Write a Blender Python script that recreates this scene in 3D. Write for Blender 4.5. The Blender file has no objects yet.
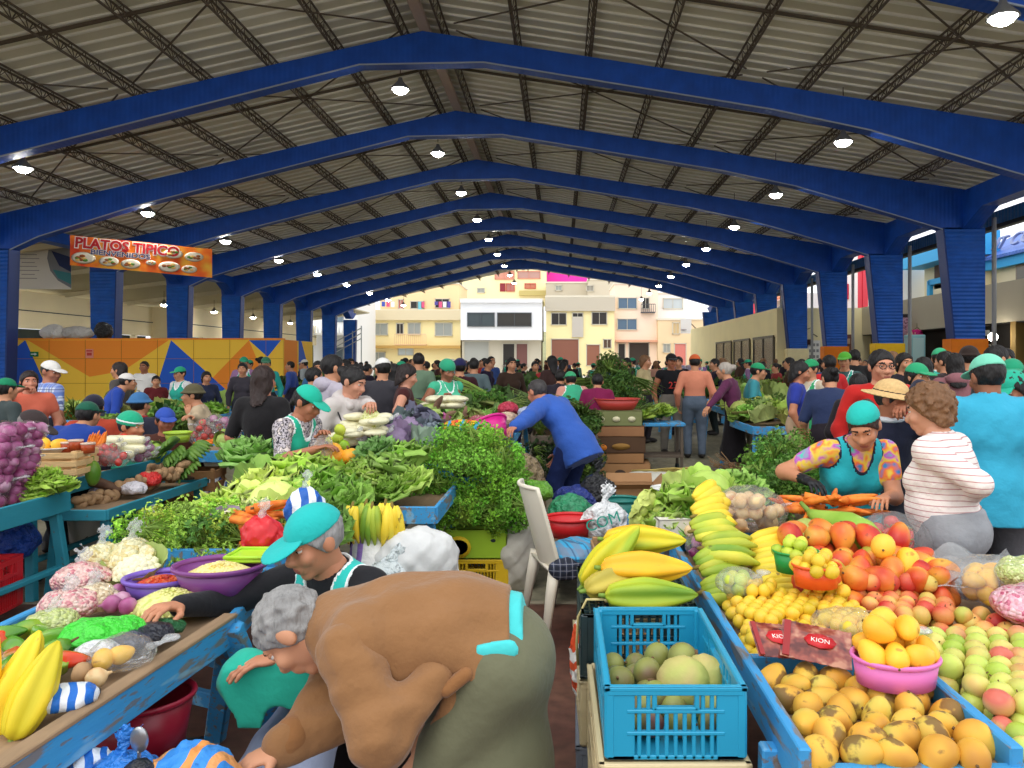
import bpy, math, random
import numpy as np
from mathutils import Vector, Matrix, noise
R = math.radians
PI = math.pi
random.seed(7); rng = np.random.default_rng(7)
SC = bpy.context.scene
COL = SC.collection
F_, VX, VY, CH = 770., 561., 362., 1.55
def P(px, py, Y): return Vector(((px-VX)/F_*Y, Y, CH-(py-VY)/F_*Y))      # a photo point at depth Y
def G(px, py, h=0.0):                                                     # a photo point at height h
    Y = (CH-h)*F_/(py-VY); return Vector(((px-VX)/F_*Y, Y, h))
def lin(c): return c/12.92 if c <= .04045 else ((c+.055)/1.055)**2.4
def C(r, g=None, b=None):
    if isinstance(r, str): r, g, b = (int(r[i:i+2], 16) for i in (0, 2, 4))
    return (lin(r/255), lin(g/255), lin(b/255), 1.0)
# ---------------------------------------------------------------- materials
MATS = {}
def _nodes(name):
    m = bpy.data.materials.new(name); m.use_nodes = True
    nt = m.node_tree; b = nt.nodes['Principled BSDF']
    return m, nt, b, nt.links.new
def mat(name, col=None, rough=.6, bump=None, var=None, metal=0, spec=.35, coat=0, isl=0, emit=None, alpha=1, trans=0, spots=None, ramp=None, stretch=None, sheen=0, coord='Object', objr=0):
    """col None: the object's own colour; var (scale, amount) value noise; ramp (scale, [colours]) noise between colours; spots (scale, threshold, colour, mix)."""
    if name in MATS: return MATS[name]
    m, nt, b, L = _nodes(name); N = nt.nodes.new
    tc = N('ShaderNodeTexCoord'); src = tc.outputs[coord]
    oi = N('ShaderNodeObjectInfo')
    if objr or ramp or spots:
        mp = N('ShaderNodeVectorMath'); mp.operation = 'ADD'; cx = N('ShaderNodeCombineXYZ')
        mu = N('ShaderNodeMath'); mu.operation = 'MULTIPLY'; mu.inputs[1].default_value = 31.7
        L(oi.outputs['Random'], mu.inputs[0])
        for i in range(3): L(mu.outputs[0], cx.inputs[i])
        L(src, mp.inputs[0]); L(cx.outputs[0], mp.inputs[1]); src = mp.outputs[0]
    if stretch:
        ms = N('ShaderNodeMapping'); ms.inputs['Scale'].default_value = stretch; L(src, ms.inputs['Vector']); src = ms.outputs[0]
    def nz(scale, det=3):
        n = N('ShaderNodeTexNoise'); n.inputs['Scale'].default_value = scale; n.inputs['Detail'].default_value = det; L(src, n.inputs['Vector']); return n.outputs['Fac']
    if col is None: cs = oi.outputs['Color']
    else:
        rg = N('ShaderNodeRGB'); rg.outputs[0].default_value = col; cs = rg.outputs[0]
    if ramp:
        cr = N('ShaderNodeValToRGB'); e = cr.color_ramp.elements; cols = ramp[1]; lo, hi = (ramp[2] if len(ramp) > 2 else (.33, .67))
        while len(e) < len(cols): e.new(.5)
        for i, c in enumerate(cols): e[i].position = lo+(hi-lo)*i/max(1, len(cols)-1); e[i].color = c
        L(nz(ramp[0], 2), cr.inputs[0]); cs = cr.outputs[0]
    def mix(fac, a, bb, mode='MIX'):
        x = N('ShaderNodeMix'); x.data_type = 'RGBA'; x.blend_type = mode
        if isinstance(fac, float): x.inputs[0].default_value = fac
        else: L(fac, x.inputs[0])
        for v, s in ((a, 6), (bb, 7)):
            if isinstance(v, tuple): x.inputs[s].default_value = v
            else: L(v, x.inputs[s])
        return x.outputs[2]
    for sp in (spots or []):
        n = nz(sp[0], 4); cr = N('ShaderNodeValToRGB'); e = cr.color_ramp.elements
        e[0].position = sp[1]; e[1].position = min(1, sp[1]+.05); L(n, cr.inputs[0])
        mm = N('ShaderNodeMath'); mm.operation = 'MULTIPLY'; mm.inputs[1].default_value = sp[3]; L(cr.outputs[0], mm.inputs[0])
        cs = mix(mm.outputs[0], cs, sp[2])
    def hsv(val, amt, c):
        mr = N('ShaderNodeMapRange'); mr.inputs['To Min'].default_value = 1-amt; mr.inputs['To Max'].default_value = 1+amt; L(val, mr.inputs['Value'])
        h = N('ShaderNodeHueSaturation'); L(mr.outputs[0], h.inputs['Value']); L(c, h.inputs['Color']); return h.outputs[0]
    if var: cs = hsv(nz(var[0]), var[1]*1.8, cs)
    if objr: cs = hsv(oi.outputs['Random'], objr, cs)
    if isl:
        g = N('ShaderNodeNewGeometry'); cs = hsv(g.outputs['Random Per Island'], isl, cs)
    L(cs, b.inputs['Base Color'])
    b.inputs['Roughness'].default_value = rough; b.inputs['Metallic'].default_value = metal
    b.inputs['Specular IOR Level'].default_value = spec; b.inputs['Coat Weight'].default_value = coat
    b.inputs['Alpha'].default_value = alpha; b.inputs['Transmission Weight'].default_value = trans
    if sheen: b.inputs['Sheen Weight'].default_value = sheen
    if bump:
        bp = N('ShaderNodeBump'); bp.inputs['Strength'].default_value = bump[1]; bp.inputs['Distance'].default_value = bump[2] if len(bump) > 2 else .01
        L(nz(bump[0], 4), bp.inputs['Height']); L(bp.outputs[0], b.inputs['Normal'])
    if emit:
        b.inputs['Emission Color'].default_value = emit[0]; b.inputs['Emission Strength'].default_value = emit[1]
    MATS[name] = m; return m
def banded(name, cols, axis=2, scale=10., rough=.7, bump=0, wave=None, seed=0.0):
    """stripes of equal width along one object axis; cols are the colours in turn"""
    if name in MATS: return MATS[name]
    m, nt, b, L = _nodes(name); N = nt.nodes.new
    tc = N('ShaderNodeTexCoord'); sp = N('ShaderNodeSeparateXYZ'); L(tc.outputs['Object'], sp.inputs[0])
    mu = N('ShaderNodeMath'); mu.operation = 'MULTIPLY_ADD'; mu.inputs[1].default_value = scale; mu.inputs[2].default_value = seed; L(sp.outputs[axis], mu.inputs[0])
    v = mu.outputs[0]
    if wave:
        n = N('ShaderNodeTexNoise'); n.inputs['Scale'].default_value = wave[0]; L(tc.outputs['Object'], n.inputs['Vector'])
        ad = N('ShaderNodeMath'); ad.operation = 'MULTIPLY_ADD'; ad.inputs[1].default_value = wave[1]; L(n.outputs['Fac'], ad.inputs[0]); L(v, ad.inputs[2]); v = ad.outputs[0]
    fr = N('ShaderNodeMath'); fr.operation = 'FRACT'; L(v, fr.inputs[0])
    cr = N('ShaderNodeValToRGB'); cr.color_ramp.interpolation = 'CONSTANT'; e = cr.color_ramp.elements
    while len(e) < len(cols): e.new(.5)
    for i, c in enumerate(cols):
        p, cc = (c if isinstance(c[0], float) and len(c) == 2 else (i/len(cols), c)); e[i].position = p; e[i].color = cc
    L(fr.outputs[0], cr.inputs[0]); L(cr.outputs[0], b.inputs['Base Color']); b.inputs['Roughness'].default_value = rough; b.inputs['Specular IOR Level'].default_value = .25
    nb_ = N('ShaderNodeTexNoise'); nb_.inputs['Scale'].default_value = 14; nb_.inputs['Detail'].default_value = 4; L(tc.outputs['Object'], nb_.inputs['Vector']); bp = N('ShaderNodeBump'); bp.inputs['Strength'].default_value = .6; bp.inputs['Distance'].default_value = .03; L(nb_.outputs['Fac'], bp.inputs['Height']); L(bp.outputs[0], b.inputs['Normal'])
    MATS[name] = m; return m
def plaid(name, base, line, line2, s=9.):
    m, nt, b, L = _nodes(name); N = nt.nodes.new
    tc = N('ShaderNodeTexCoord'); sp = N('ShaderNodeSeparateXYZ'); L(tc.outputs['Object'], sp.inputs[0]); c = None
    prev = None
    for ax, w, colr in ((0, .45, line), (2, .45, line), (0, .12, line2), (2, .12, line2)):
        mu = N('ShaderNodeMath'); mu.operation = 'MULTIPLY_ADD'; mu.inputs[1].default_value = s; mu.inputs[2].default_value = .3 if w < .2 else 0; L(sp.outputs[ax], mu.inputs[0])
        fr = N('ShaderNodeMath'); fr.operation = 'FRACT'; L(mu.outputs[0], fr.inputs[0])
        lt = N('ShaderNodeMath'); lt.operation = 'LESS_THAN'; lt.inputs[1].default_value = w; L(fr.outputs[0], lt.inputs[0])
        ml = N('ShaderNodeMath'); ml.operation = 'MULTIPLY'; ml.inputs[1].default_value = .6; L(lt.outputs[0], ml.inputs[0])
        x = N('ShaderNodeMix'); x.data_type = 'RGBA'; L(ml.outputs[0], x.inputs[0]); x.inputs[7].default_value = colr
        if prev is None: x.inputs[6].default_value = base
        else: L(prev, x.inputs[6])
        prev = x.outputs[2]
    L(prev, b.inputs['Base Color']); b.inputs['Roughness'].default_value = .8; MATS[name] = m; return m
def film(name, tint=(1, 1, 1, 1), clear=.75, rough=.12, bump=25):
    """thin clear plastic: mostly see-through, with a crinkled gloss"""
    if name in MATS: return MATS[name]
    m, nt, b, L = _nodes(name); N = nt.nodes.new
    tr = N('ShaderNodeBsdfTransparent'); gl = N('ShaderNodeBsdfGlossy'); df = N('ShaderNodeBsdfDiffuse'); mx = N('ShaderNodeMixShader'); m2 = N('ShaderNodeMixShader'); tc = N('ShaderNodeTexCoord')
    n = N('ShaderNodeTexNoise'); n.inputs['Scale'].default_value = bump; n.inputs['Detail'].default_value = 3; L(tc.outputs['Object'], n.inputs['Vector'])
    bp = N('ShaderNodeBump'); bp.inputs['Strength'].default_value = .8; bp.inputs['Distance'].default_value = .03; L(n.outputs['Fac'], bp.inputs['Height'])
    fr = N('ShaderNodeFresnel'); fr.inputs['IOR'].default_value = 1.45; L(bp.outputs[0], fr.inputs['Normal']); L(bp.outputs[0], gl.inputs['Normal']); gl.inputs['Roughness'].default_value = rough
    mu = N('ShaderNodeMath'); mu.operation = 'MULTIPLY'; mu.inputs[1].default_value = .45; mu.use_clamp = True; L(fr.outputs[0], mu.inputs[0])
    df.inputs['Color'].default_value = (.85*tint[0], .87*tint[1], .87*tint[2], 1); m2.inputs[0].default_value = (1-clear)*.5; L(tr.outputs[0], m2.inputs[1]); L(df.outputs[0], m2.inputs[2])
    L(mu.outputs[0], mx.inputs[0]); L(m2.outputs[0], mx.inputs[1]); L(gl.outputs[0], mx.inputs[2])
    L(mx.outputs[0], nt.nodes['Material Output'].inputs['Surface']); MATS[name] = m; return m
# ---------------------------------------------------------------- mesh building
class MB:
    def __init__(s): s.v = []; s.f = []; s.m = []; s.mi = 0; s.sm = []; s.smooth = False
    def add(s, vs, fs, mi=None, smooth=None):
        n = len(s.v); s.v.extend(tuple(v) for v in vs); mi = s.mi if mi is None else mi; sm = s.smooth if smooth is None else smooth
        for f in fs: s.f.append(tuple(i+n for i in f)); s.m.append(mi); s.sm.append(sm)
        return s
    def box(s, c, d, M=None, mi=None):
        x, y, z = (t/2 for t in d); c = Vector(c)
        vs = [Vector((sx*x, sy*y, sz*z)) for sx in (-1, 1) for sy in (-1, 1) for sz in (-1, 1)]
        vs = [c+(M @ v if M else v) for v in vs]
        return s.add(vs, [(0, 1, 3, 2), (4, 6, 7, 5), (0, 4, 5, 1), (2, 3, 7, 6), (0, 2, 6, 4), (1, 5, 7, 3)], mi, False)
    def rbox(s, c, d, r=.004, M=None, mi=None):
        """box with cut edges"""
        x, y, z = (t/2 for t in d); r = min(r, x*.9, y*.9, z*.9); c = Vector(c); vs = []; ix = {}
        for sx in (-1, 1):
            for sy in (-1, 1):
                for sz in (-1, 1):
                    for k in range(3):
                        v = [sx*(x-(r if k != 0 else 0)), sy*(y-(r if k != 1 else 0)), sz*(z-(r if k != 2 else 0))]
                        ix[(sx, sy, sz, k)] = len(vs); vs.append(c+(M @ Vector(v) if M else Vector(v)))
        fs = []
        def q(*a): fs.append(tuple(ix[t] for t in a))
        for t in (-1, 1):
            f = [(t, -1, -1, 0), (t, 1, -1, 0), (t, 1, 1, 0), (t, -1, 1, 0)]; q(*(f if t > 0 else f[::-1]))
            f = [(-1, t, -1, 1), (-1, t, 1, 1), (1, t, 1, 1), (1, t, -1, 1)]; q(*(f if t > 0 else f[::-1]))
            f = [(-1, -1, t, 2), (1, -1, t, 2), (1, 1, t, 2), (-1, 1, t, 2)]; q(*(f if t > 0 else f[::-1]))
        for a in (-1, 1):
            for b in (-1, 1):
                f = [(a, b, -1, 0), (a, b, -1, 1), (a, b, 1, 1), (a, b, 1, 0)]; q(*(f if a*b > 0 else f[::-1]))
                f = [(-1, a, b, 1), (-1, a, b, 2), (1, a, b, 2), (1, a, b, 1)]; q(*(f if a*b > 0 else f[::-1]))
                f = [(a, -1, b, 2), (a, -1, b, 0), (a, 1, b, 0), (a, 1, b, 2)]; q(*(f if a*b > 0 else f[::-1]))
                for e in (-1, 1):
                    f = [(a, b, e, 0), (a, b, e, 1), (a, b, e, 2)]; q(*(f if a*b*e > 0 else f[::-1]))
        return s.add(vs, fs, mi, False)
    def bar(s, a, b, w, h, up=(0, 0, 1), mi=None, r=None):
        a, b = Vector(a), Vector(b); d = b-a; L = d.length; y = d.normalized(); u = Vector(up)
        x = y.cross(u)
        if x.length < 1e-4: x = y.cross(Vector((1, 0, 0)))
        x.normalize(); z = x.cross(y); M = Matrix((x, y, z)).transposed()
        return s.rbox((a+b)/2, (w, L, h), r, M, mi) if r else s.box((a+b)/2, (w, L, h), M, mi)
    def tube(s, pts, r, n=8, mi=None, cap=True, closed=False, ry=None):
        pts = [Vector(p) for p in pts]; rs = r if isinstance(r, (list, tuple)) else [r]*len(pts); vs = []; fs = []; K = len(pts); nrm = None
        for i, p in enumerate(pts):
            d = (pts[(i+1) % K]-pts[i-1]) if closed else (pts[min(i+1, K-1)]-pts[max(i-1, 0)])
            d.normalize()
            if nrm is None: nrm = d.orthogonal().normalized()
            nrm = nrm-d*nrm.dot(d)
            nrm = nrm.normalized() if nrm.length > 1e-5 else d.orthogonal().normalized()
            bn = d.cross(nrm)
            for j in range(n):
                a = 2*PI*j/n; vs.append(p+(nrm*math.cos(a)+bn*math.sin(a)*(ry or 1))*rs[i])
        for i in range(K if closed else K-1):
            for j in range(n):
                k = (i+1) % K; fs.append((i*n+j, i*n+(j+1) % n, k*n+(j+1) % n, k*n+j))
        if cap and not closed: fs.append(tuple(range(n))[::-1]); fs.append(tuple((K-1)*n+j for j in range(n)))
        return s.add(vs, fs, mi, True)
    def lathe(s, prof, n=24, c=(0, 0, 0), sx=1, sy=1, mi=None, M=None, smooth=True, closed=False):
        vs = []; fs = []; K = len(prof); c = Vector(c)
        for r, z in prof:
            for j in range(n):
                a = 2*PI*j/n; v = Vector((r*math.cos(a)*sx, r*math.sin(a)*sy, z)); vs.append(c+(M @ v if M else v))
        for i in range(K-1):
            for j in range(n): fs.append((i*n+j, i*n+(j+1) % n, (i+1)*n+(j+1) % n, (i+1)*n+j))
        if prof[0][0] > 1e-5 and not closed: fs.append(tuple(range(n))[::-1])
        if prof[-1][0] > 1e-5 and not closed: fs.append(tuple((K-1)*n+j for j in range(n)))
        return s.add(vs, fs, mi, smooth)
    def prism(s, poly, d, M=None, c=(0, 0, 0), mi=None):
        """polygon in xz, extruded d along y (centred)"""
        n = len(poly); c = Vector(c); vs = [Vector((x, -d/2, z)) for x, z in poly]+[Vector((x, d/2, z)) for x, z in poly]
        vs = [c+(M @ v if M else v) for v in vs]
        fs = [tuple(range(n)), tuple(range(2*n-1, n-1, -1))]+[(i, n+i, n+(i+1) % n, (i+1) % n) for i in range(n)]
        return s.add(vs, fs, mi, False)
    def grid(s, fn, nu, nv, mi=None, smooth=True):
        vs = [fn(i/nu, j/nv) for j in range(nv+1) for i in range(nu+1)]; w = nu+1
        return s.add(vs, [(j*w+i, j*w+i+1, (j+1)*w+i+1, (j+1)*w+i) for j in range(nv) for i in range(nu)], mi, smooth)
    def sph(s, c, r, n=12, m=8, M=None, mi=None, fn=None):
        c = Vector(c); r = (r, r, r) if isinstance(r, (int, float)) else r; vs = []; fs = []
        for i in range(m+1):
            t = PI*i/m
            for j in range(n):
                a = 2*PI*j/n; v = Vector((math.sin(t)*math.cos(a)*r[0], math.sin(t)*math.sin(a)*r[1], -math.cos(t)*r[2]))
                if fn: v = fn(v)
                vs.append(c+(M @ v if M else v))
        for i in range(m):
            for j in range(n): fs.append((i*n+j, i*n+(j+1) % n, (i+1)*n+(j+1) % n, (i+1)*n+j))
        return s.add(vs, fs, mi, True)
    def np(s, v, f, mi=0):
        n = len(s.v); s.v.extend(map(tuple, v.tolist())); s.f.extend(map(tuple, (f+n).tolist()))
        s.m.extend(mi.tolist() if hasattr(mi, 'tolist') else [mi]*len(f)); s.sm.extend([True]*len(f)); return s
    def mesh(s, name, mats):
        me = bpy.data.meshes.new(name); me.from_pydata(s.v, [], s.f)
        for m in (mats if isinstance(mats, (list, tuple)) else [mats]): me.materials.append(m)
        if len(me.polygons):
            me.polygons.foreach_set('material_index', np.array(s.m, np.int32)); me.polygons.foreach_set('use_smooth', np.array(s.sm, bool))
        me.validate(); me.update(); return me
def link(name, me, parent=None, loc=None, rot=None, color=None, scale=None):
    o = bpy.data.objects.new(name, me); COL.objects.link(o)
    if parent: o.parent = parent
    if loc is not None: o.location = loc
    if rot is not None: o.rotation_euler = rot if isinstance(rot, (tuple, list)) else (0, 0, rot)
    if color: o.color = color
    if scale is not None: o.scale = scale if isinstance(scale, (tuple, list)) else (scale,)*3
    return o
def obj(name, mb, mats, parent=None, color=None, loc=None, rot=None): return link(name, mb.mesh(name, mats), parent, loc, rot, color)
def tag(o, label=None, cat=None, group=None, kind=None):
    for k, v in (('label', label), ('category', cat), ('group', group), ('kind', kind)):
        if v: o[k] = v
    return o
def thing(name, label, cat, loc=(0, 0, 0), rot=0, group=None): return tag(link(name, None, None, loc, rot), label, cat, group)
def struct(name, mb, mats, color=None): return tag(obj(name, mb, mats, None, color), kind='structure')
def dup(o, loc=None, rot=None, label=None, group=None, parent=None, color=None, scale=None):
    c = o.copy(); COL.objects.link(c)
    if parent: c.parent = parent
    if loc is not None: c.location = loc
    if rot is not None: c.rotation_euler = rot if isinstance(rot, (tuple, list)) else (0, 0, rot)
    if label: c['label'] = label
    if group: c['group'] = group
    if color: c.color = color
    if scale is not None: c.scale = scale if isinstance(scale, (tuple, list)) else (scale,)*3
    for ch in list(o.children):
        d = dup(ch, parent=c); d.matrix_parent_inverse = ch.matrix_parent_inverse
    return c
def text(s, size, m, parent, loc, rot, ext=.004, name='lettering', sx=1.0, align='CENTER', offset=0.0, shear=0.0):
    cu = bpy.data.curves.new(name, 'FONT'); cu.body = s; cu.size = size; cu.extrude = ext; cu.align_x = align; cu.align_y = 'CENTER'; cu.offset = offset; cu.shear = shear; cu.resolution_u = 3
    tmp = bpy.data.objects.new('lettering_curve', cu); COL.objects.link(tmp); dg = bpy.context.evaluated_depsgraph_get(); dg.update()
    me = bpy.data.meshes.new_from_object(tmp.evaluated_get(dg)); bpy.data.objects.remove(tmp); me.materials.clear(); me.materials.append(m)
    o = link(name, me, parent, loc, rot); o.scale = (sx, 1, 1); return o
# ---------------------------------------------------------------- signed distance surfaces
class Prim:
    def __init__(s, kind, a, b=None, ra=.1, rb=None, flat=None, M=None, k=None):
        s.kind, s.a, s.k = kind, np.array(a, float), k
        if kind == 'cap':
            s.b = np.array(b, float); s.ra = ra; s.rb = ra if rb is None else rb; s.flat = flat; m = max(s.ra, s.rb)*(max(1, flat[1]) if flat else 1)
            s.lo = np.minimum(s.a, s.b)-m; s.hi = np.maximum(s.a, s.b)+m
        else:
            s.r = np.array(ra, float); s.M = np.array(M, float) if M is not None else np.eye(3)
            e = np.sqrt(((s.M*s.r)**2).sum(1)); s.lo = s.a-e; s.hi = s.a+e
    def d(s, X, Y, Z):
        x, y, z = X-s.a[0], Y-s.a[1], Z-s.a[2]
        if s.kind == 'cap':
            ab = s.b-s.a; l2 = max(float(ab @ ab), 1e-9); h = np.clip((x*ab[0]+y*ab[1]+z*ab[2])/l2, 0, 1)
            x = x-h*ab[0]; y = y-h*ab[1]; z = z-h*ab[2]; g = 1.0
            if s.flat:
                n, f = s.flat; q = (x*n[0]+y*n[1]+z*n[2])*(1/f-1); x = x+q*n[0]; y = y+q*n[1]; z = z+q*n[2]; g = min(1, f)
            return (np.sqrt(x*x+y*y+z*z)-(s.ra+h*(s.rb-s.ra)))*g
        M = s.M; u = M[0, 0]*x+M[1, 0]*y+M[2, 0]*z; v = M[0, 1]*x+M[1, 1]*y+M[2, 1]*z; w = M[0, 2]*x+M[1, 2]*y+M[2, 2]*z
        r = s.r; k0 = np.sqrt((u/r[0])**2+(v/r[1])**2+(w/r[2])**2); k1 = np.sqrt((u/r[0]**2)**2+(v/r[1]**2)**2+(w/r[2]**2)**2)+1e-9
        return k0*(k0-1)/k1
def cap(a, b, ra, rb=None, flat=None, k=None): return Prim('cap', a, b, ra, rb, flat, k=k)
def ell(c, r, M=None, k=None): return Prim('ell', c, None, r, M=M, k=k)
def sdf(prims, vox, k=.03, cuts=(), lump=None):
    """one continuous surface round all prims; cuts: functions (x,y,z) -> positive where removed. Returns verts, quads, value of the cuts at each quad."""
    pad = k+3*vox; lo = np.min([p.lo for p in prims], 0)-pad; hi = np.max([p.hi for p in prims], 0)+pad
    n = np.ceil((hi-lo)/vox).astype(int)+1; f = np.full(n, 9.0, np.float32)
    ax = [lo[i]+vox*np.arange(n[i]) for i in range(3)]
    for p in prims:
        kk = p.k if p.k is not None else k
        i0 = np.maximum(0, ((p.lo-pad-lo)/vox).astype(int)); i1 = np.minimum(n, ((p.hi+pad-lo)/vox).astype(int)+2)
        sl = tuple(slice(a, b) for a, b in zip(i0, i1))
        d = p.d(ax[0][sl[0]][:, None, None], ax[1][sl[1]][None, :, None], ax[2][sl[2]][None, None, :])
        g = f[sl]; h = np.maximum(kk-np.abs(g-d), 0)/kk; f[sl] = np.minimum(g, d)-h*h*kk*.25
    G3 = (ax[0][:, None, None], ax[1][None, :, None], ax[2][None, None, :])
    if lump: f = f+lump(*G3)
    for c in cuts: f = np.maximum(f, c(*G3)).astype(np.float32)
    v, q = nets(f, lo, vox)
    if len(cuts) and len(q):
        fc = v[q].mean(1); cv = np.max([np.broadcast_to(c(fc[:, 0], fc[:, 1], fc[:, 2]), (len(fc),)) for c in cuts], 0)
    else: cv = np.full(len(q), -9.)
    return v, q, cv
_CO = np.array([(i, j, k) for i in (0, 1) for j in (0, 1) for k in (0, 1)])
_ED = [(a, b) for a in range(8) for b in range(a+1, 8) if np.abs(_CO[a]-_CO[b]).sum() == 1]
def nets(f, lo, vox):
    s = f < 0; nx, ny, nz = f.shape; cnt = np.zeros((nx-1, ny-1, nz-1), np.int8)
    for i, j, k in _CO: cnt += s[i:nx-1+i, j:ny-1+j, k:nz-1+k]
    act = (cnt > 0) & (cnt < 8); ii = np.argwhere(act); idx = np.full(act.shape, -1, np.int64); idx[act] = np.arange(len(ii))
    if not len(ii): return np.zeros((0, 3)), np.zeros((0, 4), int)
    F8 = np.stack([f[ii[:, 0]+i, ii[:, 1]+j, ii[:, 2]+k] for i, j, k in _CO], 1); acc = np.zeros((len(ii), 3)); m_ = np.zeros(len(ii))
    for a, b in _ED:
        va, vb = F8[:, a], F8[:, b]; m = (va < 0) != (vb < 0); t = np.where(m, va/np.where(m, va-vb, 1), 0)
        acc += np.where(m[:, None], _CO[a]+t[:, None]*(_CO[b]-_CO[a]), 0); m_ += m
    v = lo+vox*(ii+acc/np.maximum(m_, 1)[:, None]); Q = []
    for axis in range(3):
        a, b = [x for x in range(3) if x != axis]
        s0 = np.moveaxis(s, axis, 0); ch = np.argwhere((s0[:-1] != s0[1:])); sg = s0[:-1][tuple(ch.T)] if len(ch) else None
        if not len(ch): continue
        pos = np.zeros((len(ch), 3), int); pos[:, axis] = ch[:, 0]; pos[:, a] = ch[:, 1]; pos[:, b] = ch[:, 2]
        ok = (pos[:, a] > 0) & (pos[:, b] > 0) & (pos[:, a] < f.shape[a]-1) & (pos[:, b] < f.shape[b]-1); pos = pos[ok]; sg = sg[ok]
        def cell(da, db):
            q = pos.copy(); q[:, a] += da; q[:, b] += db; return idx[tuple(q.T)]
        q = np.stack([cell(-1, -1), cell(0, -1), cell(0, 0), cell(-1, 0)], 1)
        fl = sg if axis != 1 else ~sg
        q[~fl] = q[~fl][:, ::-1]; Q.append(q)
    q = np.concatenate(Q); q = q[(q >= 0).all(1)]; return v, q
def blob(name, prims, vox, m, parent=None, color=None, k=.03, cuts=(), lump=None, trim=None, loc=None, rot=None):
    v, q, cv = sdf(prims, vox, k, cuts, lump)
    mb = MB(); mb.np(v, q, np.where(cv > -trim, 1, 0) if trim else 0)
    return obj(name, mb, m, parent, color, loc, rot)
def lumps(a, s, seed=0.0):
    return lambda x, y, z: a*(np.sin(x*s+seed)*np.sin(y*s*1.13+1.7*seed)*np.sin(z*s*.91+seed*.6)+.5*np.sin(x*s*2.3+y*s*.7+seed)*np.sin(z*s*2.1+x*s*.4))
# ================================================================ camera, sky
cam = bpy.data.cameras.new('camera'); co = bpy.data.objects.new('camera', cam); COL.objects.link(co); SC.camera = co
cam.sensor_width = 36; cam.lens = 36*F_/1024; cam.shift_x = (512-VX)/1024; cam.shift_y = (VY-384)/1024; cam.clip_end = 600
co.location = (0, 0, CH); co.rotation_euler = (PI/2, 0, 0)
SC.view_settings.view_transform = 'Standard'; SC.view_settings.look = 'None'; SC.view_settings.gamma = 1; SC.view_settings.use_curve_mapping = False
SC.view_settings.exposure = 0.5
SC.cycles.use_denoising = True; SC.cycles.max_bounces = 6; SC.cycles.diffuse_bounces = 4; SC.cycles.transparent_max_bounces = 12; SC.cycles.caustics_reflective = False; SC.cycles.caustics_refractive = False
SC.cycles.sample_clamp_indirect = 6
W = bpy.data.worlds.new('overcast_sky'); SC.world = W; W.use_nodes = True; wn = W.node_tree; bg = wn.nodes['Background']
tcw = wn.nodes.new('ShaderNodeTexCoord'); nzw = wn.nodes.new('ShaderNodeTexNoise'); nzw.inputs['Scale'].default_value = 2.2; nzw.inputs['Detail'].default_value = 6
crw = wn.nodes.new('ShaderNodeValToRGB'); crw.color_ramp.elements[0].position = .3; crw.color_ramp.elements[0].color = (.80, .88, 1, 1); crw.color_ramp.elements[1].position = .7; crw.color_ramp.elements[1].color = (1, .985, .95, 1)
wn.links.new(tcw.outputs['Generated'], nzw.inputs['Vector']); wn.links.new(nzw.outputs['Fac'], crw.inputs[0]); wn.links.new(crw.outputs[0], bg.inputs['Color']); bg.inputs['Strength'].default_value = 1.25
sun = bpy.data.lights.new('soft_sun', 'SUN'); sun.energy = .55; sun.angle = R(30); sun.color = (1, .96, .9); so = bpy.data.objects.new('soft_sun', sun); COL.objects.link(so); so.rotation_euler = (R(32), R(-14), 0)
# ================================================================ floor
def floor_mat():
    m, nt, b, L = _nodes('worn_concrete'); N = nt.nodes.new
    tc = N('ShaderNodeTexCoord'); sp = N('ShaderNodeSeparateXYZ'); L(tc.outputs['Object'], sp.inputs[0])
    gt = N('ShaderNodeMath'); gt.operation = 'GREATER_THAN'; gt.inputs[1].default_value = 4.95; L(sp.outputs[1], gt.inputs[0])
    n1 = N('ShaderNodeTexNoise'); n1.inputs['Scale'].default_value = 1.3; n1.inputs['Detail'].default_value = 8; L(tc.outputs['Object'], n1.inputs['Vector'])
    n2 = N('ShaderNodeTexNoise'); n2.inputs['Scale'].default_value = 14; n2.inputs['Detail'].default_value = 8; L(tc.outputs['Object'], n2.inputs['Vector'])
    def ramp(a, b_):
        c = N('ShaderNodeValToRGB'); c.color_ramp.elements[0].position = .35; c.color_ramp.elements[1].position = .65; c.color_ramp.elements[0].color = a; c.color_ramp.elements[1].color = b_; return c
    r1 = ramp(C(92, 56, 48), C(112, 76, 60)); r2 = ramp(C(124, 119, 98), C(152, 146, 122)); L(n1.outputs['Fac'], r1.inputs[0]); L(n1.outputs['Fac'], r2.inputs[0])
    mx = N('ShaderNodeMix'); mx.data_type = 'RGBA'; L(gt.outputs[0], mx.inputs[0]); L(r1.outputs[0], mx.inputs[6]); L(r2.outputs[0], mx.inputs[7])
    m2 = N('ShaderNodeMix'); m2.data_type = 'RGBA'; m2.blend_type = 'MULTIPLY'; m2.inputs[0].default_value = .7; L(mx.outputs[2], m2.inputs[6])
    r3 = ramp((.45, .45, .45, 1), (1, 1, 1, 1)); L(n2.outputs['Fac'], r3.inputs[0]); L(r3.outputs[0], m2.inputs[7]); L(m2.outputs[2], b.inputs['Base Color']); b.inputs['Roughness'].default_value = .55
    return m
fl = MB(); fl.add([(-32, -1.5, 0), (22, -1.5, 0), (22, 74, 0), (-32, 74, 0)], [(0, 1, 2, 3)]); struct('floor', fl, floor_mat())
fj = MB(); fj.box((0, 4.95, .002), (9, .05, .006)); struct('floor_joint_strip', fj, mat('pale_joint', C(150, 140, 120), .8))
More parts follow.
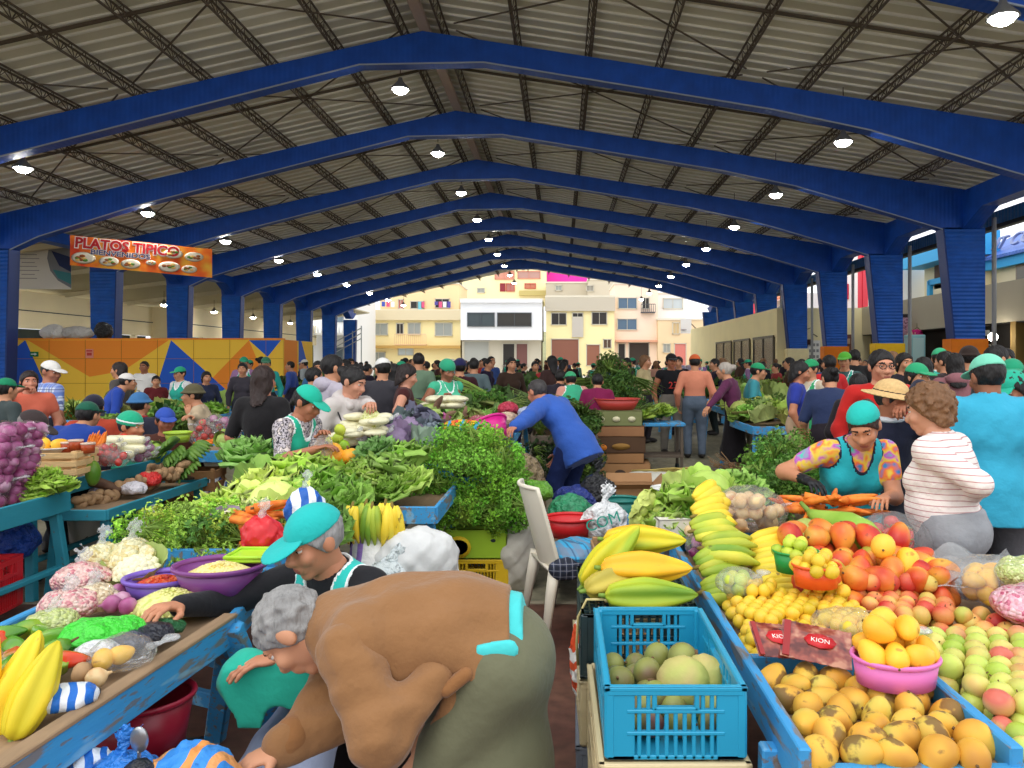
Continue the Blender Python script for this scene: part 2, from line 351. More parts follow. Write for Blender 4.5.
gd = MB(); gd.add([(-150, -90, -.05), (150, -90, -.05), (150, 220, -.05), (-150, 220, -.05)], [(0, 1, 2, 3)]); struct('ground', gd, mat('street_bounce_concrete', C(214, 208, 196), .9, var=(.6, .08)))  # unseen stretch behind the camera, kept pale to bounce light onto the roof
# ================================================================ blue portal frames
def ribbed(name, col, axis, scale, strength=.5):
    m, nt, b, L = _nodes(name); N = nt.nodes.new
    tc = N('ShaderNodeTexCoord'); w = N('ShaderNodeTexWave'); w.bands_direction = axis; w.wave_profile = 'SIN'; w.inputs['Scale'].default_value = scale; L(tc.outputs['Object'], w.inputs['Vector'])
    bp = N('ShaderNodeBump'); bp.inputs['Strength'].default_value = strength; bp.inputs['Distance'].default_value = .05; L(w.outputs['Fac'], bp.inputs['Height']); L(bp.outputs[0], b.inputs['Normal'])
    n = N('ShaderNodeTexNoise'); n.inputs['Scale'].default_value = 2.5; n.inputs['Detail'].default_value = 8; L(tc.outputs['Object'], n.inputs['Vector'])
    cr = N('ShaderNodeValToRGB'); cr.color_ramp.elements[0].position = .3; cr.color_ramp.elements[1].position = .75; cr.color_ramp.elements[0].color = tuple(c*.8 for c in col[:3])+(1,); cr.color_ramp.elements[1].color = tuple(min(1, c*1.15) for c in col[:3])+(1,)
    L(n.outputs['Fac'], cr.inputs[0]); L(cr.outputs[0], b.inputs['Base Color']); b.inputs['Roughness'].default_value = .5; b.inputs['Specular IOR Level'].default_value = .4; return m
BLU = C(20, 78, 178)
mb_beam = ribbed('blue_ribbed_beam', BLU, 'X', 2.4, .12); mb_col = ribbed('blue_ribbed_column', C(24, 92, 190), 'Z', 2.4, .5); m_edge_light = mat('painted_edge_light', C(150, 160, 178), .6)
XL, XR, XA, ZA = -19.0, 14.3, -3.4, 9.68
def roof_z(x): return ZA-.226*(XA-x) if x < XA else ZA-.155*(x-XA)
TOPC = [(XL, roof_z(XL)), (XA, ZA), (XR, roof_z(XR))]
BOT = [(13.6, 5.85), (12.35, 5.85), (11.4, 6.14), (7.6, 7.25), (5.2, 7.76), (-1.9, 8.92), (-4.95, 8.86), (-13.8, 6.6), (-15.75, 5.98), (-16.9, 5.62), (-17.85, 5.18), (-18.9, 5.18)]
BASEC = [C(245, 195, 30), C(245, 195, 30), C(232, 124, 20), C(245, 195, 30), C(232, 124, 20)]+[C(240, 226, 176)]*6
for n in range(10):
    Y = 12.9+6*n-(.5 if n == 0 else 0)
    b = MB(); b.prism(TOPC+BOT, .42, c=(0, Y+.21, 0))
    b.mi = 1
    for (x0, z0), (x1, z1) in zip(BOT[1:-1], BOT[2:-1]): b.bar((x0, Y-.01, z0-.012), (x1, Y-.01, z1-.012), .03, .03)  # strip along the lower edge, coloured pale as reflected daylight
    if n < 9: struct('beam', b, [mb_beam, m_edge_light])
    for sd in (0, 1):
        c = MB()
        if sd: prof = [(12.72, 2.3), (13.72, 2.3), (13.72, 5.9), (12.36, 5.9)]
        else: prof = [(-18.82, 0), (-17.98, 0), (-17.84, 5.22), (-18.92, 5.22)]
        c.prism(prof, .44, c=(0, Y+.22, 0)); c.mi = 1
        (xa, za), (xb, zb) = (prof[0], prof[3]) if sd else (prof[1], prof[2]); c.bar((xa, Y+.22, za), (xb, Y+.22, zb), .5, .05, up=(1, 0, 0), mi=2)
        o = struct('column', c, [mb_col, m_edge_light, mat('dark_blue_edge', C(16, 52, 120), .5)])
        if sd:
            bs = MB(); bs.rbox((13.2, Y+.25, 1.15), (1.2, .62, 2.3), .02); obj('painted_base', bs, mat('base_paint_'+('y' if n in (0, 1, 3) else 'o' if n < 5 else 'c'), BASEC[n], .7, var=(3, .08)), o)
            pp = MB(); pp.tube([(13.95, Y-.1, 0), (13.95, Y-.1, 6.2)], .07, 10); obj('drain_pipe', pp, mat('grey_pipe', C(150, 150, 150), .5), o)
def eave(x, zb, zh, wid, ztop):
    b = MB(); ys = [12.9+6*n for n in range(10)]
    for i, Y in enumerate(ys):
        y0 = Y-1.15; y1 = Y+.42+1.15
        b.prism([(y0, zb), (Y, zh), (Y+.42, zh), (y1, zb)], wid, M=Matrix.Rotation(PI/2, 3, 'Z'), c=(x, 0, 0))
    b.box((x, 37, (zb+ztop)/2), (wid, 61, ztop-zb)); struct('beam_eave', b, mb_beam)
eave(13.25, 6.38, 5.86, .55, roof_z(13.25)-.02); eave(-18.45, 5.85, 5.3, .55, roof_z(-18.45)-.02)
fa = MB(); fa.box((15.4, 38, 6.62), (.1, 66, .5)); struct('trim_fascia', fa, ribbed('light_blue_ribbed', C(70, 140, 215), 'Y', 1.6, .6))
gu = MB(); gu.box((15.3, 38, 6.28), (.25, 66, .14)); struct('trim_gutter', gu, mat('dark_gutter', C(52, 54, 58), .6))
# roof sheets with their ribs, coloured paler for the light they catch
m_sheet = mat('roof_sheet', C(224, 218, 200), .65, var=(.35, .10)); m_rib_highlight = mat('roof_rib_highlight', C(246, 243, 234), .45)
rf = MB()
for xa, xb in ((-20, XA), (XA, 15.6)):
    za, zb = roof_z(xa)+.42, roof_z(xb)+.42
    rf.add([(xa, 7.4, za), (xb, 7.4, zb), (xb, 70, zb), (xa, 70, za), (xa, 7.4, za+.08), (xb, 7.4, zb+.08), (xb, 70, zb+.08), (xa, 70, za+.08)], [(0, 3, 2, 1), (4, 5, 6, 7), (0, 1, 5, 4), (2, 3, 7, 6), (1, 2, 6, 5), (0, 4, 7, 3)], 0, False)
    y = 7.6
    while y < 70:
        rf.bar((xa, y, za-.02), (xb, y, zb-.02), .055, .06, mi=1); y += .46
struct('roof', rf, [m_sheet, m_rib_highlight])
m_truss = mat('dark_truss', C(96, 84, 72), .7)
def truss(x, w=.16):
    b = MB(); z = roof_z(x)+.34; zl = z-.25
    for dx in (-w/2, w/2):
        b.box((x+dx, 39.5, z), (.035, 60, .035))
    b.box((x, 39.5, zl), (.04, 60, .04)); y = 9.8; k = 0
    while y < 69:
        b.bar((x-w/2, y, z), (x, y+.24, zl), .016, .016); b.bar((x, y+.24, zl), (x+w/2, y+.48, z), .016, .016); b.bar((x+w/2, y, z), (x, y+.24, zl), .016, .016); b.bar((x, y+.24, zl), (x-w/2, y+.48, z), .016, .016); y += .48; k += 1
    struct('ceiling_truss', b, m_truss)
for i in range(1, 9): truss(XA-.55-1.66*i)
for i in range(1, 9): truss(XA+.5+1.8*i)
truss(XA-.55); truss(XA+.45)
rg = MB(); rg.box((XA, 39.5, ZA+.2), (.26, 60, .12)); struct('ceiling_ridge_strip', rg, mat('ridge_strip', C(205, 180, 165), .6))
for n in range(10):
    Y = 9.9+6*n; b = MB()
    for xa, xb in ((XL, XA), (XA, XR)): b.bar((xa, Y, roof_z(xa)+.3), (xb, Y, roof_z(xb)+.3), .06, .06)
    for (xa, xb) in ((-17, -11), (-10.4, -4), (-2.6, 4.5), (5, 12)):
        y0, y1 = Y-2.8, Y+2.8
        b.bar((xa, y0, roof_z(xa)+.22), (xb, y1, roof_z(xb)+.22), .03, .03); b.bar((xa, y1, roof_z(xa)+.22), (xb, y0, roof_z(xb)+.22), .03, .03)
    struct('ceiling_brace', b, m_truss)
# lamps
m_lens = mat('lamp_lens', C(255, 255, 250), .4, emit=((1, .97, .9, 1), 130)); m_hous = mat('lamp_housing', C(120, 120, 120), .5, metal=.3)
first = None
for row, (x, z, dy, n0) in enumerate(((-4.1, 8.5, .75, 1), (-13.9, 6.55, 1.0, 1), (7.0, 7.0, .2, 0))):
    for n in range(n0, 10):
        Y = 12.9+6*n+dy-(.9 if n == 0 else 0); top = roof_z(x)+.3
        side = ('under the roof ridge', 'under the left roof slope', 'under the right roof slope')[row]
        lab = f'{("nearest","second nearest","third nearest","fourth","fifth","sixth","seventh","eighth","ninth","tenth","eleventh")[n-n0]} round white lamp of the row hanging {side}'
        if not first:
            first = thing('ceiling_lamp', lab, 'lamp', (x, Y, z), 0, 'ceiling lamps of the hall')
            b = MB(); b.lathe([(.05, .3), (.07, .22), (.12, .16), (.24, .03), (.25, 0), (.22, 0)], 20); obj('housing', b, m_hous, first)
            b = MB(); b.lathe([(.0, -.11), (.09, -.10), (.16, -.06), (.2, 0), (.2, .01), (0, .02)], 20); obj('lens', b, m_lens, first)
            cd = MB(); cd.tube([(0, 0, .28), (0, 0, 1)], .012, 6); cdo = obj('cord', cd, m_truss, first); cdo.scale = (1, 1, max(.35, top-z))
        else:
            o = dup(first, (x, Y, z), 0, lab)
            for ch in o.children:
                if ch.name.startswith('cord'): ch.scale = (1, 1, max(.35, top-z))
# ================================================================ left: painted partition, aisle wall, banners
YW = 26.0
def cx(a): return (a/3.011-VX)/F_*YW
def cz(b): return CH-(220+b/3.011-VY)/F_*YW
YEL, ORA, BLW = C(255, 206, 64), C(250, 146, 38), C(28, 92, 204)
pw = MB(); zt = cz(360); xw = cx(852)
pw.box(((-24+xw)/2, YW+.1, zt/2), (xw+24, .2, zt), mi=0); pw.box((xw-.1, YW+1.6, zt/2), (.2, 3.0, zt), mi=0)
pw.box(((-24+xw)/2, YW+.1, zt+.02), (xw+24, .26, .05), mi=1)
def tri(pts, mi, e=.004):
    b = [Vector((cx(a), YW-e, max(0, cz(c)))) for a, c in pts]; n = len(b); pw.add(b+[v+Vector((0, e, 0)) for v in b], [tuple(range(n)), tuple(range(2*n-1, n-1, -1))]+[(i, n+i, n+(i+1) % n, (i+1) % n) for i in range(n)], mi, False)
tri([(-130, 362), (72, 362), (-130, 440)], 0); tri([(76, 362), (-60, 470), (-160, 560), (166, 560)], 2, .006); tri([(0, 462), (-130, 520), (-130, 560), (60, 560)], 1, .008)
tri([(84, 362), (508, 362), (370, 455), (270, 472)], 1, .005); tri([(270, 472), (370, 455), (300, 560), (250, 560)], 0, .007)
tri([(515, 362), (455, 555), (735, 560)], 2, .006); tri([(750, 362), (560, 558), (830, 558)], 1, .005); tri([(750, 362), (846, 362), (806, 412)], 2, .008)
for s in range(1, 22): pw.box((-24+s*1.22-.6, YW-.009, zt/2), (.012, .004, zt), mi=3) if -24+s*1.22-.6 < xw else None
for z in (zt*.36, zt*.72): pw.box(((-24+xw)/2, YW-.009, z), (xw+24, .004, .012), mi=3)
def side_tri(pts, mi): pw.add([(xw+.004, YW+.1+a*2.9, b*zt) for a, b in pts], [tuple(range(len(pts)))], mi, False)
side_tri([(0, 0), (.45, 0), (.45, 1), (0, 1)], 1); side_tri([(.5, 0), (1, .0), (1, .35), (.6, 1), (.5, 1)], 2)
struct('wall_partition', pw, [mat('wall_yellow', YEL, .6), mat('wall_orange', ORA, .6), mat('wall_blue', BLW, .6), mat('wall_seam', C(170, 110, 30), .7)])
t = thing('exit_sign', 'small green exit arrow sign on the blue painted wall', 'sign', (cx(105), YW-.03, cz(404)))
b = MB(); b.rbox((0, 0, 0), (.28, .02, .16), .005); obj('plate', b, mat('sign_green', C(20, 120, 70), .5), t); b = MB(); b.prism([(-.1, -.02), (.02, -.02), (.02, -.05), (.1, 0), (.02, .05), (.02, .02), (-.1, .02)], .012, c=(0, -.012, 0)); obj('arrow', b, mat('sign_white', C(240, 240, 240), .5), t)
t = thing('notice_poster', 'white and red notice pinned on the orange painted wall', 'poster', (cx(271), YW-.03, cz(402)))
b = MB(); b.rbox((0, 0, 0), (.26, .012, .3), .003); obj('sheet', b, mat('poster_pink', C(235, 150, 130), .6), t); b = MB(); b.box((0, -.008, .09), (.2, .006, .05)); b.box((0, -.008, -.02), (.16, .006, .1)); obj('print', b, mat('poster_red', C(205, 60, 50), .6), t)
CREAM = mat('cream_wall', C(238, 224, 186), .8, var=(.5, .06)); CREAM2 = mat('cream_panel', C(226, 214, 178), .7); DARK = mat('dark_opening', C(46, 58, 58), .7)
aw = MB()
aw.box((-27.1, 40, 4.2), (.2, 22, 1.9), mi=0); aw.box((-26.98, 40, 4.15), (.03, 22, .05), mi=2); aw.box((-27.6, 40, 1.6), (.2, 22, 3.3), mi=2); aw.box((-26.2, 51, 2.6), (1.9, .2, 5.2), mi=0)
aw.box((-25.2, 65, 4.25), (.2, 28, 2.0), mi=0); aw.box((-25.5, 65, 1.6), (.2, 28, 3.3), mi=2); aw.box((-25.08, 65, 4.1), (.03, 28, .05), mi=2)
for y in (33, 37, 41, 45, 49): aw.box((-27.2, y, 1.65), (.3, .3, 3.3), mi=0)
for y in (54, 58, 62, 66, 70, 74): aw.box((-25.2, y, 1.65), (.3, .3, 3.3), mi=0)
struct('wall_left', aw, [CREAM, CREAM2, DARK])
sa = MB(); sa.add([(-28, 14, 5.2), (-18.9, 14, 6.35), (-18.9, 76, 6.35), (-28, 76, 5.2), (-28, 14, 5.3), (-18.9, 14, 6.45), (-18.9, 76, 6.45), (-28, 76, 5.3)], [(0, 3, 2, 1), (4, 5, 6, 7), (0, 1, 5, 4), (2, 3, 7, 6), (1, 2, 6, 5), (0, 4, 7, 3)], 0, False)
for y in range(18, 76, 6): sa.bar((-27.8, y, 5.1), (-19.2, y, 6.15), .2, .22)
struct('ceiling_aisle', sa, mat('aisle_soffit', C(200, 190, 160), .8))
for i, y in enumerate((33, 39, 45, 51.5, 58, 66)):
    o = dup(first, (-23.2, y, 4.9), 0, f'{("nearest", "second", "third", "fourth", "fifth", "farthest")[i]} round lamp hanging in the left side aisle')
    for ch in o.children:
        if ch.name.startswith('cord'): ch.scale = (1, 1, .8)
# banner PLATOS TIPICO
A, B_ = P(70, 235, 25.5), P(212, 249, 26.8); Hn = 1.0; ang = math.atan2(B_.y-A.y, B_.x-A.x); Lb = (B_.xy-A.xy).length; slope = (B_.z-A.z)
t = thing('food_banner', 'orange printed banner reading PLATOS TIPICO hung high under the roof', 'banner', (A.x, A.y, A.z), ang)
def bsh(v): return Vector((v[0], v[1], v[2]+slope*v[0]/Lb))
b = MB(); b.grid(lambda u, v: bsh((u*Lb, .03*math.sin(u*9), -v*Hn)), 30, 6); b.grid(lambda u, v: bsh((Lb-u*Lb, .03*math.sin((1-u)*9)+.012, -v*Hn)), 30, 6); obj('cloth', b, mat('banner_orange', None, .6, ramp=(1.6, [C(225, 60, 20), C(245, 120, 20), C(250, 190, 60)])), t)
sl = math.atan2(slope, Lb)
bw = mat('banner_white', C(250, 245, 235), .6); br = mat('banner_red', C(190, 20, 30), .6); bb = mat('banner_navy', C(20, 30, 110), .6)
for s, m, off, dy in (('PLATOS TIPICO', bw, .045, -.035), ('PLATOS TIPICO', br, .016, -.05)): text(s, .46, m, t, bsh((1.72, dy, -.24)), (PI/2-.0, -sl, 0), .003, 'lettering', .98, offset=off)
for s, m, off, dy in (('BIENVENIDOS', bw, .015, -.035), ('BIENVENIDOS', bb, .002, -.05)): text(s, .22, m, t, bsh((1.5, dy, -.5)), (PI/2, -sl, 0), .003, 'lettering', 1.3, offset=off)
for i, (u, v, rx) in enumerate(((.4, -.72, .36), (1.15, -.76, .3), (1.8, -.78, .3), (2.42, -.68, .16), (2.98, -.76, .34), (3.6, -.78, .25), (3.1, -.3, .3), (3.75, -.34, .3), (4.3, -.3, .22), (4.35, -.75, .22))):
    if u > Lb-.15: continue
    b = MB(); q = bsh((u, -.04, v)); b.lathe([(0, .012), (.75*rx, .012), (rx, 0)], 20, (q.x, q.y, q.z), 1, .55, M=Matrix.Rotation(PI/2, 3, 'X')); b.mi = 1
    for k in range(7): b.sph(q+Vector((random.uniform(-.5, .5)*rx, -.015, random.uniform(-.25, .25)*rx)), (rx*.24, .012, rx*.14), 8, 5, mi=1+k % 3)
    obj('food_picture', b, [mat('plate_pic', C(225, 215, 195), .6), mat('food_brown', C(150, 80, 30), .6), mat('food_green', C(90, 140, 50), .6), mat('food_cream', C(230, 190, 110), .6)], t)
A = P(14, 248, 31); t = thing('white_banner', 'white advertising banner with a blue picture hanging left of the food banner', 'banner', A, .08)
Wd, Hd = 2.2, 1.75
b = MB(); b.box((Wd/2, 0, -Hd/2+.1), (Wd, .015, Hd)); obj('cloth', b, mat('banner_pale', C(214, 212, 208), .6), t)
b = MB(); b.prism([(1.35, .05), (1.9, .18), (2.2, .18), (2.2, -1.6), (1.7, -1.3), (1.4, -.9), (1.28, -.4)], .01, c=(0, -.015, 0)); b.mi = 1; b.prism([(1.45, -.1), (2.2, -.35), (2.2, -.95), (1.75, -.7)], .01, c=(0, -.025, 0), mi=1); b.prism([(1.5, -.85), (2.2, -1.0), (2.2, -1.45), (1.7, -1.2)], .01, c=(0, -.025, 0), mi=2); obj('picture', b, [mat('pic_grey', C(120, 124, 135), .6), mat('pic_navy', C(20, 40, 90), .6), mat('pic_teal', C(60, 130, 140), .6)], t)
b = MB()
for k in range(8): b.box((.55, -.012, -.1-.16*k), (.5+.35*((k*7) % 3)/2, .006, .035))
obj('print', b, mat('print_grey', C(150, 150, 155), .6), t)
# far left white house with a balustrade, stair railing, potted hedge
t = thing('white_house', 'white house with a balustraded balcony beyond the left columns', 'house', (-26.2, 80, 0)); b = MB(); b.box((0, 4, 4.5), (10, 8, 9)); obj('wall', b, mat('house_white', C(240, 240, 238), .8), t)
for x in (-3.5, -.5, 3): 
    for z in (2.3, 6.4):
        w = MB(); w.rbox((x, -.05, z), (1.3, .12, 1.6), .02); wo = obj('window', w, mat('win_frame_grey', C(170, 170, 170), .6), t); w = MB(); w.box((x, -.13, z), (1.1, .04, 1.4)); obj('pane', w, mat('win_glass', C(110, 125, 135), .15), wo)
b = MB(); b.box((0, -1, 4.4), (9, 2, .25)); b.box((0, -1.9, 5.5), (9, .15, .12))
for i in range(24): b.lathe([(.06, 4.5), (.11, 4.75), (.05, 5.05), (.09, 5.4)], 8, (-4.2+i*.36, -1.9, 0))
obj('balcony', b, mat('house_white', C(240, 240, 238), .8), t)
PWTOP = cz(360)
# ================================================================ right: shop row and buildings beyond
sw = MB()
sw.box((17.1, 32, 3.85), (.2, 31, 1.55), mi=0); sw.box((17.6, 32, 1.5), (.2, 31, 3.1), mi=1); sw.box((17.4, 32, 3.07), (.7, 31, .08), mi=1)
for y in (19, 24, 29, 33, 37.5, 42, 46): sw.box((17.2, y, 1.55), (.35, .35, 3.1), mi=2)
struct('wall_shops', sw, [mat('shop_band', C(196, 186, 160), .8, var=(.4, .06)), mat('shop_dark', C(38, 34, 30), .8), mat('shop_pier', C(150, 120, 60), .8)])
cw = MB(); cw.box((14.95, 58, 2.3), (5.5, 29, 4.6), mi=0)
struct('wall_right', cw, [mat('cream_block', C(240, 226, 176), .8, var=(.6, .05))])
for i, (y0, y1) in enumerate(((43.9, 48.4), (49.5, 53.9), (54.8, 60.0))):
    d = tag(link(f'door_{i+1}', None), kind='structure'); b = MB(); ym = (y0+y1)/2; b.box((12.17, ym, 1.5), (.12, y1-y0, 3.0), mi=0)
    o = struct(f'door_{i+1}', b, [mat('door_dark_glass', C(60, 56, 48), .25)]); bpy.data.objects.remove(d)
    f = MB()
    for yy in (y0, ym, y1): f.box((12.1, yy, 1.5), (.08, .1, 3.0))
    f.box((12.1, ym, 3.02), (.1, y1-y0+.1, .12)); obj('frame', f, mat('door_frame', C(95, 88, 76), .5), o)
# things on the cream end wall
Yc = 43.4
t = thing('wall_notice', 'pink paper notice on the cream wall beside the blue column', 'notice', P(792, 345, Yc)); b = MB(); b.box((0, -.02, 0), (.55, .02, .45)); obj('sheet', b, mat('notice_pink', C(225, 170, 205), .7), t); b = MB(); b.box((0, -.035, .08), (.4, .01, .08)); b.box((0, -.035, -.08), (.36, .01, .06)); obj('print', b, mat('notice_violet', C(180, 110, 160), .7), t)
t = thing('wall_notice', 'white board of small printed rows on the cream wall', 'notice', P(812, 352, Yc-.1)); b = MB(); b.box((0, -.02, -.1), (.9, .03, 1.5)); obj('sheet', b, mat('notice_white', C(238, 236, 230), .7), t); b = MB()
for r_ in range(4):
    for c_ in range(4): b.box((-.3+.2*c_, -.04, .4-.33*r_), (.13, .01, .16))
obj('print', b, mat('notice_grey', C(150, 150, 150), .7), t)
t = thing('electric_meter', 'grey and dark meter box with cables on the cream wall', 'meter box', P(804, 342, Yc-.15)); b = MB(); b.rbox((-.25, 0, 0), (.6, .15, .35), .02); obj('box', b, mat('meter_grey', C(190, 188, 175), .6), t); b = MB(); b.rbox((.28, -.02, 0), (.4, .16, .3), .02); obj('breaker', b, mat('meter_dark', C(70, 40, 36), .5), t); b = MB(); b.tube([(0, 0, .2), (.1, -.05, .7), (.4, -.05, .8), (.5, -.02, .45), (.75, 0, .3)], .03, 6); obj('cable', b, m_truss, t)
t = thing('wall_poster', 'narrow dark poster on the bright wall right of the orange column', 'poster', P(848, 343, 43.3)); b = MB(); b.box((0, 0, 0), (.35, .03, .95)); obj('sheet', b, mat('poster_brown', C(110, 70, 60), .6), t); b = MB(); b.box((0, -.02, .1), (.22, .01, .3)); obj('picture', b, mat('poster_tan', C(190, 160, 130), .6), t)
def building(name, label, cat, x0, x1, yt, yb, Y, col, depth, wins=(), roof=None, extra=()):
    """a building whose front stands at depth Y and fills the photo rectangle x0..x1, yt..yb; wins: (x0,y0,x1,y1,frame,pane)"""
    a, c = P(x0, yt, Y), P(x1, yb, Y); w = c.x-a.x; z0 = max(0, c.z) if yb < 356 else 0
    t = thing(name, label, cat, ((a.x+c.x)/2, Y, 0)); b = MB(); b.box((0, depth/2, (a.z+z0)/2), (w, depth, a.z-z0)); obj('wall', b, mat('facade_%d_%d_%d' % tuple(int(v*255) for v in col[:3]), col, .85, var=(.25, .07)), t)
    b = MB(); b.box((0, depth/2, a.z+.08), (w+.2, depth+.2, .2)); obj('cornice', b, mat('facade_pale', C(225, 218, 200), .85), t)
    for q in wins:
        u, v = P(q[0], q[1], Y), P(q[2], q[3], Y); cxx = (u.x+v.x)/2-t.location.x; cz_ = (u.z+v.z)/2; ww, hh = v.x-u.x, u.z-v.z; kind = q[6] if len(q) > 6 else 'window'
        fr = MB(); e = .09
        for s in (-1, 1): fr.box((cxx+s*(ww/2-e/2), -.06, cz_), (e, .2, hh)); fr.box((cxx, -.06, cz_+s*(hh/2-e/2)), (ww, .2, e))
        if kind == 'window': fr.box((cxx, -.06, cz_), (e*.6, .16, hh))
        o = obj(kind, fr, mat('frame_%d_%d_%d' % tuple(int(k*255) for k in q[4][:3]), q[4], .6), t)
        g = MB(); g.box((cxx, -.02, cz_), (ww-.05, .06, hh-.05)); obj('pane' if kind == 'window' else 'panel', g, mat('pane_%d_%d_%d' % tuple(int(k*255) for k in q[5][:3]), q[5], .3), o)
    for kind, (ex0, ey0, ex1, ey1), colr, out in extra:
        u, v = P(ex0, ey0, Y), P(ex1, ey1, Y); cxx = (u.x+v.x)/2-t.location.x; e = MB()
        if kind in ('balcony', 'laundry'):
            if kind == 'balcony':
                e.box((cxx, -out/2, v.z), (v.x-u.x, out, .12)); e.box((cxx, -out, u.z), (v.x-u.x, .06, .08)); n = max(3, int((v.x-u.x)/.22))
                for i in range(n+1): e.box((u.x-t.location.x+i*(v.x-u.x)/n, -out, (u.z+v.z)/2), (.05, .05, u.z-v.z))
            else:
                e.box((cxx, -out, u.z), (v.x-u.x, .02, .02))
                n = max(2, int((v.x-u.x)/.5))
                for i in range(n): hgt = random.uniform(.5, 1)*(u.z-v.z); e.box((u.x-t.location.x+(i+.5)*(v.x-u.x)/n, -out, u.z-hgt/2), (.4, .03, hgt), mi=i % 3)
        else: e.box((cxx, -out/2, (u.z+v.z)/2), (v.x-u.x, out, abs(u.z-v.z)))
        obj(kind, e, [mat('ex_%d_%d_%d' % tuple(int(k*255) for k in colr[:3]), colr, .8)]+([mat('laundry_pink', C(215, 90, 130), .8), mat('laundry_white', C(235, 235, 240), .8)] if kind == 'laundry' else []), t)
    return t
K5 = lambda *a: tuple(380+v/5.487 if i % 2 == 0 else 260+v/5.487 for i, v in enumerate(a))
K2 = lambda *a: tuple(340+v/2.844 if i % 2 == 0 else 250+v/2.844 for i, v in enumerate(a))
wf, dk, gl, bl = C(205, 200, 185), C(50, 46, 44), C(160, 165, 160), C(90, 115, 140)
building('apartment_building', 'yellow two storey building with a balcony and laundry beyond the hall', 'building', 366, 460.5, 311, 375, 90, C(250, 234, 176), 9,
    [K2(92, 208, 137, 243)+(wf, gl), K2(160, 208, 182, 240)+(wf, dk), K2(193, 207, 230, 242)+(wf, gl), K2(270, 207, 320, 245)+(wf, gl), K2(165, 278, 210, 300)+(wf, C(200, 215, 220)), K2(90, 290, 130, 330)+(wf, gl)],
    extra=[('balcony', K2(160, 240, 248, 270), C(235, 200, 160), .8), ('ledge', K2(75, 172, 345, 200), C(225, 210, 175), .5), ('awning', K2(75, 272, 345, 280), C(200, 160, 90), 1.0)])
building('apartment_building', 'orange upper storey with hung washing above the yellow building', 'building', 380, 459, 284, 312, 92, C(244, 214, 166), 8,
    [K2(165, 140, 182, 168)+(wf, C(190, 110, 100)), K2(200, 145, 240, 168)+(wf, dk), K2(270, 138, 312, 166)+(wf, dk)], extra=[('laundry', K2(120, 148, 160, 166), C(70, 90, 180), .6), ('laundry', K2(270, 148, 318, 166), C(90, 80, 160), .6), ('laundry', K2(225, 148, 242, 172), C(120, 190, 205), .5)])
building('apartment_building', 'pink house with windows rising above the orange storey', 'building', 428, 455, 279, 297, 98, C(232, 170, 190), 6, [K2(282, 105, 310, 126)+(wf, C(190, 150, 190))])
building('apartment_building', 'white building with one long dark window across its upper floor', 'building', 460.6, 542, 300, 340, 88, C(242, 244, 248), 9,
    [K2(362, 178, 440, 218)+(C(90, 95, 100), C(70, 80, 84)), K2(447, 178, 545, 218)+(C(90, 95, 100), C(60, 58, 54))], extra=[('ledge', K2(343, 143, 575, 150), C(245, 246, 250), .4)])
building('shuttered_shop', 'grey shuttered ground floor shop under the white building', 'shop', 462, 541, 340, 375, 89, C(205, 198, 180), 8,
    [K2(352, 258, 425, 330)+(wf, C(176, 178, 172), 'shutter'), K2(462, 265, 498, 330)+(wf, dk, 'door'), K2(500, 265, 535, 330)+(wf, C(120, 80, 76), 'door')])
building('apartment_building', 'grey and yellow building with three dark windows beyond the hall', 'building', 546, 614.5, 297, 375, 90, C(250, 236, 180), 9,
    [K2(600, 178, 645, 214)+(wf, dk), K2(660, 178, 692, 192)+(wf, dk), K2(715, 176, 760, 213)+(wf, dk), K2(600, 252, 680, 330)+(wf, C(140, 92, 76), 'shutter'), K2(700, 268, 740, 330)+(wf, C(150, 100, 80), 'shutter'), K2(748, 253, 772, 280)+(wf, C(92, 72, 60))],
    extra=[('render_band', K2(583, 135, 782, 174), C(198, 190, 172), .35), ('render_panel', K2(660, 192, 692, 248), C(196, 190, 180), .2)])
building('apartment_building', 'peach building with blue curtained windows beyond the hall', 'building', 614.5, 658, 284, 375, 91, C(250, 226, 204), 9,
    [K2(790, 135, 845, 168)+(wf, bl), K2(788, 195, 845, 228)+(wf, bl), K2(858, 135, 880, 168)+(wf, dk), K2(790, 265, 812, 330)+(wf, dk, 'door'), K2(820, 262, 880, 330)+(wf, C(60, 50, 44), 'door')], extra=[('balcony', K2(855, 155, 895, 178), C(90, 90, 95), .6), ('awning', K2(783, 256, 905, 262), C(225, 170, 140), .7)])
building('apartment_building', 'white top floor house with a wide window right of the peach building', 'building', 658, 686, 294, 322, 94, C(240, 238, 236), 8, [K2(918, 137, 975, 168)+(wf, C(190, 200, 205))])
building('apartment_building', 'plain tan building behind the basketball hoop', 'building', 658, 712, 320, 375, 90, C(234, 210, 170), 8, [K2(945, 206, 966, 240)+(wf, C(215, 190, 140)), K2(918, 266, 940, 292)+(wf, gl), K2(950, 265, 985, 330)+(wf, C(214, 130, 120), 'door')])
building('hill_house', 'yellow hillside house with red framed windows above the white building', 'house', 437, 546, 255, 302, 118, C(250, 236, 186), 10,
    [K2(455, 95, 470, 118)+(C(170, 40, 50), C(150, 60, 70)), K2(472, 95, 497, 118)+(C(200, 80, 70), C(180, 120, 110)), K2(525, 95, 557, 110)+(C(200, 80, 70), C(200, 130, 100)), K2(440, 60, 495, 84)+(C(220, 140, 120), C(210, 150, 130)), K2(505, 60, 570, 82)+(C(220, 140, 120), C(190, 150, 140)), K2(390, 108, 412, 122)+(wf, gl)], extra=[('ledge', K2(510, 116, 600, 130), C(200, 184, 120), .6)])
building('hill_house', 'magenta painted gable wall high on the hillside', 'house', 544, 592, 262, 284, 124, C(232, 60, 176), 8)
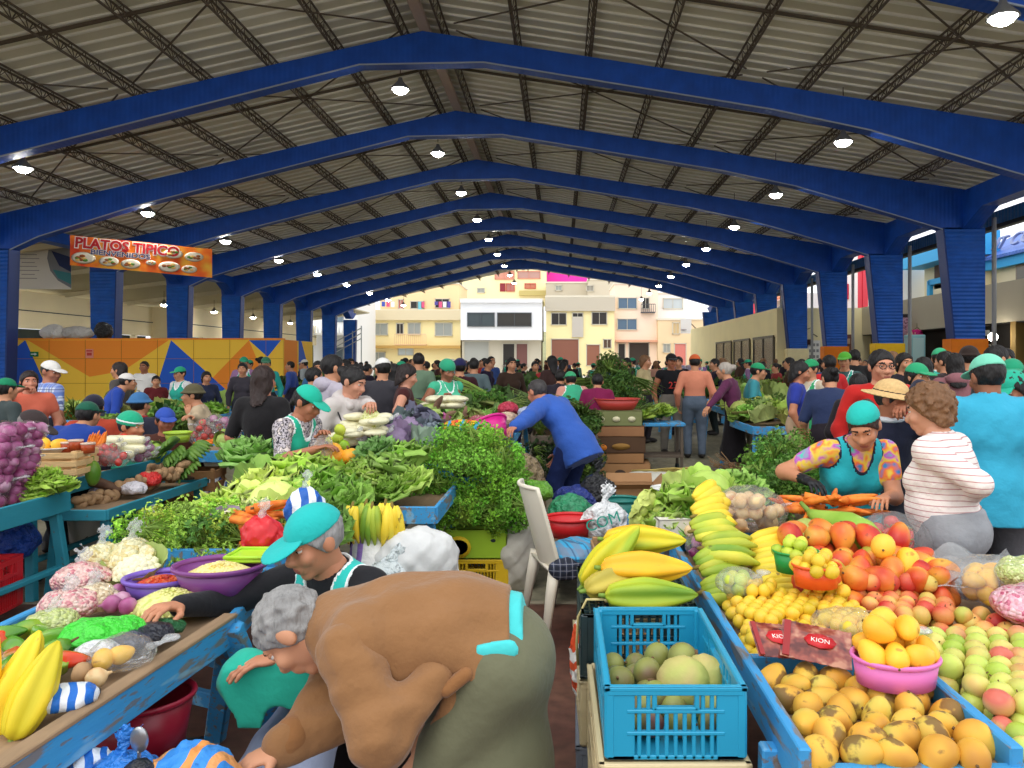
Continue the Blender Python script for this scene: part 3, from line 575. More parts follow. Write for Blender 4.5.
building('hill_house', 'bare grey concrete house on the hillside above the grey yellow building', 'house', 588, 630, 280, 300, 110, C(206, 196, 176), 8, [K2(700, 100, 722, 118)+(wf, C(150, 145, 135))])
building('hill_house', 'low grey block house between hillside roofs', 'house', 546, 590, 283, 300, 112, C(196, 186, 166), 8, [K2(612, 100, 632, 116)+(wf, gl)])
hl = MB(); hl.grid(lambda u, v: Vector((-60+u*120, 125+v*60, -.05+v*9*math.sin(min(1, u*1.6)*PI*.62))), 16, 8); struct('hill', hl, mat('hill_earth', C(150, 150, 110), .9, var=(.2, .2)))
# buildings at the right, facing the hall
t = thing('shop_building', 'cream building with a blue roof sign band beyond the right columns', 'building', (21.5, 31, 0)); b = MB(); b.box((2, 0, 3.2), (4, 20, 6.4)); obj('wall', b, CREAM, t)
b = MB(); b.box((-.1, 0, 6.35), (.5, 20.4, .5)); obj('eave_band', b, mat('sky_blue_paint', C(60, 165, 220), .6), t); b = MB(); b.prism([(-.5, 6.55), (3.6, 8.6), (3.6, 8.75), (-.5, 6.7)], 20.4); obj('roof', b, ribbed('blue_roof', C(84, 120, 200), 'Y', 1.2, .6), t)
text('AUT COMUNAL', 1.0, mat('roof_letter', C(150, 160, 196), .6), t, (-.0, 4.2, 7.35), (PI/2-.5, 0, -PI/2), .06, 'lettering', 1.2)
w = MB(); w.box((-.05, 4.4, 5.35), (.15, 1.6, 1.5)); wo = obj('window', w, mat('win_frame_brown', C(150, 130, 110), .6), t); w = MB(); w.box((-.12, 4.4, 5.35), (.1, 1.3, 1.25)); obj('pane', w, mat('pane_dim', C(120, 115, 105), .3), wo)
t = thing('terrace_house', 'cream house with bright blue trim and a terrace beyond the right columns', 'house', (20.5, 41.5, 0)); b = MB(); b.box((2.5, 0, 3.5), (4, 6, 7)); b.box((.4, -.8, 2.9), (.2, 5, 5.8)); obj('wall', b, CREAM, t)
b = MB(); b.box((.3, 0, 7.5), (2, 6.6, 1.2)); b.box((.25, -.8, 6.0), (.3, 5, .3)); b.box((.25, 1.7, 4.6), (.3, .3, 3)); obj('trim_band', b, mat('sky_blue_paint', C(60, 165, 220), .6), t); b = MB(); b.box((.45, .9, 6.35), (.3, 1, 1.5)); obj('door', b, mat('door_brown', C(90, 60, 46), .6), t)
t = thing('white_tower', 'narrow white rendered wall beyond the yellow based column', 'building', (19.5, 47.2, 0)); b = MB(); b.box((1.5, 0, 3.9), (3, 3.4, 7.8)); obj('wall', b, mat('house_white', C(240, 240, 238), .8), t); b = MB(); b.box((0, -1.5, 3.9), (.12, .12, 7.8)); obj('drain_pipe', b, m_truss, t)
t = thing('red_house', 'white house with red corner pillars seen between the right columns', 'house', (20.6, 55.5, 0)); b = MB(); b.box((2, 0, 4.5), (4, 9, 9)); obj('wall', b, mat('house_bright', C(248, 240, 240), .8), t); b = MB()
for y in (-4.2, -3.3, 4.2): b.box((-.1, y, 4.5), (.5, .7, 9.2))
obj('pillar_trim', b, mat('red_paint', C(225, 60, 80), .7), t); b = MB(); b.box((-.06, .6, 6.6), (.2, 2.0, 1.1)); obj('window', b, mat('red_window', C(190, 40, 60), .5), t)
t = thing('orange_roof_house', 'grey house with orange tiled roof seen between the far right columns', 'house', (20, 68, 0)); b = MB(); b.box((2, 0, 3.6), (4, 10, 7.2)); obj('wall', b, mat('house_grey', C(220, 220, 222), .8), t); b = MB(); b.prism([(-1, 7.0), (3.4, 9.4), (3.4, 9.6), (-1, 7.2)], 10.4); obj('roof', b, mat('tile_orange', C(225, 140, 100), .8), t); w = MB(); w.box((-.05, 1, 5.8), (.2, 3, 1.6)); obj('window', w, mat('pane_blue', C(90, 115, 140), .3), t)
t = thing('red_house', 'red striped house farthest along the right side', 'house', (19.5, 79, 0)); b = MB(); b.box((2, 0, 4), (4, 8, 8)); obj('wall', b, mat('house_pinkish', C(245, 215, 210), .8), t); b = MB(); b.box((-.1, 1, 4), (.4, 1.6, 8)); b.box((-.1, -2.6, 4), (.4, 1, 8)); obj('pillar_trim', b, mat('red_paint', C(225, 60, 80), .7), t)
# shop goods and stall furniture on the right
t = thing('shop_awning_sign', 'dark box shelf with a purple printed cloth above the hat stall', 'sign', P(903, 322, 38)); b = MB(); b.rbox((.3, 0, -.0), (2.6, .6, .75), .02); obj('box', b, mat('sign_box_dark', C(40, 30, 30), .6), t); b = MB(); b.box((-.2, -.32, -.1), (1.6, .03, .6)); obj('cloth', b, mat('cloth_purple', None, .8, ramp=(6, [C(120, 70, 100), C(190, 150, 165), C(90, 50, 70)])), t)
for i, (px, py, c_, lab) in enumerate(((903, 336, C(150, 110, 120), 'grey pink jacket hanging at the clothes shop'), (911, 338, C(205, 185, 150), 'cream jacket hanging at the clothes shop'), (917, 336, C(190, 30, 110), 'magenta jacket hanging at the clothes shop'), (889, 344, C(50, 50, 90), 'navy bag hanging in front of the yellow column base'), (896, 342, C(70, 60, 60), 'dark bag hanging in front of the yellow column base'))):
    p = P(px, py, 36.5-(i > 2)*.0); t = thing('hanging_jacket' if i < 3 else 'hanging_bag', lab, 'jacket' if i < 3 else 'bag', p)
    if i < 3: blob('cloth', [ell((0, 0, 0), (.2, .08, .34)), cap((-.18, 0, .25), (-.28, 0, -.2), .07), cap((.18, 0, .25), (.28, 0, -.2), .07)], .04, mat('cloth_far', None, .8), t, c_)
    else: blob('pouch', [ell((0, 0, -.1), (.2, .1, .3)), cap((-.1, 0, .15), (0, 0, .4), .03), cap((.1, 0, .15), (0, 0, .4), .03)], .03, mat('cloth_far', None, .8), t, c_)
    b = MB(); b.tube([(-.15, 0, .3), (0, 0, .42), (.15, 0, .3)], .012, 6); b.tube([(0, 0, .42), (0, 0, .62)], .01, 6); obj('hanger', b, m_truss, t)
t = thing('display_cabinet', 'pale turquoise cabinet standing beside the orange column base', 'cabinet', (16.3, 35.5, 0), 0); b = MB(); b.rbox((0, 0, 1.4), (.7, .7, 2.8), .03); obj('body', b, mat('cab_turq', C(150, 205, 210), .5), t); b = MB(); b.box((-.36, 0, 1.5), (.03, .5, 2.3)); b.box((0, -.36, 1.5), (.5, .03, 2.3)); obj('door', b, mat('cab_glass', C(190, 225, 225), .15), t)
t = thing('bulb_lamp', 'bright bare bulb lit inside the dark shop at right edge', 'lamp', P(993, 337, 29.5)); b = MB(); b.sph((0, 0, 0), .17, 14, 10); obj('bulb', b, mat('bulb_glow', C(255, 250, 235), .4, emit=((1, .95, .85, 1), 25)), t); b = MB(); b.tube([(0, 0, .15), (0, 0, .5)], .03, 8); obj('cord', b, m_truss, t)
t = thing('shop_shelf', 'white shelf of small goods inside the shop at right edge', 'shelf', P(1000, 340, 31.5)); b = MB()
for k in range(4): b.box((.3, 0, -.6+.4*k), (2.2, .3, .05))
obj('shelf_board', b, mat('shelf_white', C(215, 210, 200), .7), t); b = MB()
for k in range(30): b.box((-.7+.07*k*1, -.05, -.5+.4*(k % 4)), (.1, .2, random.uniform(.12, .26)), mi=k % 3)
so_ = obj('goods', b, [mat('good_a', C(190, 170, 150), .6), mat('good_b', C(150, 140, 160), .6), mat('good_c', C(205, 205, 200), .6)], t); so_['kind'] = 'stuff'
# basketball hoop and stair rail at the far end
t = thing('basketball_hoop', 'white basketball backboard with hoop near the tan building', 'hoop', P(686, 330, 78)); b = MB(); b.box((0, 0, .4), (1.1, .06, 1.5)); obj('backboard', b, mat('board_white', C(225, 225, 225), .5), t); b = MB(); b.tube([(.28*math.cos(a)-.3, -.35+.28*math.sin(a), 0) for a in np.linspace(0, 2*PI, 17)[:-1]], .03, 6, closed=True); obj('rim', b, mat('rim_dark', C(90, 60, 50), .5), t); b = MB(); b.bar((.4, .1, 0), (2.0, .6, -2), .08, .08); b.bar((.4, .1, .8), (2.4, .6, -1.2), .08, .08); b.bar((2.2, .6, -1), (2.2, .6, -4.9), .1, .1); obj('post', b, m_truss, t)
t = thing('stair_railing', 'grey tubular stair railing at the far left end of the hall', 'railing', P(345, 342, 66)); b = MB()
for k in range(3): b.bar((-1.6, 0, -.6-.45*k+.2), (1.4, 0, 1.2-.45*k), .07, .07)
for k in range(5): b.bar((-1.6+.75*k, 0, -3.2), (-1.6+.75*k, 0, -.6+.6*.75*k+.2), .07, .07)
obj('rail', b, mat('rail_grey', C(170, 175, 178), .5), t)
# ================================================================ people
def V3(*a): return np.array(a, float)
def unit(v): return v/max(1e-9, np.linalg.norm(v))
m_skin = mat('skin', None, .5, bump=(60, .12, .003), spec=.35)
m_lip = mat('lips', C(170, 98, 84), .5); m_brow = mat('eyebrow', C(40, 32, 28), .8); m_eye = mat('eye_white', C(225, 222, 215), .25); m_iris = mat('iris', C(34, 22, 16), .15)
m_cloth = mat('cloth', None, .82, bump=(9, .5, .03), var=(5, .07), sheen=.1, spec=.2); m_knit = mat('knit', None, .92, bump=(26, .45, .015), var=(8, .08), sheen=.2, spec=.15)
m_hair = mat('hair', None, .55, bump=(45, .9, .02), stretch=(1, 1, .25), var=(30, .25), spec=.4); m_trim = mat('white_piping', C(232, 238, 236), .7); m_dktrim = mat('navy_piping', C(24, 30, 52), .7)
m_straw = mat('straw', C(212, 176, 120), .8, bump=(70, .6, .01), var=(60, .15)); m_band = mat('hat_band', C(52, 40, 36), .8); m_shoe = mat('shoe', None, .5)
m_denim = mat('denim', None, .85, bump=(14, .5, .025), var=(9, .12), spec=.15)
def ik(a, c, l1, l2, pole):
    d = c-a; L = np.linalg.norm(d); L = min(L, (l1+l2)*.999); u = unit(d); c = a+u*L
    x = (l1*l1-l2*l2+L*L)/(2*L); h = math.sqrt(max(0, l1*l1-x*x)); p = pole-u*(pole@u); return a+u*x+unit(p)*h, c
def hand_mesh(w, d, n, t, s, curl=.35, vox=.0042, spread=.12, grip=1.0):
    """palm, four bent fingers and a thumb; w wrist, d along the hand, n out of the palm, t towards the thumb"""
    Q = lambda a, b, c: w+(d*a+n*b+t*c)*s
    M = np.stack([d, t, n], 1)
    pr = [ell(Q(.045, 0, 0), np.array([.05, .041, .0155])*s, M), cap(Q(-.03, 0, 0), Q(.01, 0, 0), .024*s, .026*s, (n, .7))]
    for i, (off, L, r) in enumerate(((.030, .95, .0088), (.010, 1.07, .0092), (-.011, 1.0, .0088), (-.030, .8, .0078))):
        a = .12+curl*(.8+.12*i); p = Q(.08-.004*abs(i-1.3), .0, off); sp = spread*(1.3-i)*.35
        for k, l in enumerate((.043, .028, .021)):
            dr = unit(d*math.cos(a)+n*math.sin(a)+t*sp); q = p+dr*l*L*s; pr.append(cap(p, q, r*s*(1-.08*k), r*s*(.94-.08*k), k=.006)); p = q; a += curl*1.15*grip
    p = Q(.018, .006, .03); q = p+unit(d*.62+t*.62+n*.35)*.042*s; r_ = q+unit(d*.85+t*.12+n*.5)*.034*s
    pr += [cap(p, q, .0135*s, .0105*s, k=.012), cap(q, r_, .0105*s, .0085*s, k=.006)]
    return sdf(pr, vox*max(s, .8), .012)[:2]
TEAL, TEAL2 = C(38, 190, 182), C(40, 160, 140)
SK, SKD = C(196, 138, 104), C(160, 104, 76)
def person(label, loc, yaw, H=1.56, sex='f', bw=1., bd=1., lean=0, twist=0, hip=None, legs='stand', lh=None, rh=None, lp=None, rp=None, lhn=None, rhn=None, curl=(.35, .35), head=(0, 0, 0),
           hair=('short', C(30, 24, 22)), hat=None, top=(C(60, 60, 70), 1.9), tmat=None, vest=None, low=('trousers', C(50, 52, 60)), skin=SK, vox=.016, hv=.009, shoe=C(40, 36, 34), hem=.07, glasses=False,
           hood=None, apron=None, group=None, belly=0, neckfwd=0, vmat=None, hands=True, bag=None, lmat=None, hairlump=0, collar=None, mask=None, bracelet=False, prop=None, top_infl=.010, long_vest=.12, ring=False, xtop=None, xlow=None, rglove=None, larm=1.):
    root = thing('person', label, 'person', loc, yaw, group)
    s = H/1.62; X = V3(1, 0, 0); U = V3(0, 0, 1); Fw = V3(0, -1, 0)
    def fr(a): return V3(0, -math.sin(a), math.cos(a)), V3(0, -math.cos(a), -math.sin(a))
    hz = hip if hip is not None else .525*H; hc_ = V3(0, 0, hz); a1, a2 = R(lean*.62), R(lean)
    d1, f1 = fr(a1); d2, f2 = fr(a2); X2 = X*math.cos(R(twist))+f2*math.sin(R(twist)); f2t = f2*math.cos(R(twist))-X*math.sin(R(twist))
    wst = hc_+d1*.11*H; nb = wst+d2*.19*H
    sl, sr = wst+d2*.158*H+X2*(.100 if sex == 'f' else .110)*H*bw**.5, wst+d2*.158*H-X2*(.100 if sex == 'f' else .110)*H*bw**.5
    nd = unit(d2*(.75 if lean > 35 else 1)+U*(.25 if lean > 35 else 0)+f2*(.18+neckfwd)); hc = nb+nd*.092*H
    p_, y_, r_ = (R(v) for v in head); hf = V3(math.sin(y_)*math.cos(p_), -math.cos(y_)*math.cos(p_), -math.sin(p_)); hx = unit(np.cross(U, -hf)) if abs(hf[2]) < .98 else X
    hx = unit(np.cross(hf, U))*-1.0; hu = np.cross(hf, hx)*-1.0
    if hu[2] < 0 and abs(p_) < 1.5: hu = -hu
    hx = hx*math.cos(r_)+hu*math.sin(r_); hu = unit(np.cross(hx, -hf)); hu = hu if hu@U > 0 or abs(p_) > 1.4 else -hu
    MH = np.stack([hx, hf, hu], 1); hs = s*1.02
    Hd = lambda a, b, c: hc+(hx*a+hf*b+hu*c)*hs
    def he(c, r): return ell(Hd(*c), np.array(r)*hs, MH)
    # legs
    hl, hr = hc_+X*.055*H, hc_-X*.055*H
    if legs == 'stand': fl_, fr_ = V3(.065*H, -.01*H, .045*H), V3(-.065*H, .02*H, .045*H)
    elif legs == 'sit': fl_, fr_ = V3(.09*H, -.27*H, .045*H), V3(-.09*H, -.25*H, .045*H)
    else: fl_, fr_ = (np.array(v, float) for v in legs)
    kl, fl_ = ik(hl, fl_, .245*H, .245*H, V3(.15, -1, .15)); kr, fr_ = ik(hr, fr_, .245*H, .245*H, V3(-.15, -1, .15))
    # arms
    def arm(sh, tgt, pole, sg, q=1.):
        if tgt is None: tgt = sh+V3(sg*.045*H, -.05*H, -.295*H)
        return ik(sh, np.array(tgt, float), .172*H*q, .152*H*q, np.array(pole if pole is not None else (sg*.6, .7, -.5), float))
    el, wl = arm(sl, lh, lp, 1, larm); er, wr = arm(sr, rh, rp, -1)
    M1 = np.stack([X, f1, d1], 1); M2 = np.stack([X2, f2t, d2], 1)
    def torso(i):
        t = [ell(wst+d2*.085*H, (.094*H*bw+i, .064*H*bd+i, .118*H+i), M2), ell(hc_+d1*.085*H+f1*(.012+belly)*H, (.088*H*bw+i, (.064+belly*.6)*H*bd+i, .1*H+i), M1), ell(hc_+d1*.005*H, (.1*H*bw+i, .072*H*bd+i, .08*H+i), M1), cap(sl-X2*.014*H-d2*.004*H, sr+X2*.014*H-d2*.004*H, .033*H+i), cap(sl-X2*.03*H, nb-d2*.01*H, .028*H+i, .03*H+i), cap(sr+X2*.03*H, nb-d2*.01*H, .028*H+i, .03*H+i), cap(wst+d2*.15*H, nb+nd*.008*H, .046*H+i, .033*H+i)]
        if sex == 'f': t += [ell(wst+d2*.065*H+X2*g*.044*H*bw+f2t*.048*H*bd, np.array((.042, .036, .042))*H*bd**.5+i, M2) for g in (-1, 1)]
        return t
    def arms(i, up, which=None):
        o = []
        for sh, e, w in (((sl, el, wl), (sr, er, wr)) if which is None else ((sl, el, wl),) if which == 'l' else ((sr, er, wr),)):
            o.append(cap(sh, sh+(e-sh)*min(1, up), .034*H*bw**.4+i, (.034+(.026-.034)*min(1, up))*H*bw**.4+i))
            if up > 1: q = min(1, up-1); o.append(cap(e, e+(w-e)*q, .0262*H+i, (.0262+(.0175-.0262)*q)*H+i*(.8)))
        return o
    def legp(i, up=2.):
        o = []
        for h, k, f in ((hl, kl, fl_), (hr, kr, fr_)):
            o.append(cap(h, h+(k-h)*min(1, up), .058*H*bw**.7+i, (.058+(.038-.058)*min(1, up))*H*bw**.5+i))
            if up > 1: q = up-1; o.append(cap(k, k+(f-k)*q, .037*H+i, (.037+(.026-.037)*q)*H+i))
        return o
    # body (skin): one continuous surface with head, hands
    mb = MB(); v, q, _ = sdf(torso(0)+arms(0, 2)+legp(0)+[cap(nb-d2*.02*H, hc-hu*.05*hs, .036*H, .033*H)]+[ell(f+V3(0, -.045*H, -.02*H), (.028*H, .075*H, .022*H)) for f in (fl_, fr_)], max(vox, .012), .03); mb.np(v, q)
    fw = .93 if sex == 'f' else 1.0
    hp = [he((0, -.008, .028), (.077, .097, .09)), he((0, .022, -.03), (.060*fw, .07, .086)), he((0, .068, -.098), (.026*fw, .022, .02)), cap(Hd(0, .09, .012), Hd(0, .113, -.026), .009*hs, .0155*hs, k=.012), he((.014, .098, -.03), (.011, .012, .009)), he((-.014, .098, -.03), (.011, .012, .009)),
          he((0, .082, .033), (.05, .016, .011)), he((.038, .072, -.024), (.026, .024, .026)), he((-.038, .072, -.024), (.026, .024, .026)), he((0, .088, -.058), (.026, .014, .0065)), he((0, .086, -.071), (.022, .014, .008)),
          he((.079, -.008, -.004), (.011, .02, .031)), he((-.079, -.008, -.004), (.011, .02, .031)), cap(nb+nd*.0, Hd(0, -.012, -.05), .036*H, .034*H)]
    def eyesock(x, y, z):
        o = None
        for g in (-1, 1):
            c = Hd(g*.033, .097, .012); d = .017*hs-np.sqrt((x-c[0])**2+(y-c[1])**2+(z-c[2])**2); o = d if o is None else np.maximum(o, d)
        return o
    v, q, _ = sdf(hp, hv, .022, [eyesock]); fc = v[q].mean(1)-hc; L3 = (fc@MH)/hs; x, y, z = L3.T; mi = np.zeros(len(q), int)
    lipm = (np.abs(x) < .024-.6*np.abs(z+.064)) & (y > .078) & (z > -.074) & (z < -.0545); mi[lipm] = 1
    mi[(np.abs(x) > .012) & (np.abs(x) < .05) & (y > .06) & (z > .031-.1*np.abs(np.abs(x)-.03)) & (z < .0395-.1*np.abs(np.abs(x)-.03))] = 2
    mb.np(v, q, mi)
    for g in (-1, 1):
        c = Hd(g*.033, .0795, .012); mb.sph(c-hf*.001*hs, .0132*hs, 12, 8, mi=3); mb.sph(c+hf*.0068*hs-hu*.001, .0072*hs, 10, 6, mi=4)
        lid = he((g*.033, .078, .016), (.0165, .0165, .0135)); vv, qq, _ = sdf([lid], .0035, .004, [lambda x, y, z: -((x-hc[0])*hu[0]+(y-hc[1])*hu[1]+(z-hc[2])*hu[2])/hs+.0142]); mb.np(vv, qq, 0); vv, qq, _ = sdf([he((g*.033, .078, .009), (.0165, .0165, .0135))], .0035, .004, [lambda x, y, z: ((x-hc[0])*hu[0]+(y-hc[1])*hu[1]+(z-hc[2])*hu[2])/hs-.0062]); mb.np(vv, qq, 0)
    if hands:
        for w, e, n_, cu, g, tg in ((wl, el, lhn, curl[0], 1, lh), (wr, er, rhn, curl[1], -1, rh)):
            d = unit(w-e); n = np.array(n_, float) if n_ is not None else (V3(0, 0, -1) if tg is not None and abs(d[2]) < .85 else V3(-g, 0, 0) if abs(d[0]) < .8 else V3(0, 0, -1))
            n = unit(n-d*(n@d)); t = np.cross(d, n)*-g; hv_, hq = hand_mesh(w, d, n, t, s*1.0, cu, vox=.0042 if vox < .013 else .006)
            if not (rglove and g < 0): mb.np(hv_, hq)
            if rglove and g < 0:
                gb = MB(); gv, gq = hand_mesh(w, d, n, t, s*1.08, cu, .0045); gb.np(gv, gq); go = obj('glove', gb, m_shoe, root, rglove); blob('cuff', [cap(w-d*.05, w+d*.01, .031*s, .03*s)], .006, m_shoe, go, rglove)
    body = obj('body', mb, [m_skin, m_lip, m_brow, m_eye, m_iris], root, skin)
    # clothes
    tc = tmat or m_cloth
    def hemcut(h, dd=d1): return lambda x, y, z: -((x-hc_[0])*dd[0]+(y-hc_[1])*dd[1]+(z-hc_[2])*dd[2])-h*H
    def ball(c, r): return lambda x, y, z: r-np.sqrt((x-c[0])**2+(y-c[1])**2+(z-c[2])**2)
    def subp(p): return lambda x, y, z: -p.d(x, y, z)
    if top:
        i = top_infl*s+.002
        if xtop:
            blob('sleeve', arms(i+.004, 1.97, 'l'), vox, tc, root, top[0], .04, (), lumps(.008, 30, 2.1))
            blob(xtop[2], torso(i)+arms(i, top[1], 'r')+xtop[0], vox, [tc, tc], root, top[0], .035, xtop[1], lump=lumps(.009, 22, 1.3))
        else: blob('sweater' if top[1] > 1.4 else 'shirt', torso(i)+arms(i, top[1])+([cap(hc_, hc_-d1*hem*H, .098*H*bw+i, .106*H*bw+i, (f1, .82))] if hem > .09 else []), vox, [tc, tc], root, top[0], .03, [hemcut(hem), subp(cap(nb+nd*.035*H, hc, .047*H, .05*H))], lump=(lumps(.004*s, 22/s, 1.3) if vox < .014 else None))
    if collar: blob('collar', [ell(nb+nd*.012*H, (.062*H, .058*H, .022*H), M2)], vox*.8, m_cloth, root, collar, .02, [subp(cap(nb, hc, .042*H))])
    if hood: blob('hood', [ell(nb-f2*.045*H+d2*.0*H, (.07*H, .045*H, .045*H), M2), cap(nb+X2*.05*H, nb+X2*.03*H+f2*.05*H-d2*.03*H, .022*H), cap(nb-X2*.05*H, nb-X2*.03*H+f2*.05*H-d2*.03*H, .022*H)], vox, tc, root, hood, .04)
    if vest:
        i = .020*s; gs = []
        tv = torso(i)+[cap(hc_-d1*.02*H, hc_-d1*long_vest*H, .106*H*bw+i, .116*H*bw+i, (f1, .84))]
        blob('vest', tv, vox*.85, [vmat or m_cloth, vest[1]], root, vest[0], .03, [hemcut(long_vest), subp(cap(sl+X2*.006*H, sl+X2*.2*H, .056*H)), subp(cap(sr-X2*.006*H, sr-X2*.2*H, .056*H)), subp(cap(nb+nd*.03*H, wst+d2*.105*H+f2t*.11*H*bd, .052*H, .008*H))], trim=max(.011, vox*.9))
    if low:
        i = .009*s+.002; cut = [lambda x, y, z: ((x-hc_[0])*d1[0]+(y-hc_[1])*d1[1]+(z-hc_[2])*d1[2])-.075*H]; lm = lmat or (m_denim if low[0] == 'trousers' else m_cloth); pel = [ell(hc_+d1*.005*H, (.1*H*bw+i, .074*H*bd+i, .085*H+i), M1), ell(hc_+d1*.07*H+f1*.01*H, (.09*H*bw+i, .07*H*bd+i, .07*H+i), M1)]
        if low[0] == 'trousers': blob('trousers', pel+legp(i+.004, 1.97), vox, lm, root, low[1], .03, cut, lump=(lumps(.004*s, 18/s, 2.) if vox < .014 else None))
        elif low[0] == 'shorts': blob('shorts', pel+legp(i+.012, .8), vox, lm, root, low[1], .03, cut)
        elif xlow: blob('skirt', pel+legp(i, 2.)+xlow[0], vox, lm, root, low[1], .06, xlow[1], lump=lambda x, y, z: .010*np.sin(y*38+z*9)*np.clip(.75-z, 0, .5))
        else:
            hemz = (low[2] if len(low) > 2 else .25); fm = (fl_+fr_)/2; km = (kl+kr)/2; bot = hc_+(fm-hc_)*(1-hemz); bot[2] = max(bot[2], hemz*H)
            kx = [cap(hc_, km*.5+bot*.5 if legs != 'sit' else km, .098*H*bw+i, .115*H*bw+i, (f1, .8)), cap(km*.5+bot*.5 if legs != 'sit' else km, bot, .115*H*bw+i, .125*H*bw+i)]
            blob('skirt', pel+kx+legp(i, 1.0), vox, lm, root, low[1], .05, cut+[lambda x, y, z: hemz*H-z+0*x])
    if apron:
        blob('apron', [ell(hc_+f1*.075*H*bd-d1*.07*H, (.095*H*bw, .02*H, .17*H), M1)], vox, m_cloth, root, apron, .03)
    for nm, f in (('shoe', fl_), ('shoe', fr_)): blob(nm, [ell(f+V3(0, -.048*H, -.018*H), (.033*H, .085*H, .03*H)), cap(f, f+V3(0, 0, .01), .032*H)], max(vox, .014), m_shoe, root, shoe, .02, [lambda x, y, z: .004-z+0*x+0*y])
    # hair and hats
    HL = lambda x, y, z: [((x-hc[0])*a[0]+(y-hc[1])*a[1]+(z-hc[2])*a[2])/hs for a in (hx, hf, hu)]
    if hair:
        k = hair[0]; th = {'short': .009, 'crop': .006, 'curly': .026, 'bob': .014, 'long': .012, 'bun': .009, 'tail': .009}.get(k, .01)
        hpz = [he((0, -.008, .028), (.077+th, .097+th, .09+th))]; low_ = {'short': -.062, 'crop': -.05, 'curly': -.1, 'bob': -.14, 'long': -.5, 'bun': -.075, 'tail': -.075}.get(k, -.07)
        if k in ('bob', 'curly'): hpz += [he((0, -.03, -.045), (.085, .075, .085))]
        if k == 'long': L_ = hair[2] if len(hair) > 2 else .34; back = f2*-1; hpz += [he((0, -.03, -.05), (.086, .07, .09)), cap(Hd(0, -.06, -.05), nb-f2*.06*H+unit(-U*.7-d2*.3)*L_*.45*s, .07*hs, .075*hs, (hf, .55)), cap(nb-f2*.06*H+unit(-U*.7-d2*.3)*L_*.45*s, nb-f2*.06*H+unit(-U*.6-d2*.4)*L_*s, .075*hs, .045*hs, (hf, .5))]
        if k == 'bun': hpz += [he((0, -.125, .05), (.045, .04, .042))]
        if k == 'tail': hpz += [cap(Hd(0, -.1, .03), nb-f2*.075*H, .025*hs, .03*hs), cap(nb-f2*.075*H, nb-f2*.08*H-d2*.14*H, .03*hs, .012*hs)]
        def fcut(x, y, z):
            a, b, c = HL(x, y, z); return np.maximum(np.minimum(b*.74-c*.62-(.026 if k not in ('crop',) else .012), .09-np.abs(a)*.55-0*b), low_-c+.0*a)*hs
        blob('hair', hpz, min(hv, .009) if vox < .02 else hv, m_hair, root, hair[1], .03, [fcut], lump=lumps(hairlump or (.009 if k == 'curly' else .003), 75/s, 3))
    if hat:
        k = hat[0]; hcut = lambda x, y, z: (lambda a, b, c: (.043-.16*b-c)*hs)(*HL(x, y, z))
        bm = hat[2] if len(hat) > 2 else m_cloth
        if k in ('cap', 'visor'):
            o = blob('cap', [he((0, -.008, .036), (.089, .11, .098))], hv, bm, root, hat[1], .02, [hcut]); blob('brim', [ell(Hd(0, .118, .038), np.array((.078, .082, .009))*hs, np.stack([hx, unit(hf-hu*.22), unit(hu+hf*.22)], 1))], hv*.8, bm, o, hat[1], .01, [lambda x, y, z: (.045-HL(x, y, z)[1])*hs])
        elif k == 'straw':
            o = blob('hat', [he((0, -.008, .055), (.094, .113, .085)), he((0, 0, .03), (.185, .2, .012))], hv*.8, m_straw, root, None, .03, [lambda x, y, z: (lambda a, b, c: (.018-c+0*a)*hs)(*HL(x, y, z))]); blob('hat_band', [he((0, -.008, .05), (.099, .118, .07))], hv*.8, m_band, o, None, .01, [lambda x, y, z: (lambda a, b, c: np.maximum(.034-c, c-.062)*hs)(*HL(x, y, z))])
        elif k == 'beanie': 
            o = blob('knit_hat', [he((0, -.012, .045), (.093, .112, .1))], hv, m_knit, root, hat[1], .02, [lambda x, y, z: (lambda a, b, c: (.02+.12*b*-1-c)*hs)(*HL(x, y, z))])
            if len(hat) > 3: blob('stripe', [he((0, -.012, .045), (.096, .115, .103))], hv*.8, m_trim, o, None, .01, [lambda x, y, z: (lambda a, b, c: np.maximum(.045-.12*b-c, c+.12*b-.062)*hs)(*HL(x, y, z))])
        elif k == 'net': blob('head_cover', [he((0, -.016, .05), (.09, .108, .088))], hv, bm, root, hat[1], .02, [lambda x, y, z: (lambda a, b, c: (.05+.25*b-c)*hs)(*HL(x, y, z))])
        elif k == 'bucket': blob('hat', [he((0, -.008, .045), (.09, .11, .095)), he((0, 0, .035), (.125, .14, .016))], hv, bm, root, hat[1], .03, [lambda x, y, z: (lambda a, b, c: (.022-c+0*a)*hs)(*HL(x, y, z))])
    if glasses:
        b = MB()
        for g in (-1, 1): b.tube([Hd(g*.034+.024*math.cos(a), .112, .012+.019*math.sin(a)) for a in np.linspace(0, 2*PI, 15)[:-1]], .0028*hs, 6, closed=True); b.tube([Hd(g*.058, .11, .014), Hd(g*.08, .0, .012)], .0025*hs, 6)
        b.tube([Hd(-.01, .113, .014), Hd(.01, .113, .014)], .0025*hs, 6); obj('glasses', b, mat('glasses_black', C(25, 25, 28), .3), root)
    if bracelet:
        b = MB(); w, e = wl, el; d = unit(w-e); a = unit(np.cross(d, U+.01)); c_ = np.cross(d, a); b.tube([w-d*.015+(a*math.cos(t)+c_*math.sin(t))*.034*s for t in np.linspace(0, 2*PI, 17)[:-1]], .004, 6, closed=True); obj('bracelet', b, mat('bead_brown', C(70, 40, 30), .4), root)
    root['_j'] = [float(v) for v in list(wl)+list(wr)+list(hc)]
    return root
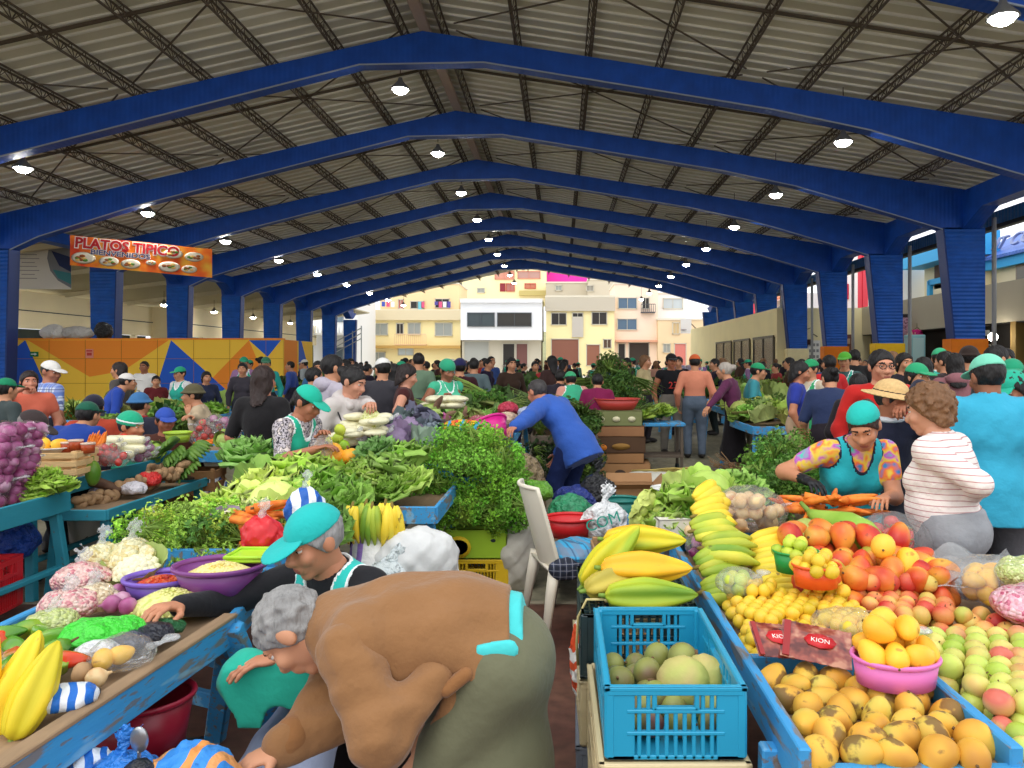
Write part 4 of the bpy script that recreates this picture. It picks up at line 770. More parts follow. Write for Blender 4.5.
def hand_world(o, left=True):
    j = o['_j']; v = Vector(j[0:3] if left else j[3:6]); return Matrix.Translation(o.location) @ Matrix.Rotation(o.rotation_euler.z, 4, 'Z') @ v
# ================================================================ produce, one source of each kind
def fm(name, cols, sc=9, rough=.42, spots=None, coat=.0, bump=None, lo=.32, hi=.68): return mat(name, None, rough, ramp=(sc, cols, (lo, hi)), spots=spots, coat=coat, bump=bump, objr=.09)
F_LEM = fm('lemon_skin', [C(206, 180, 44), C(232, 196, 58), C(236, 184, 62)], 6, .38, bump=(120, .15, .002))
F_LIM = fm('lime_skin', [C(150, 190, 50), C(196, 208, 70), C(214, 204, 70)], 7, .38)
F_ZAP = fm('zapote_skin', [C(190, 130, 50), C(226, 172, 62), C(204, 186, 84)], 7, .5, [(14, .55, C(96, 62, 40), .8), (4.5, .68, C(60, 42, 34), .85)])
F_ORG = fm('yellow_mango_skin', [C(240, 170, 40), C(252, 196, 60), C(236, 190, 70)], 6, .42, [(20, .66, C(150, 90, 40), .6)])
F_MAN = fm('mango_skin', [C(180, 40, 36), C(206, 74, 44), C(222, 120, 50), C(226, 160, 64), C(170, 170, 64)], 7, .35, [(30, .66, C(120, 50, 40), .5)])
F_APP = fm('green_apple_skin', [C(160, 186, 66), C(192, 206, 96), C(214, 196, 108), C(206, 106, 88)], 5, .35)
F_PEA = fm('peach_skin', [C(186, 40, 44), C(206, 90, 64), C(226, 176, 96), C(186, 186, 84)], 5, .4)
F_BAB = mat('babaco_skin', None, .45, ramp=(3.2, [C(150, 176, 40), C(226, 206, 40), C(250, 206, 40), C(240, 178, 40)], (.36, .62)), spots=[(26, .7, C(150, 110, 50), .5)], stretch=(.35, 2.2, 2.2))
F_BABY = mat('babaco_yellow', None, .45, ramp=(3.2, [C(206, 190, 40), C(246, 212, 50), C(240, 184, 40)], (.36, .62)), spots=[(26, .68, C(160, 120, 50), .5)], stretch=(.35, 2.2, 2.2))
F_BABG = mat('babaco_green', None, .45, ramp=(3.2, [C(106, 146, 40), C(166, 186, 50), C(226, 206, 60)], (.36, .64)), stretch=(.35, 2.2, 2.2))
F_BAN = fm('banana_skin', [C(226, 190, 40), C(246, 214, 64), C(222, 206, 70)], 5, .5, [(24, .66, C(110, 80, 40), .7)])
F_BANG = fm('plantain_skin', [C(120, 160, 50), C(176, 190, 60), C(214, 204, 70)], 4, .5, [(30, .68, C(90, 80, 40), .6)])
F_GRB = fm('green_banana_skin', [C(66, 104, 36), C(106, 142, 54)], 6, .5)
F_ONI = fm('red_onion_skin', [C(120, 40, 84), C(176, 90, 140), C(206, 150, 176)], 10, .35, stretch=None) if False else fm('red_onion_skin', [C(126, 44, 90), C(170, 86, 136), C(206, 160, 184)], 9, .32)
F_WON = fm('white_onion_skin', [C(216, 166, 100), C(236, 206, 156), C(200, 140, 84)], 9, .35)
F_TOM = fm('tomato_skin', [C(196, 34, 30), C(220, 60, 40)], 6, .25, coat=.3)
F_CAR = fm('carrot_skin', [C(224, 110, 30), C(240, 140, 50), C(206, 90, 30)], 14, .55)
F_AVO = fm('passion_skin', [C(110, 70, 70), C(130, 130, 70), C(150, 156, 80)], 7, .4)
F_CHE = fm('chirimoya_skin', [C(140, 146, 70), C(176, 180, 96), C(190, 170, 110)], 8, .6, bump=(30, .5, .01))
F_SQU = fm('squash_skin', [C(232, 150, 30), C(246, 184, 60)], 6, .45)
F_POT = fm('potato_skin', [C(150, 116, 84), C(186, 150, 110)], 12, .8)
F_YUC = fm('yuca_skin', [C(96, 70, 56), C(130, 100, 80)], 10, .9)
F_PEP = fm('pepper_skin', [C(60, 120, 30), C(96, 150, 44), C(150, 170, 50)], 6, .25, coat=.3); F_PEPR = fm('pepper_red', [C(200, 40, 24), C(220, 70, 30), C(140, 120, 40)], 5, .25, coat=.3)
M_LEAF = mat('leaf_green', None, .55, isl=.45, spec=.3); M_LETT = mat('lettuce_leaf', None, .5, isl=.25, var=(14, .2), spec=.3); M_STEM = mat('green_stem', C(120, 150, 60), .6); M_DRY = mat('dry_stem', C(110, 84, 56), .8)
PRO = {}
def proto(k, f):
    if k not in PRO: PRO[k] = f()
    return PRO[k]
def fruit_mesh(k):
    b = MB()
    if k in ('lemon', 'lime'):
        r = .0245; b.sph((0, 0, 0), (r, r, r*1.06), 14, 10, fn=lambda v: v*(1+.10*max(0, abs(v.z)/r-.86)*4)); m = F_LEM if k == 'lemon' else F_LIM
    elif k in ('zapote', 'yellow_mango', 'mango'):
        r = .041; ph = rng.uniform(0, 6); b.sph((0, 0, 0), (r*1.0, r*.93, r*1.28), 16, 12, fn=lambda v: Vector((v.x*(1-.18*v.z/r)+.10*r*(v.z/r)**2, v.y*(1-.14*v.z/r), v.z))); b.tube([(0.10*r, 0, -r*1.24), (.08*r, 0, -r*1.38)], .004, 6, mi=1); m = {'zapote': F_ZAP, 'yellow_mango': F_ORG, 'mango': F_MAN}[k]
    elif k in ('apple', 'peach'):
        r = .034; b.sph((0, 0, 0), (r, r, r*.92), 16, 12, fn=lambda v: v*(1-.16*max(0, abs(v.z)/r-.55)*(1 if (v.x*v.x+v.y*v.y) < .3*r*r else .0))); b.tube([(0, 0, r*.72), (.003, 0, r*1.05)], .002, 5, mi=1); m = F_APP if k == 'apple' else F_PEA
    elif k in ('onion', 'white_onion'):
        r = .036; b.lathe([(.001, -r*.95), (r*.5, -r*.86), (r*.9, -r*.4), (r, 0), (r*.86, r*.5), (r*.5, r*.85), (r*.2, r*1.05), (r*.12, r*1.4), (.001, r*1.42)], 14); m = F_ONI if k == 'onion' else F_WON
    elif k == 'tomato':
        r = .034; b.sph((0, 0, 0), (r, r, r*.86), 14, 10, fn=lambda v: v*(1+.03*math.cos(5*math.atan2(v.y, v.x)))); b.mi = 1
        for i in range(5): a = i*1.257; b.bar((0, 0, r*.84), (.02*math.cos(a), .02*math.sin(a), r*.82), .005, .002)
        m = F_TOM
    elif k == 'carrot': b.tube([(0, 0, 0), (.05, 0, 0), (.12, .004, .002), (.18, 0, 0), (.2, 0, 0)], [.02, .022, .016, .009, .002], 10); b.tube([(-.015, 0, 0), (.003, 0, 0)], .007, 6, mi=1); m = F_CAR
    elif k == 'potato': b.sph((0, 0, 0), (.045, .033, .03), 12, 9, fn=lambda v: v*(1+.14*math.sin(v.x*70)*math.cos(v.y*60+1))); m = F_POT
    elif k == 'yuca': b.tube([(-.16, 0, 0), (-.1, .01, 0), (0, .0, .01), (.1, .012, 0), (.17, 0, 0)], [.012, .032, .036, .028, .01], 10); m = F_YUC
    elif k in ('passion_fruit',): b.sph((0, 0, 0), (.043, .043, .046), 16, 12); b.tube([(0, 0, .044), (0, .002, .054)], .004, 6, mi=1); m = F_AVO
    elif k == 'chirimoya': b.sph((0, 0, 0), (.066, .062, .07), 22, 16, fn=lambda v: v*(1+.03*math.sin(v.z*130)*math.sin(6*math.atan2(v.y, v.x)))*(1-.12*v.z/.07)); b.tube([(0, 0, .066), (0, .004, .085)], .006, 6, mi=1); m = F_CHE
    elif k in ('pepper', 'red_pepper'):
        b.sph((0, 0, 0), (.075, .036, .034), 16, 12, fn=lambda v: Vector((v.x, v.y*(1-.35*v.x/.075), v.z*(1-.35*v.x/.075)))*(1+.09*math.cos(4*math.atan2(v.z, v.y)))); b.tube([(-.07, 0, 0), (-.09, .0, .006), (-.105, .004, .014)], [.008, .006, .005], 6, mi=1); m = F_PEP if k == 'pepper' else F_PEPR
    elif k == 'squash':
        b.sph((0, 0, 0), (.075, .075, .06), 24, 12, fn=lambda v: v*(1+.06*abs(math.cos(4*math.atan2(v.y, v.x))))); b.tube([(0, 0, .052), (.008, 0, .085)], .009, 7, mi=1); m = F_SQU
    elif k == 'cabbage': 
        b.sph((0, 0, 0), (.095, .095, .085), 22, 16, fn=lambda v: v*(1+.03*math.sin(7*math.atan2(v.y, v.x)+v.z*30))); 
        for i in range(9):
            a = i*2.4; o_ = .012*(i % 3); b.grid(lambda u, w: Vector((math.cos(a+(u-.5)*1.7)*(.085+o_+.05*w*w*(i/9)+.004*math.sin(u*25)*w), math.sin(a+(u-.5)*1.7)*(.085+o_+.05*w*w*(i/9)+.004*math.cos(u*21)*w), -.08+(.17-.03*o_*50)*w*math.sqrt(1-.92*(2*u-1)**2)+.005*math.sin(u*26+i)*w)), 20, 8)
        m = M_LETT
    elif k == 'cauliflower':
        b.mi = 1
        for i in range(46):
            a = i*2.4; q = math.sqrt(i/46); b.sph((.075*q*math.cos(a), .075*q*math.sin(a), .045*(1-q*q)), .02, 8, 5)
        b.mi = 0
        for i in range(6): a = i*1.05; b.grid(lambda u, w: Vector((math.cos(a+(u-.5)*1.2)*(.06+.06*w), math.sin(a+(u-.5)*1.2)*(.06+.06*w), -.05+.1*w+.008*math.sin(u*18))), 6, 4)
        m = M_LETT
    elif k == 'lettuce':
        for i in range(20):
            a = i*2.4; q = i/20; tilt = .1+1.05*q; ln = .095+.05*q; wd = .065+.065*q
            def leaf(u, w, a=a, q=q, tilt=tilt, ln=ln, wd=wd):
                x = (u-.5)*2; ww = wd*math.sqrt(max(.002, 1-((w-.52)/.52)**2 if w < .52 else 1-((w-.52)/.485)**2)); edge = max(abs(x), w)**3
                ruf = .016*math.sin(u*31+a*3)*edge+.010*math.sin(w*17+u*9+a)*edge+.004*math.sin(u*12+w*20); th = tilt*(.45+.75*w); d = w*ln; lx = x*ww; rad = .012+d*math.sin(th)-.25*x*x*ww; z = -.055+d*math.cos(th)+.02*(1-q)+ruf
                return Vector((math.cos(a)*(rad+ruf*.6)-math.sin(a)*lx, math.sin(a)*(rad+ruf*.6)+math.cos(a)*lx, z))
            b.grid(leaf, 12, 9)
        m = M_LETT
    elif k in ('herb_bunch', 'leaf_bunch', 'onion_bunch', 'chard_bunch'):
        n = {'herb_bunch': 230, 'leaf_bunch': 150, 'onion_bunch': 0, 'chard_bunch': 26}[k]
        if k == 'onion_bunch':
            for i in range(22):
                a = rng.uniform(0, 6.28); q = rng.uniform(0, .03); e = rng.uniform(.02, .11); L = rng.uniform(.3, .45)
                b.tube([(q*math.cos(a)-.2, q*math.sin(a), q*.6), (0, q*math.sin(a)*1.2, q), (L*.6, e*math.sin(a), e*math.cos(a)*.6+.02), (L, 1.6*e*math.sin(a), e*math.cos(a)*.8)], [.008, .006, .005, .001], 5, mi=0)
        else:
            rad = {'herb_bunch': .12, 'leaf_bunch': .13, 'chard_bunch': .12}[k]; sz = {'herb_bunch': .017, 'leaf_bunch': .022, 'chard_bunch': .06}[k]
            for i in range(n):
                d = rng.normal(size=3); d /= np.linalg.norm(d); d[2] = abs(d[2])*.9-.12; c = Vector(d*rad*rng.uniform(.5, 1)*np.array([1, 1, .85])); ax = Vector(rng.normal(size=3)).normalized(); up = (Vector(d)+Vector(rng.normal(size=3))*.5).normalized(); t = up.cross(ax).normalized(); l = sz*rng.uniform(.7, 1.3); w = l*.62
                u2 = t.cross(up)
                if k == 'chard_bunch':
                    b.grid(lambda p, q: c+t*((q-.3)*l*2)+u2*((p-.5)*2*w*math.sin(min(1, .2+q)*PI*.75))+up*(.012*math.sin(p*12+q*7)-.02*q*q), 4, 4)
                else:
                    for s_ in (-.7, 0, .7): 
                        t2 = (t*math.cos(s_)+u2*math.sin(s_)); v2 = t2.cross(up); b.add([c, c+t2*l*.5+v2*w*.4+up*.003, c+t2*l, c+t2*l*.5-v2*w*.4+up*.003], [(0, 1, 2, 3)])
            b.mi = 1
            for i in range(14): a = rng.uniform(0, 6.28); b.tube([(0, 0, -.1), (rad*.5*math.cos(a), rad*.5*math.sin(a), rng.uniform(-.02, .06))], .0025, 4)
            b.mi = 0
        m = M_LEAF
    me = b.mesh(k, [m, mat('curd_cream', C(238, 230, 196), .8, bump=(80, .6, .01)) if k == 'cauliflower' else M_STEM if k in ('herb_bunch', 'leaf_bunch', 'chard_bunch', 'tomato') else M_DRY]); return me
CAT = {'zapote': 'fruit', 'passion_fruit': 'fruit', 'chirimoya': 'fruit', 'yellow_mango': 'mango', 'herb_bunch': 'herbs', 'leaf_bunch': 'greens', 'onion_bunch': 'spring onions', 'chard_bunch': 'greens', 'white_onion': 'onion', 'red_pepper': 'pepper'}
def veg(k, loc, label, group=None, rot=None, sc=1., color=None):
    me = proto(k, lambda: fruit_mesh(k)); rot = rot if rot is not None else (random.uniform(0, 6.28), random.uniform(0, 6.28), random.uniform(0, 6.28))
    return tag(link(k, me, None, loc, rot, color or C(120, 160, 60), sc*random.uniform(.93, 1.07)), label, CAT.get(k, k.replace('_', ' ')), group)
def inside(x, y, poly):
    c = False; j = len(poly)-1
    for i in range(len(poly)):
        (xi, yi), (xj, yj) = poly[i], poly[j]
        if (yi > y) != (yj > y) and x < (xj-xi)*(y-yi)/(yj-yi)+xi: c = not c
        j = i
    return c
def pile(k, poly, z0, r, mound, label, group, sc=1., rot=None, most=300, asp=1., color=None, sink=.0, jit=.25, keep=2.3):
    """fruit in hexagonal layers inside a floor polygon under a mound height mound(x, y)"""
    xs = [p[0] for p in poly]; ys = [p[1] for p in poly]; out = []; l = 0
    while l < 9:
        n0 = len(out); y = min(ys)+r*.4+(l % 2)*r*.6; row = 0
        while y < max(ys):
            x = min(xs)+r*.4+(row % 2)*r+(l % 2)*r*.5
            while x < max(xs):
                h = l*r*1.5; m = mound(x, y)
                if inside(x, y, poly) and h <= m and m-h < r*1.5*keep: out.append((x+random.uniform(-jit, jit)*r, y+random.uniform(-jit, jit)*r, z0+r+h))
                x += 2*r*asp
            y += 1.74*r; row += 1
        if len(out) == n0: break
        l += 1
    out.sort(key=lambda p: p[1]-p[2]*.5)
    for p in out[:most]:
        veg(k, p, label, group, rot(p) if rot else None, sc, color(p) if callable(color) else color)
    return len(out)
def greens(col, j=.25): return lambda p: tuple(c*random.uniform(1-j, 1+j) for c in col[:3])+(1,)
def hand_of_bananas(label, loc, rot, n=5, m=None, L=.17, r=.017, sc=1., group=None, rows=1, cat='bananas'):
    t = thing('banana_bunch', label, cat, loc, 0, group); t.rotation_euler = rot if isinstance(rot, (tuple, list)) else (0, 0, rot); t.scale = (sc,)*3
    b = MB(); b.tube([(-.012, -.0, .0), (.012, 0, .004), (.03, 0, .004)], [.006, .010, .012], 8); obj('stalk', b, mat('banana_stalk', C(128, 110, 50), .8), t)
    for q in range(rows):
        for i in range(n):
            a = (i-(n-1)/2)*.17; b = MB(); pts = []; rs = []; LL = L*random.uniform(.92, 1.05)
            for k in range(9):
                u = k/8; th = u*1.15-.35; x = LL*math.sin(th)/1.0+.06; z = -LL*.55*(math.cos(th)-math.cos(.35))*-1-.028*q; z = LL*.5*(u*u*.9-u*.35)-q*.034
                pts.append((math.cos(a)*(u*LL)+.012, math.sin(a)*(u*LL)+(i-(n-1)/2)*r*.9*(1-u)*.8, -z*.6+.01*math.sin(u*3))); rs.append(r*(.45 if k == 0 else .8 if k == 1 else 1 if k < 6 else .85 if k == 6 else .5 if k == 7 else .22))
            b.tube(pts, rs, 8); obj('banana', b, m or F_BAN, t)
    return t
def babaco(label, loc, rot, L=.3, r=.062, m=None, group=None):
    b = MB(); N = 40; K = 16; vs = []; fs = []
    for i in range(K+1):
        u = i/K; w = r*(math.sin(PI*min(1, max(0, .06+u*.94)))**.55*(1-.35*max(0, u-.45)/.55)+.0)*(.0 if i in (0, K) else 1)+.004
        for j in range(N):
            a = 2*PI*j/N; q = w*(1-.24*abs(math.cos(2.5*a))**2.2); vs.append(((u-.5)*L, q*math.cos(a), q*math.sin(a)))
    for i in range(K):
        for j in range(N): fs.append((i*N+j, i*N+(j+1) % N, (i+1)*N+(j+1) % N, (i+1)*N+j))
    t = thing('babaco', label, 'fruit', loc, 0, group); t.rotation_euler = rot
    b.add(vs, [f[::-1] for f in fs]+[tuple(range(N)), tuple(K*N+j for j in range(N))[::-1]], 0, True); obj('flesh', b, m or F_BAB, t)
    b = MB(); b.tube([(-L/2+.005, 0, 0), (-L/2-.02, 0, .004)], [.01, .007], 7); obj('stem', b, M_STEM, t); return t
# ---------------------------------------------------------------- containers
m_pl = mat('plastic', None, .35, bump=(6, .06, .01), spec=.45); m_card = mat('cardboard', None, .85, var=(5, .1), bump=(30, .1, .003)); m_sack = mat('sack', None, .75, bump=(7, .45, .03), var=(6, .06)); m_bag = mat('thin_plastic_bag', None, .35, bump=(19, 1., .07), spec=.5)
def basin(label, loc, col, r=.16, h=.12, sy=1., name='basin', rot=0, cat=None, rim=.012, taper=.72, handles=False):
    t = thing(name, label, cat or name, loc, rot); b = MB(); b.lathe([(.001, .004), (r*taper*.97, .004), (r*taper, .012), (r*.97, h), (r*1.0, h), (r*(taper)+.006, 0), (.001, 0)][::-1], 32, sy=sy); obj('bowl', b, m_pl, t, col)
    b = MB(); b.tube([(r*math.cos(a), r*sy*math.sin(a), h) for a in np.linspace(0, 2*PI, 41)[:-1]], rim, 8, closed=True, ry=.7); obj('rim', b, m_pl, t, col)
    if handles:
        for g in (-1, 1): b = MB(); b.tube([(g*r*.98, -.05, h), (g*(r+.035), -.035, h), (g*(r+.035), .035, h), (g*r*.98, .05, h)], .009, 8); obj('handle', b, m_pl, t, col)
    return t
def heap_in(k, c, r, h, label, group, fr, n=None, sc=1., color=None, dome=.6, sy=1.):
    poly = [(c[0]+r*math.cos(a), c[1]+r*sy*math.sin(a)) for a in np.linspace(0, 2*PI, 17)[:-1]]
    return pile(k, poly, c[2], fr, lambda x, y: h*(1-((x-c[0])**2+((y-c[1])/sy)**2)/r**2*dome), label, group, sc, color=color)
def crate(label, loc, rot, size, col, name='crate', slots=9, holes=True, open_top=True, mesh_base=False, wall=.012):
    """a moulded plastic crate with slotted walls, posts, grips and rim"""
    w, d, h = size; t = thing(name, label, 'crate', loc, rot)
    for sd, (L, off, ax) in enumerate(((w, -d/2, 0), (w, d/2, 0), (d, -w/2, 1), (d, w/2, 1))):
        b = MB(); g = Matrix.Rotation(PI/2, 3, 'Z') if ax else Matrix.Identity(3); ctr = Vector((off, 0, 0)) if ax else Vector((0, off, 0))
        def bx(x, z, sx, sz, th=wall): b.rbox(ctr+g @ Vector((x, 0, z)), (sx, th, sz), .002, g)
        bx(0, h*.03, L, h*.06); bx(0, h*.94, L, h*.12, wall*1.5); ca = L*.2
        for e in (-1, 1): bx(e*(L/2-ca/2), h*.5, ca, h)
        gr = .25*L; gz0, gz1 = h*.76, h*.88
        for zz in (.36, .66): bx(0, h*zz, L-ca*1.4, h*.05, wall*1.3)
        n = slots
        for i in range(n):
            x = -L/2+ca+(L-2*ca)*(i+.5)/n
            inner = abs(x) < gr*.55
            bx(x, h*(.36 if inner else .5), (L-2*ca)/n*.45, h*(.72 if inner else 1.)*.98)
        bx(0, h*.7, gr*1.3, h*.04, wall*1.4)
        for e in (-1, 1): bx(e*gr*.62, h*.8, .012, h*.24, wall*1.4)
        obj('side_panel', b, m_pl, t, col)
    b = MB()
    if mesh_base:
        n = 16
        for i in range(n+1): b.bar((-w/2, -d/2+d*i/n, h*(0)+.005), (w/2, -d/2+d*i/n, .005), .006, .008)
        for i in range(n+1): b.bar((-w/2+w*i/n, -d/2, .005), (-w/2+w*i/n, d/2, .005), .006, .008)
    else: b.box((0, 0, .006), (w-.01, d-.01, .01))
    obj('base', b, m_pl, t, col)
    b = MB()
    for x in (-1, 1):
        for y in (-1, 1): b.rbox((x*(w/2-.006), y*(d/2-.006), h/2), (.028, .028, h), .006)
    b2 = MB(); e = .02
    for x in (-1, 1): b2.rbox((x*(w/2), 0, h-.006), (e, d+e, .014), .004)
    for y in (-1, 1): b2.rbox((0, y*(d/2), h-.006), (w+e, e, .014), .004)
    obj('rim', b2, m_pl, t, col)
    for x in (-1, 1):
        for y in (-1, 1): b = MB(); b.rbox((x*(w/2-.006), y*(d/2-.006), h/2), (.028, .028, h*.98), .006); obj('corner_post', b, m_pl, t, col)
    return t
def wood_crate(label, loc, rot, size, col=C(222, 190, 140), rows=3):
    w, d, h = size; t = thing('wooden_crate', label, 'crate', loc, rot); m = mat('raw_wood', None, .8, var=(20, .18), stretch=(1, 6, 6))
    for L, off, ax in ((w, -d/2, 0), (w, d/2, 0), (d, -w/2, 1), (d, w/2, 1)):
        for k in range(rows):
            b = MB(); g = Matrix.Rotation(PI/2, 3, 'Z') if ax else Matrix.Identity(3); c = Vector((off, 0, 0)) if ax else Vector((0, off, 0)); b.rbox(c+Vector((0, 0, h*(k+.5)/rows)), (L, .01, h/rows*.68), .002, g); obj('slat', b, m, t, col)
    for x in (-1, 1):
        for y in (-1, 1): b = MB(); b.rbox((x*(w/2-.02), y*(d/2-.02), h/2), (.03, .03, h), .003); obj('corner_post', b, m, t, col)
    b = MB(); b.box((0, 0, .008), (w-.02, d-.02, .012)); obj('base', b, m, t, col); return t
def carton(label, loc, rot, size, col, flaps=False, prints=(), holes=False, name='cardboard_box', lid=None):
    w, d, h = size; t = thing(name, label, 'box', loc, rot); b = MB(); th = .006
    for x in (-1, 1): b.box((x*(w/2-th/2), 0, h/2), (th, d, h))
    for y in (-1, 1): b.box((0, y*(d/2-th/2), h/2), (w, th, h))
    b.box((0, 0, th/2), (w, d, th))
    if not flaps: b.box((0, 0, h-th/2), (w, d, th))
    obj('body', b, m_card, t, col)
    if flaps:
        for g, ax in ((-1, 0), (1, 0), (-1, 1), (1, 1)):
            b = MB(); a = random.uniform(.5, 1.1)
            if ax: b.bar((g*(w/2), 0, h), (g*(w/2+.5*w*.5*math.sin(a)), 0, h+.5*w*.5*math.cos(a)), d*.96, .005, up=(0, 0, 1))
            else: b.bar((0, g*(d/2), h), (0, g*(d/2+.5*w*.4*math.sin(a)), h+.5*w*.4*math.cos(a)), w*.96, .005)
            obj('flap', b, m_card, t, col)
    if lid: b = MB(); b.rbox((0, 0, h*.82), (w+.012, d+.012, h*.4), .003); obj('lid', b, m_card, t, lid)
    for kind, (x, z, sx, sz), pc in prints:
        b = MB(); m = mat('print_%d_%d_%d' % tuple(int(v*255) for v in pc[:3]), pc, .7)
        if kind == 'dot': b.lathe([(0, 0), (sx/2, 0), (sx/2, .002), (0, .002)][::-1], 18, (x, -d/2-.0075, z), 1, sz/sx, M=Matrix.Rotation(PI/2, 3, 'X')); obj('print', b, m, t)
        else: b.rbox((x, -d/2-.0075, z), (sx, .003, sz), .001); obj('print', b, m, t)
    if holes:
        b = MB(); b.sph((w*.28, -d/2-.002, h*.62), (.018, .004, .012), 10, 6); obj('hand_hole', b, DARK, t)
    return t
def sack(label, loc, rot, size, col, name='sack', seed=1., m=None, neck=True, open_=False, cat=None, stripe=None, vox=.014, lump=None):
    w, d, h = size; t = thing(name, label, cat or ('bag' if 'bag' in name else 'sack'), loc, rot)
    pr = [ell((0, 0, h*.38), (w/2, d/2, h*.42)), ell((0, 0, h*.18), (w*.48, d*.48, h*.2))]
    a = (lump or min(w, d)*.05); blob('body', pr, vox, [m or m_sack, stripe or m_trim], t, col, .04, [lambda x, y, z: .003-z+0*x+0*y], (lambda A, B: lambda x, y, z: A(x, y, z)+B(x, y, z))(lumps(a, 9/max(w, h), seed), lumps(a*.5, 26/max(w, h), seed+2)), None)
    if neck: blob('neck', [cap((0, 0, h*.68), (.02, 0, h*.84), w*.2, w*.08), cap((.02, 0, h*.84), (.05, .01, h*.98), w*.07, w*.17, (np.array([0, 1., 0]), .3))], vox*.8, m or m_sack, t, col, .03, (), lumps(a*.7, 26/max(w, h), seed))
    return t
def clutter_bag(label, loc, rot, size, col, m=None, seed=0., name='plastic_bag', kn=True, vox=.009, cat='bag'):
    """a knotted soft bag full of something small"""
    w, d, h = size; t = thing(name, label, cat, loc, rot)
    blob('body', [ell((0, 0, h*.45), (w/2, d/2, h*.5)), ell((w*.12, 0, h*.35), (w*.4, d*.45, h*.36))], vox, m or m_bag, t, col, .03, [lambda x, y, z: .002-z+0*x+0*y], (lambda A, B: lambda x, y, z: A(x, y, z)+B(x, y, z))(lumps(min(w, d, h)*.06, 8/w, seed), lumps(min(w, d, h)*.035, 21/w, seed+1.7)))
    if kn: blob('knot', [cap((0, 0, h*.8), (0, 0, h*1.0), w*.14, w*.045), cap((0, 0, h*1.0), (w*.06, 0, h*1.22), w*.035, w*.15, (np.array([0, 1., 0]), .28))], vox*.7, m_bag if m is None else film('clear_film', clear=.45), t, col, .015, (), lumps(w*.025, 34/w, seed))
    return t
m_blue = mat('worn_blue_paint', C(62, 150, 206), .6, var=(3, .1), spots=[(9, .56, C(132, 112, 86), .8), (5, .6, C(140, 190, 216), .6), (26, .6, C(120, 100, 76), .7)], stretch=(2.5, .45, 2.5), bump=(18, .3, .006))
m_turq = mat('worn_turquoise_paint', C(46, 140, 160), .6, var=(3, .12), spots=[(16, .66, C(90, 96, 90), .7)], stretch=(2, .6, 2), bump=(18, .3, .006)); m_wood = mat('bare_board', C(150, 124, 96), .8, var=(16, .18), stretch=(3, .5, 3))
def stall_table(label, x0, x1, y0, y1, h, m=None, board=.1, legs=True, topm=None, splay=.06, lip=.05, rail=True, name='market_table', th=.03):
    m = m or m_blue; t = thing(name, label, 'table', ((x0+x1)/2, (y0+y1)/2, 0)); w, d = x1-x0, y1-y0
    b = MB(); b.box((0, 0, h-th/2-.015), (w-.02, d-.02, th)); obj('table_top', b, topm or m_wood, t)
    for a, c in (((-w/2, -d/2), (w/2, -d/2)), ((-w/2, d/2), (w/2, d/2)), ((-w/2, -d/2), (-w/2, d/2)), ((w/2, -d/2), (w/2, d/2))):
        b = MB(); b.bar((a[0], a[1], h+lip-board/2), (c[0], c[1], h+lip-board/2), .025, board, r=.004); obj('edge_board', b, m, t)
    if legs:
        for sx in (-1, 1):
            for sy in (-1, 1): b = MB(); b.bar((sx*(w/2-.05), sy*(d/2-.08), h-.03), (sx*(w/2-.05+splay), sy*(d/2-.08+splay*1.2), 0), .06, .05, up=(0, 1, 0), r=.005); obj('leg', b, m, t)
        if rail:
            for sx in (-1, 1): b = MB(); b.bar((sx*(w/2-.03), -d/2+.05, h*.35), (sx*(w/2-.03), d/2-.05, h*.35), .05, .03, r=.004); obj('rail', b, m, t)
    return t
# ================================================================ crates and the blue fruit table at right
CY = C(36, 152, 190); DKG = C(40, 58, 60); CRM = C(226, 206, 160); GREYW = C(170, 165, 152)
crate('turquoise plastic crate of passion fruit on top of the cream crates', (.29, 2.26, .545), 0, (.345, .62, .185), CY, slots=9)
crate('cream plastic crate directly under the turquoise crate', (.285, 2.265, .275), .01, (.37, .64, .262), CRM)
crate('cream plastic crate on the floor, lowest under the turquoise crate', (.28, 2.27, .004), -.01, (.37, .64, .262), CRM)
o = crate('dark green upturned plastic crate carrying the babaco fruit', (.275, 2.94, .69), 0, (.40, .62, .22), DKG, mesh_base=True); o.rotation_euler = (PI, 0, 0)
crate('faded cream plastic crate under the dark green crate', (.27, 2.95, .235), .02, (.41, .62, .225), C(206, 190, 150)); crate('grey plastic crate on the floor under the babaco stack', (.27, 2.95, .004), -.02, (.41, .62, .225), C(120, 128, 140))
b = MB(); b.tube([(.5, 0, .0), (.2, .06, .02), (0, 0, .0), (-.06, -.03, -.05), (-.07, -.02, -.16), (-.05, 0, -.24)], .006, 6)
t = thing('twine', 'loop of pale twine hanging off the dark green crate', 'twine', (.12, 2.72, .70)); b = MB(); b.tube([(.1, -.02, .005), (.04, -.03, .02), (-.03, -.03, .02), (-.06, -.03, -.04), (-.065, -.02, -.14), (-.06, 0, -.22)], .005, 7); obj('strand', b, mat('twine_tan', C(206, 190, 130), .8), t); b = MB(); b.sph((.04, -.03, .02), .011, 8, 6); obj('knot', b, MATS['twine_tan'], t)
babaco('yellow babaco lying on the stack just above the green one', (.31, 2.80, .80), (0, .02, R(4)), .34, .066)
babaco('green yellow babaco lowest at the near edge of the dark crate', (.315, 2.69, .735), (.5, 0, R(2)), .33, .06, F_BABG)
babaco('orange yellow babaco lying at the back of the stack', (.33, 3.05, .845), (.3, 0, R(-3)), .33, .062)
babaco('big yellow babaco leaning up at the left of the stack', (.19, 2.92, .815), (.2, R(-42), R(20)), .32, .066)
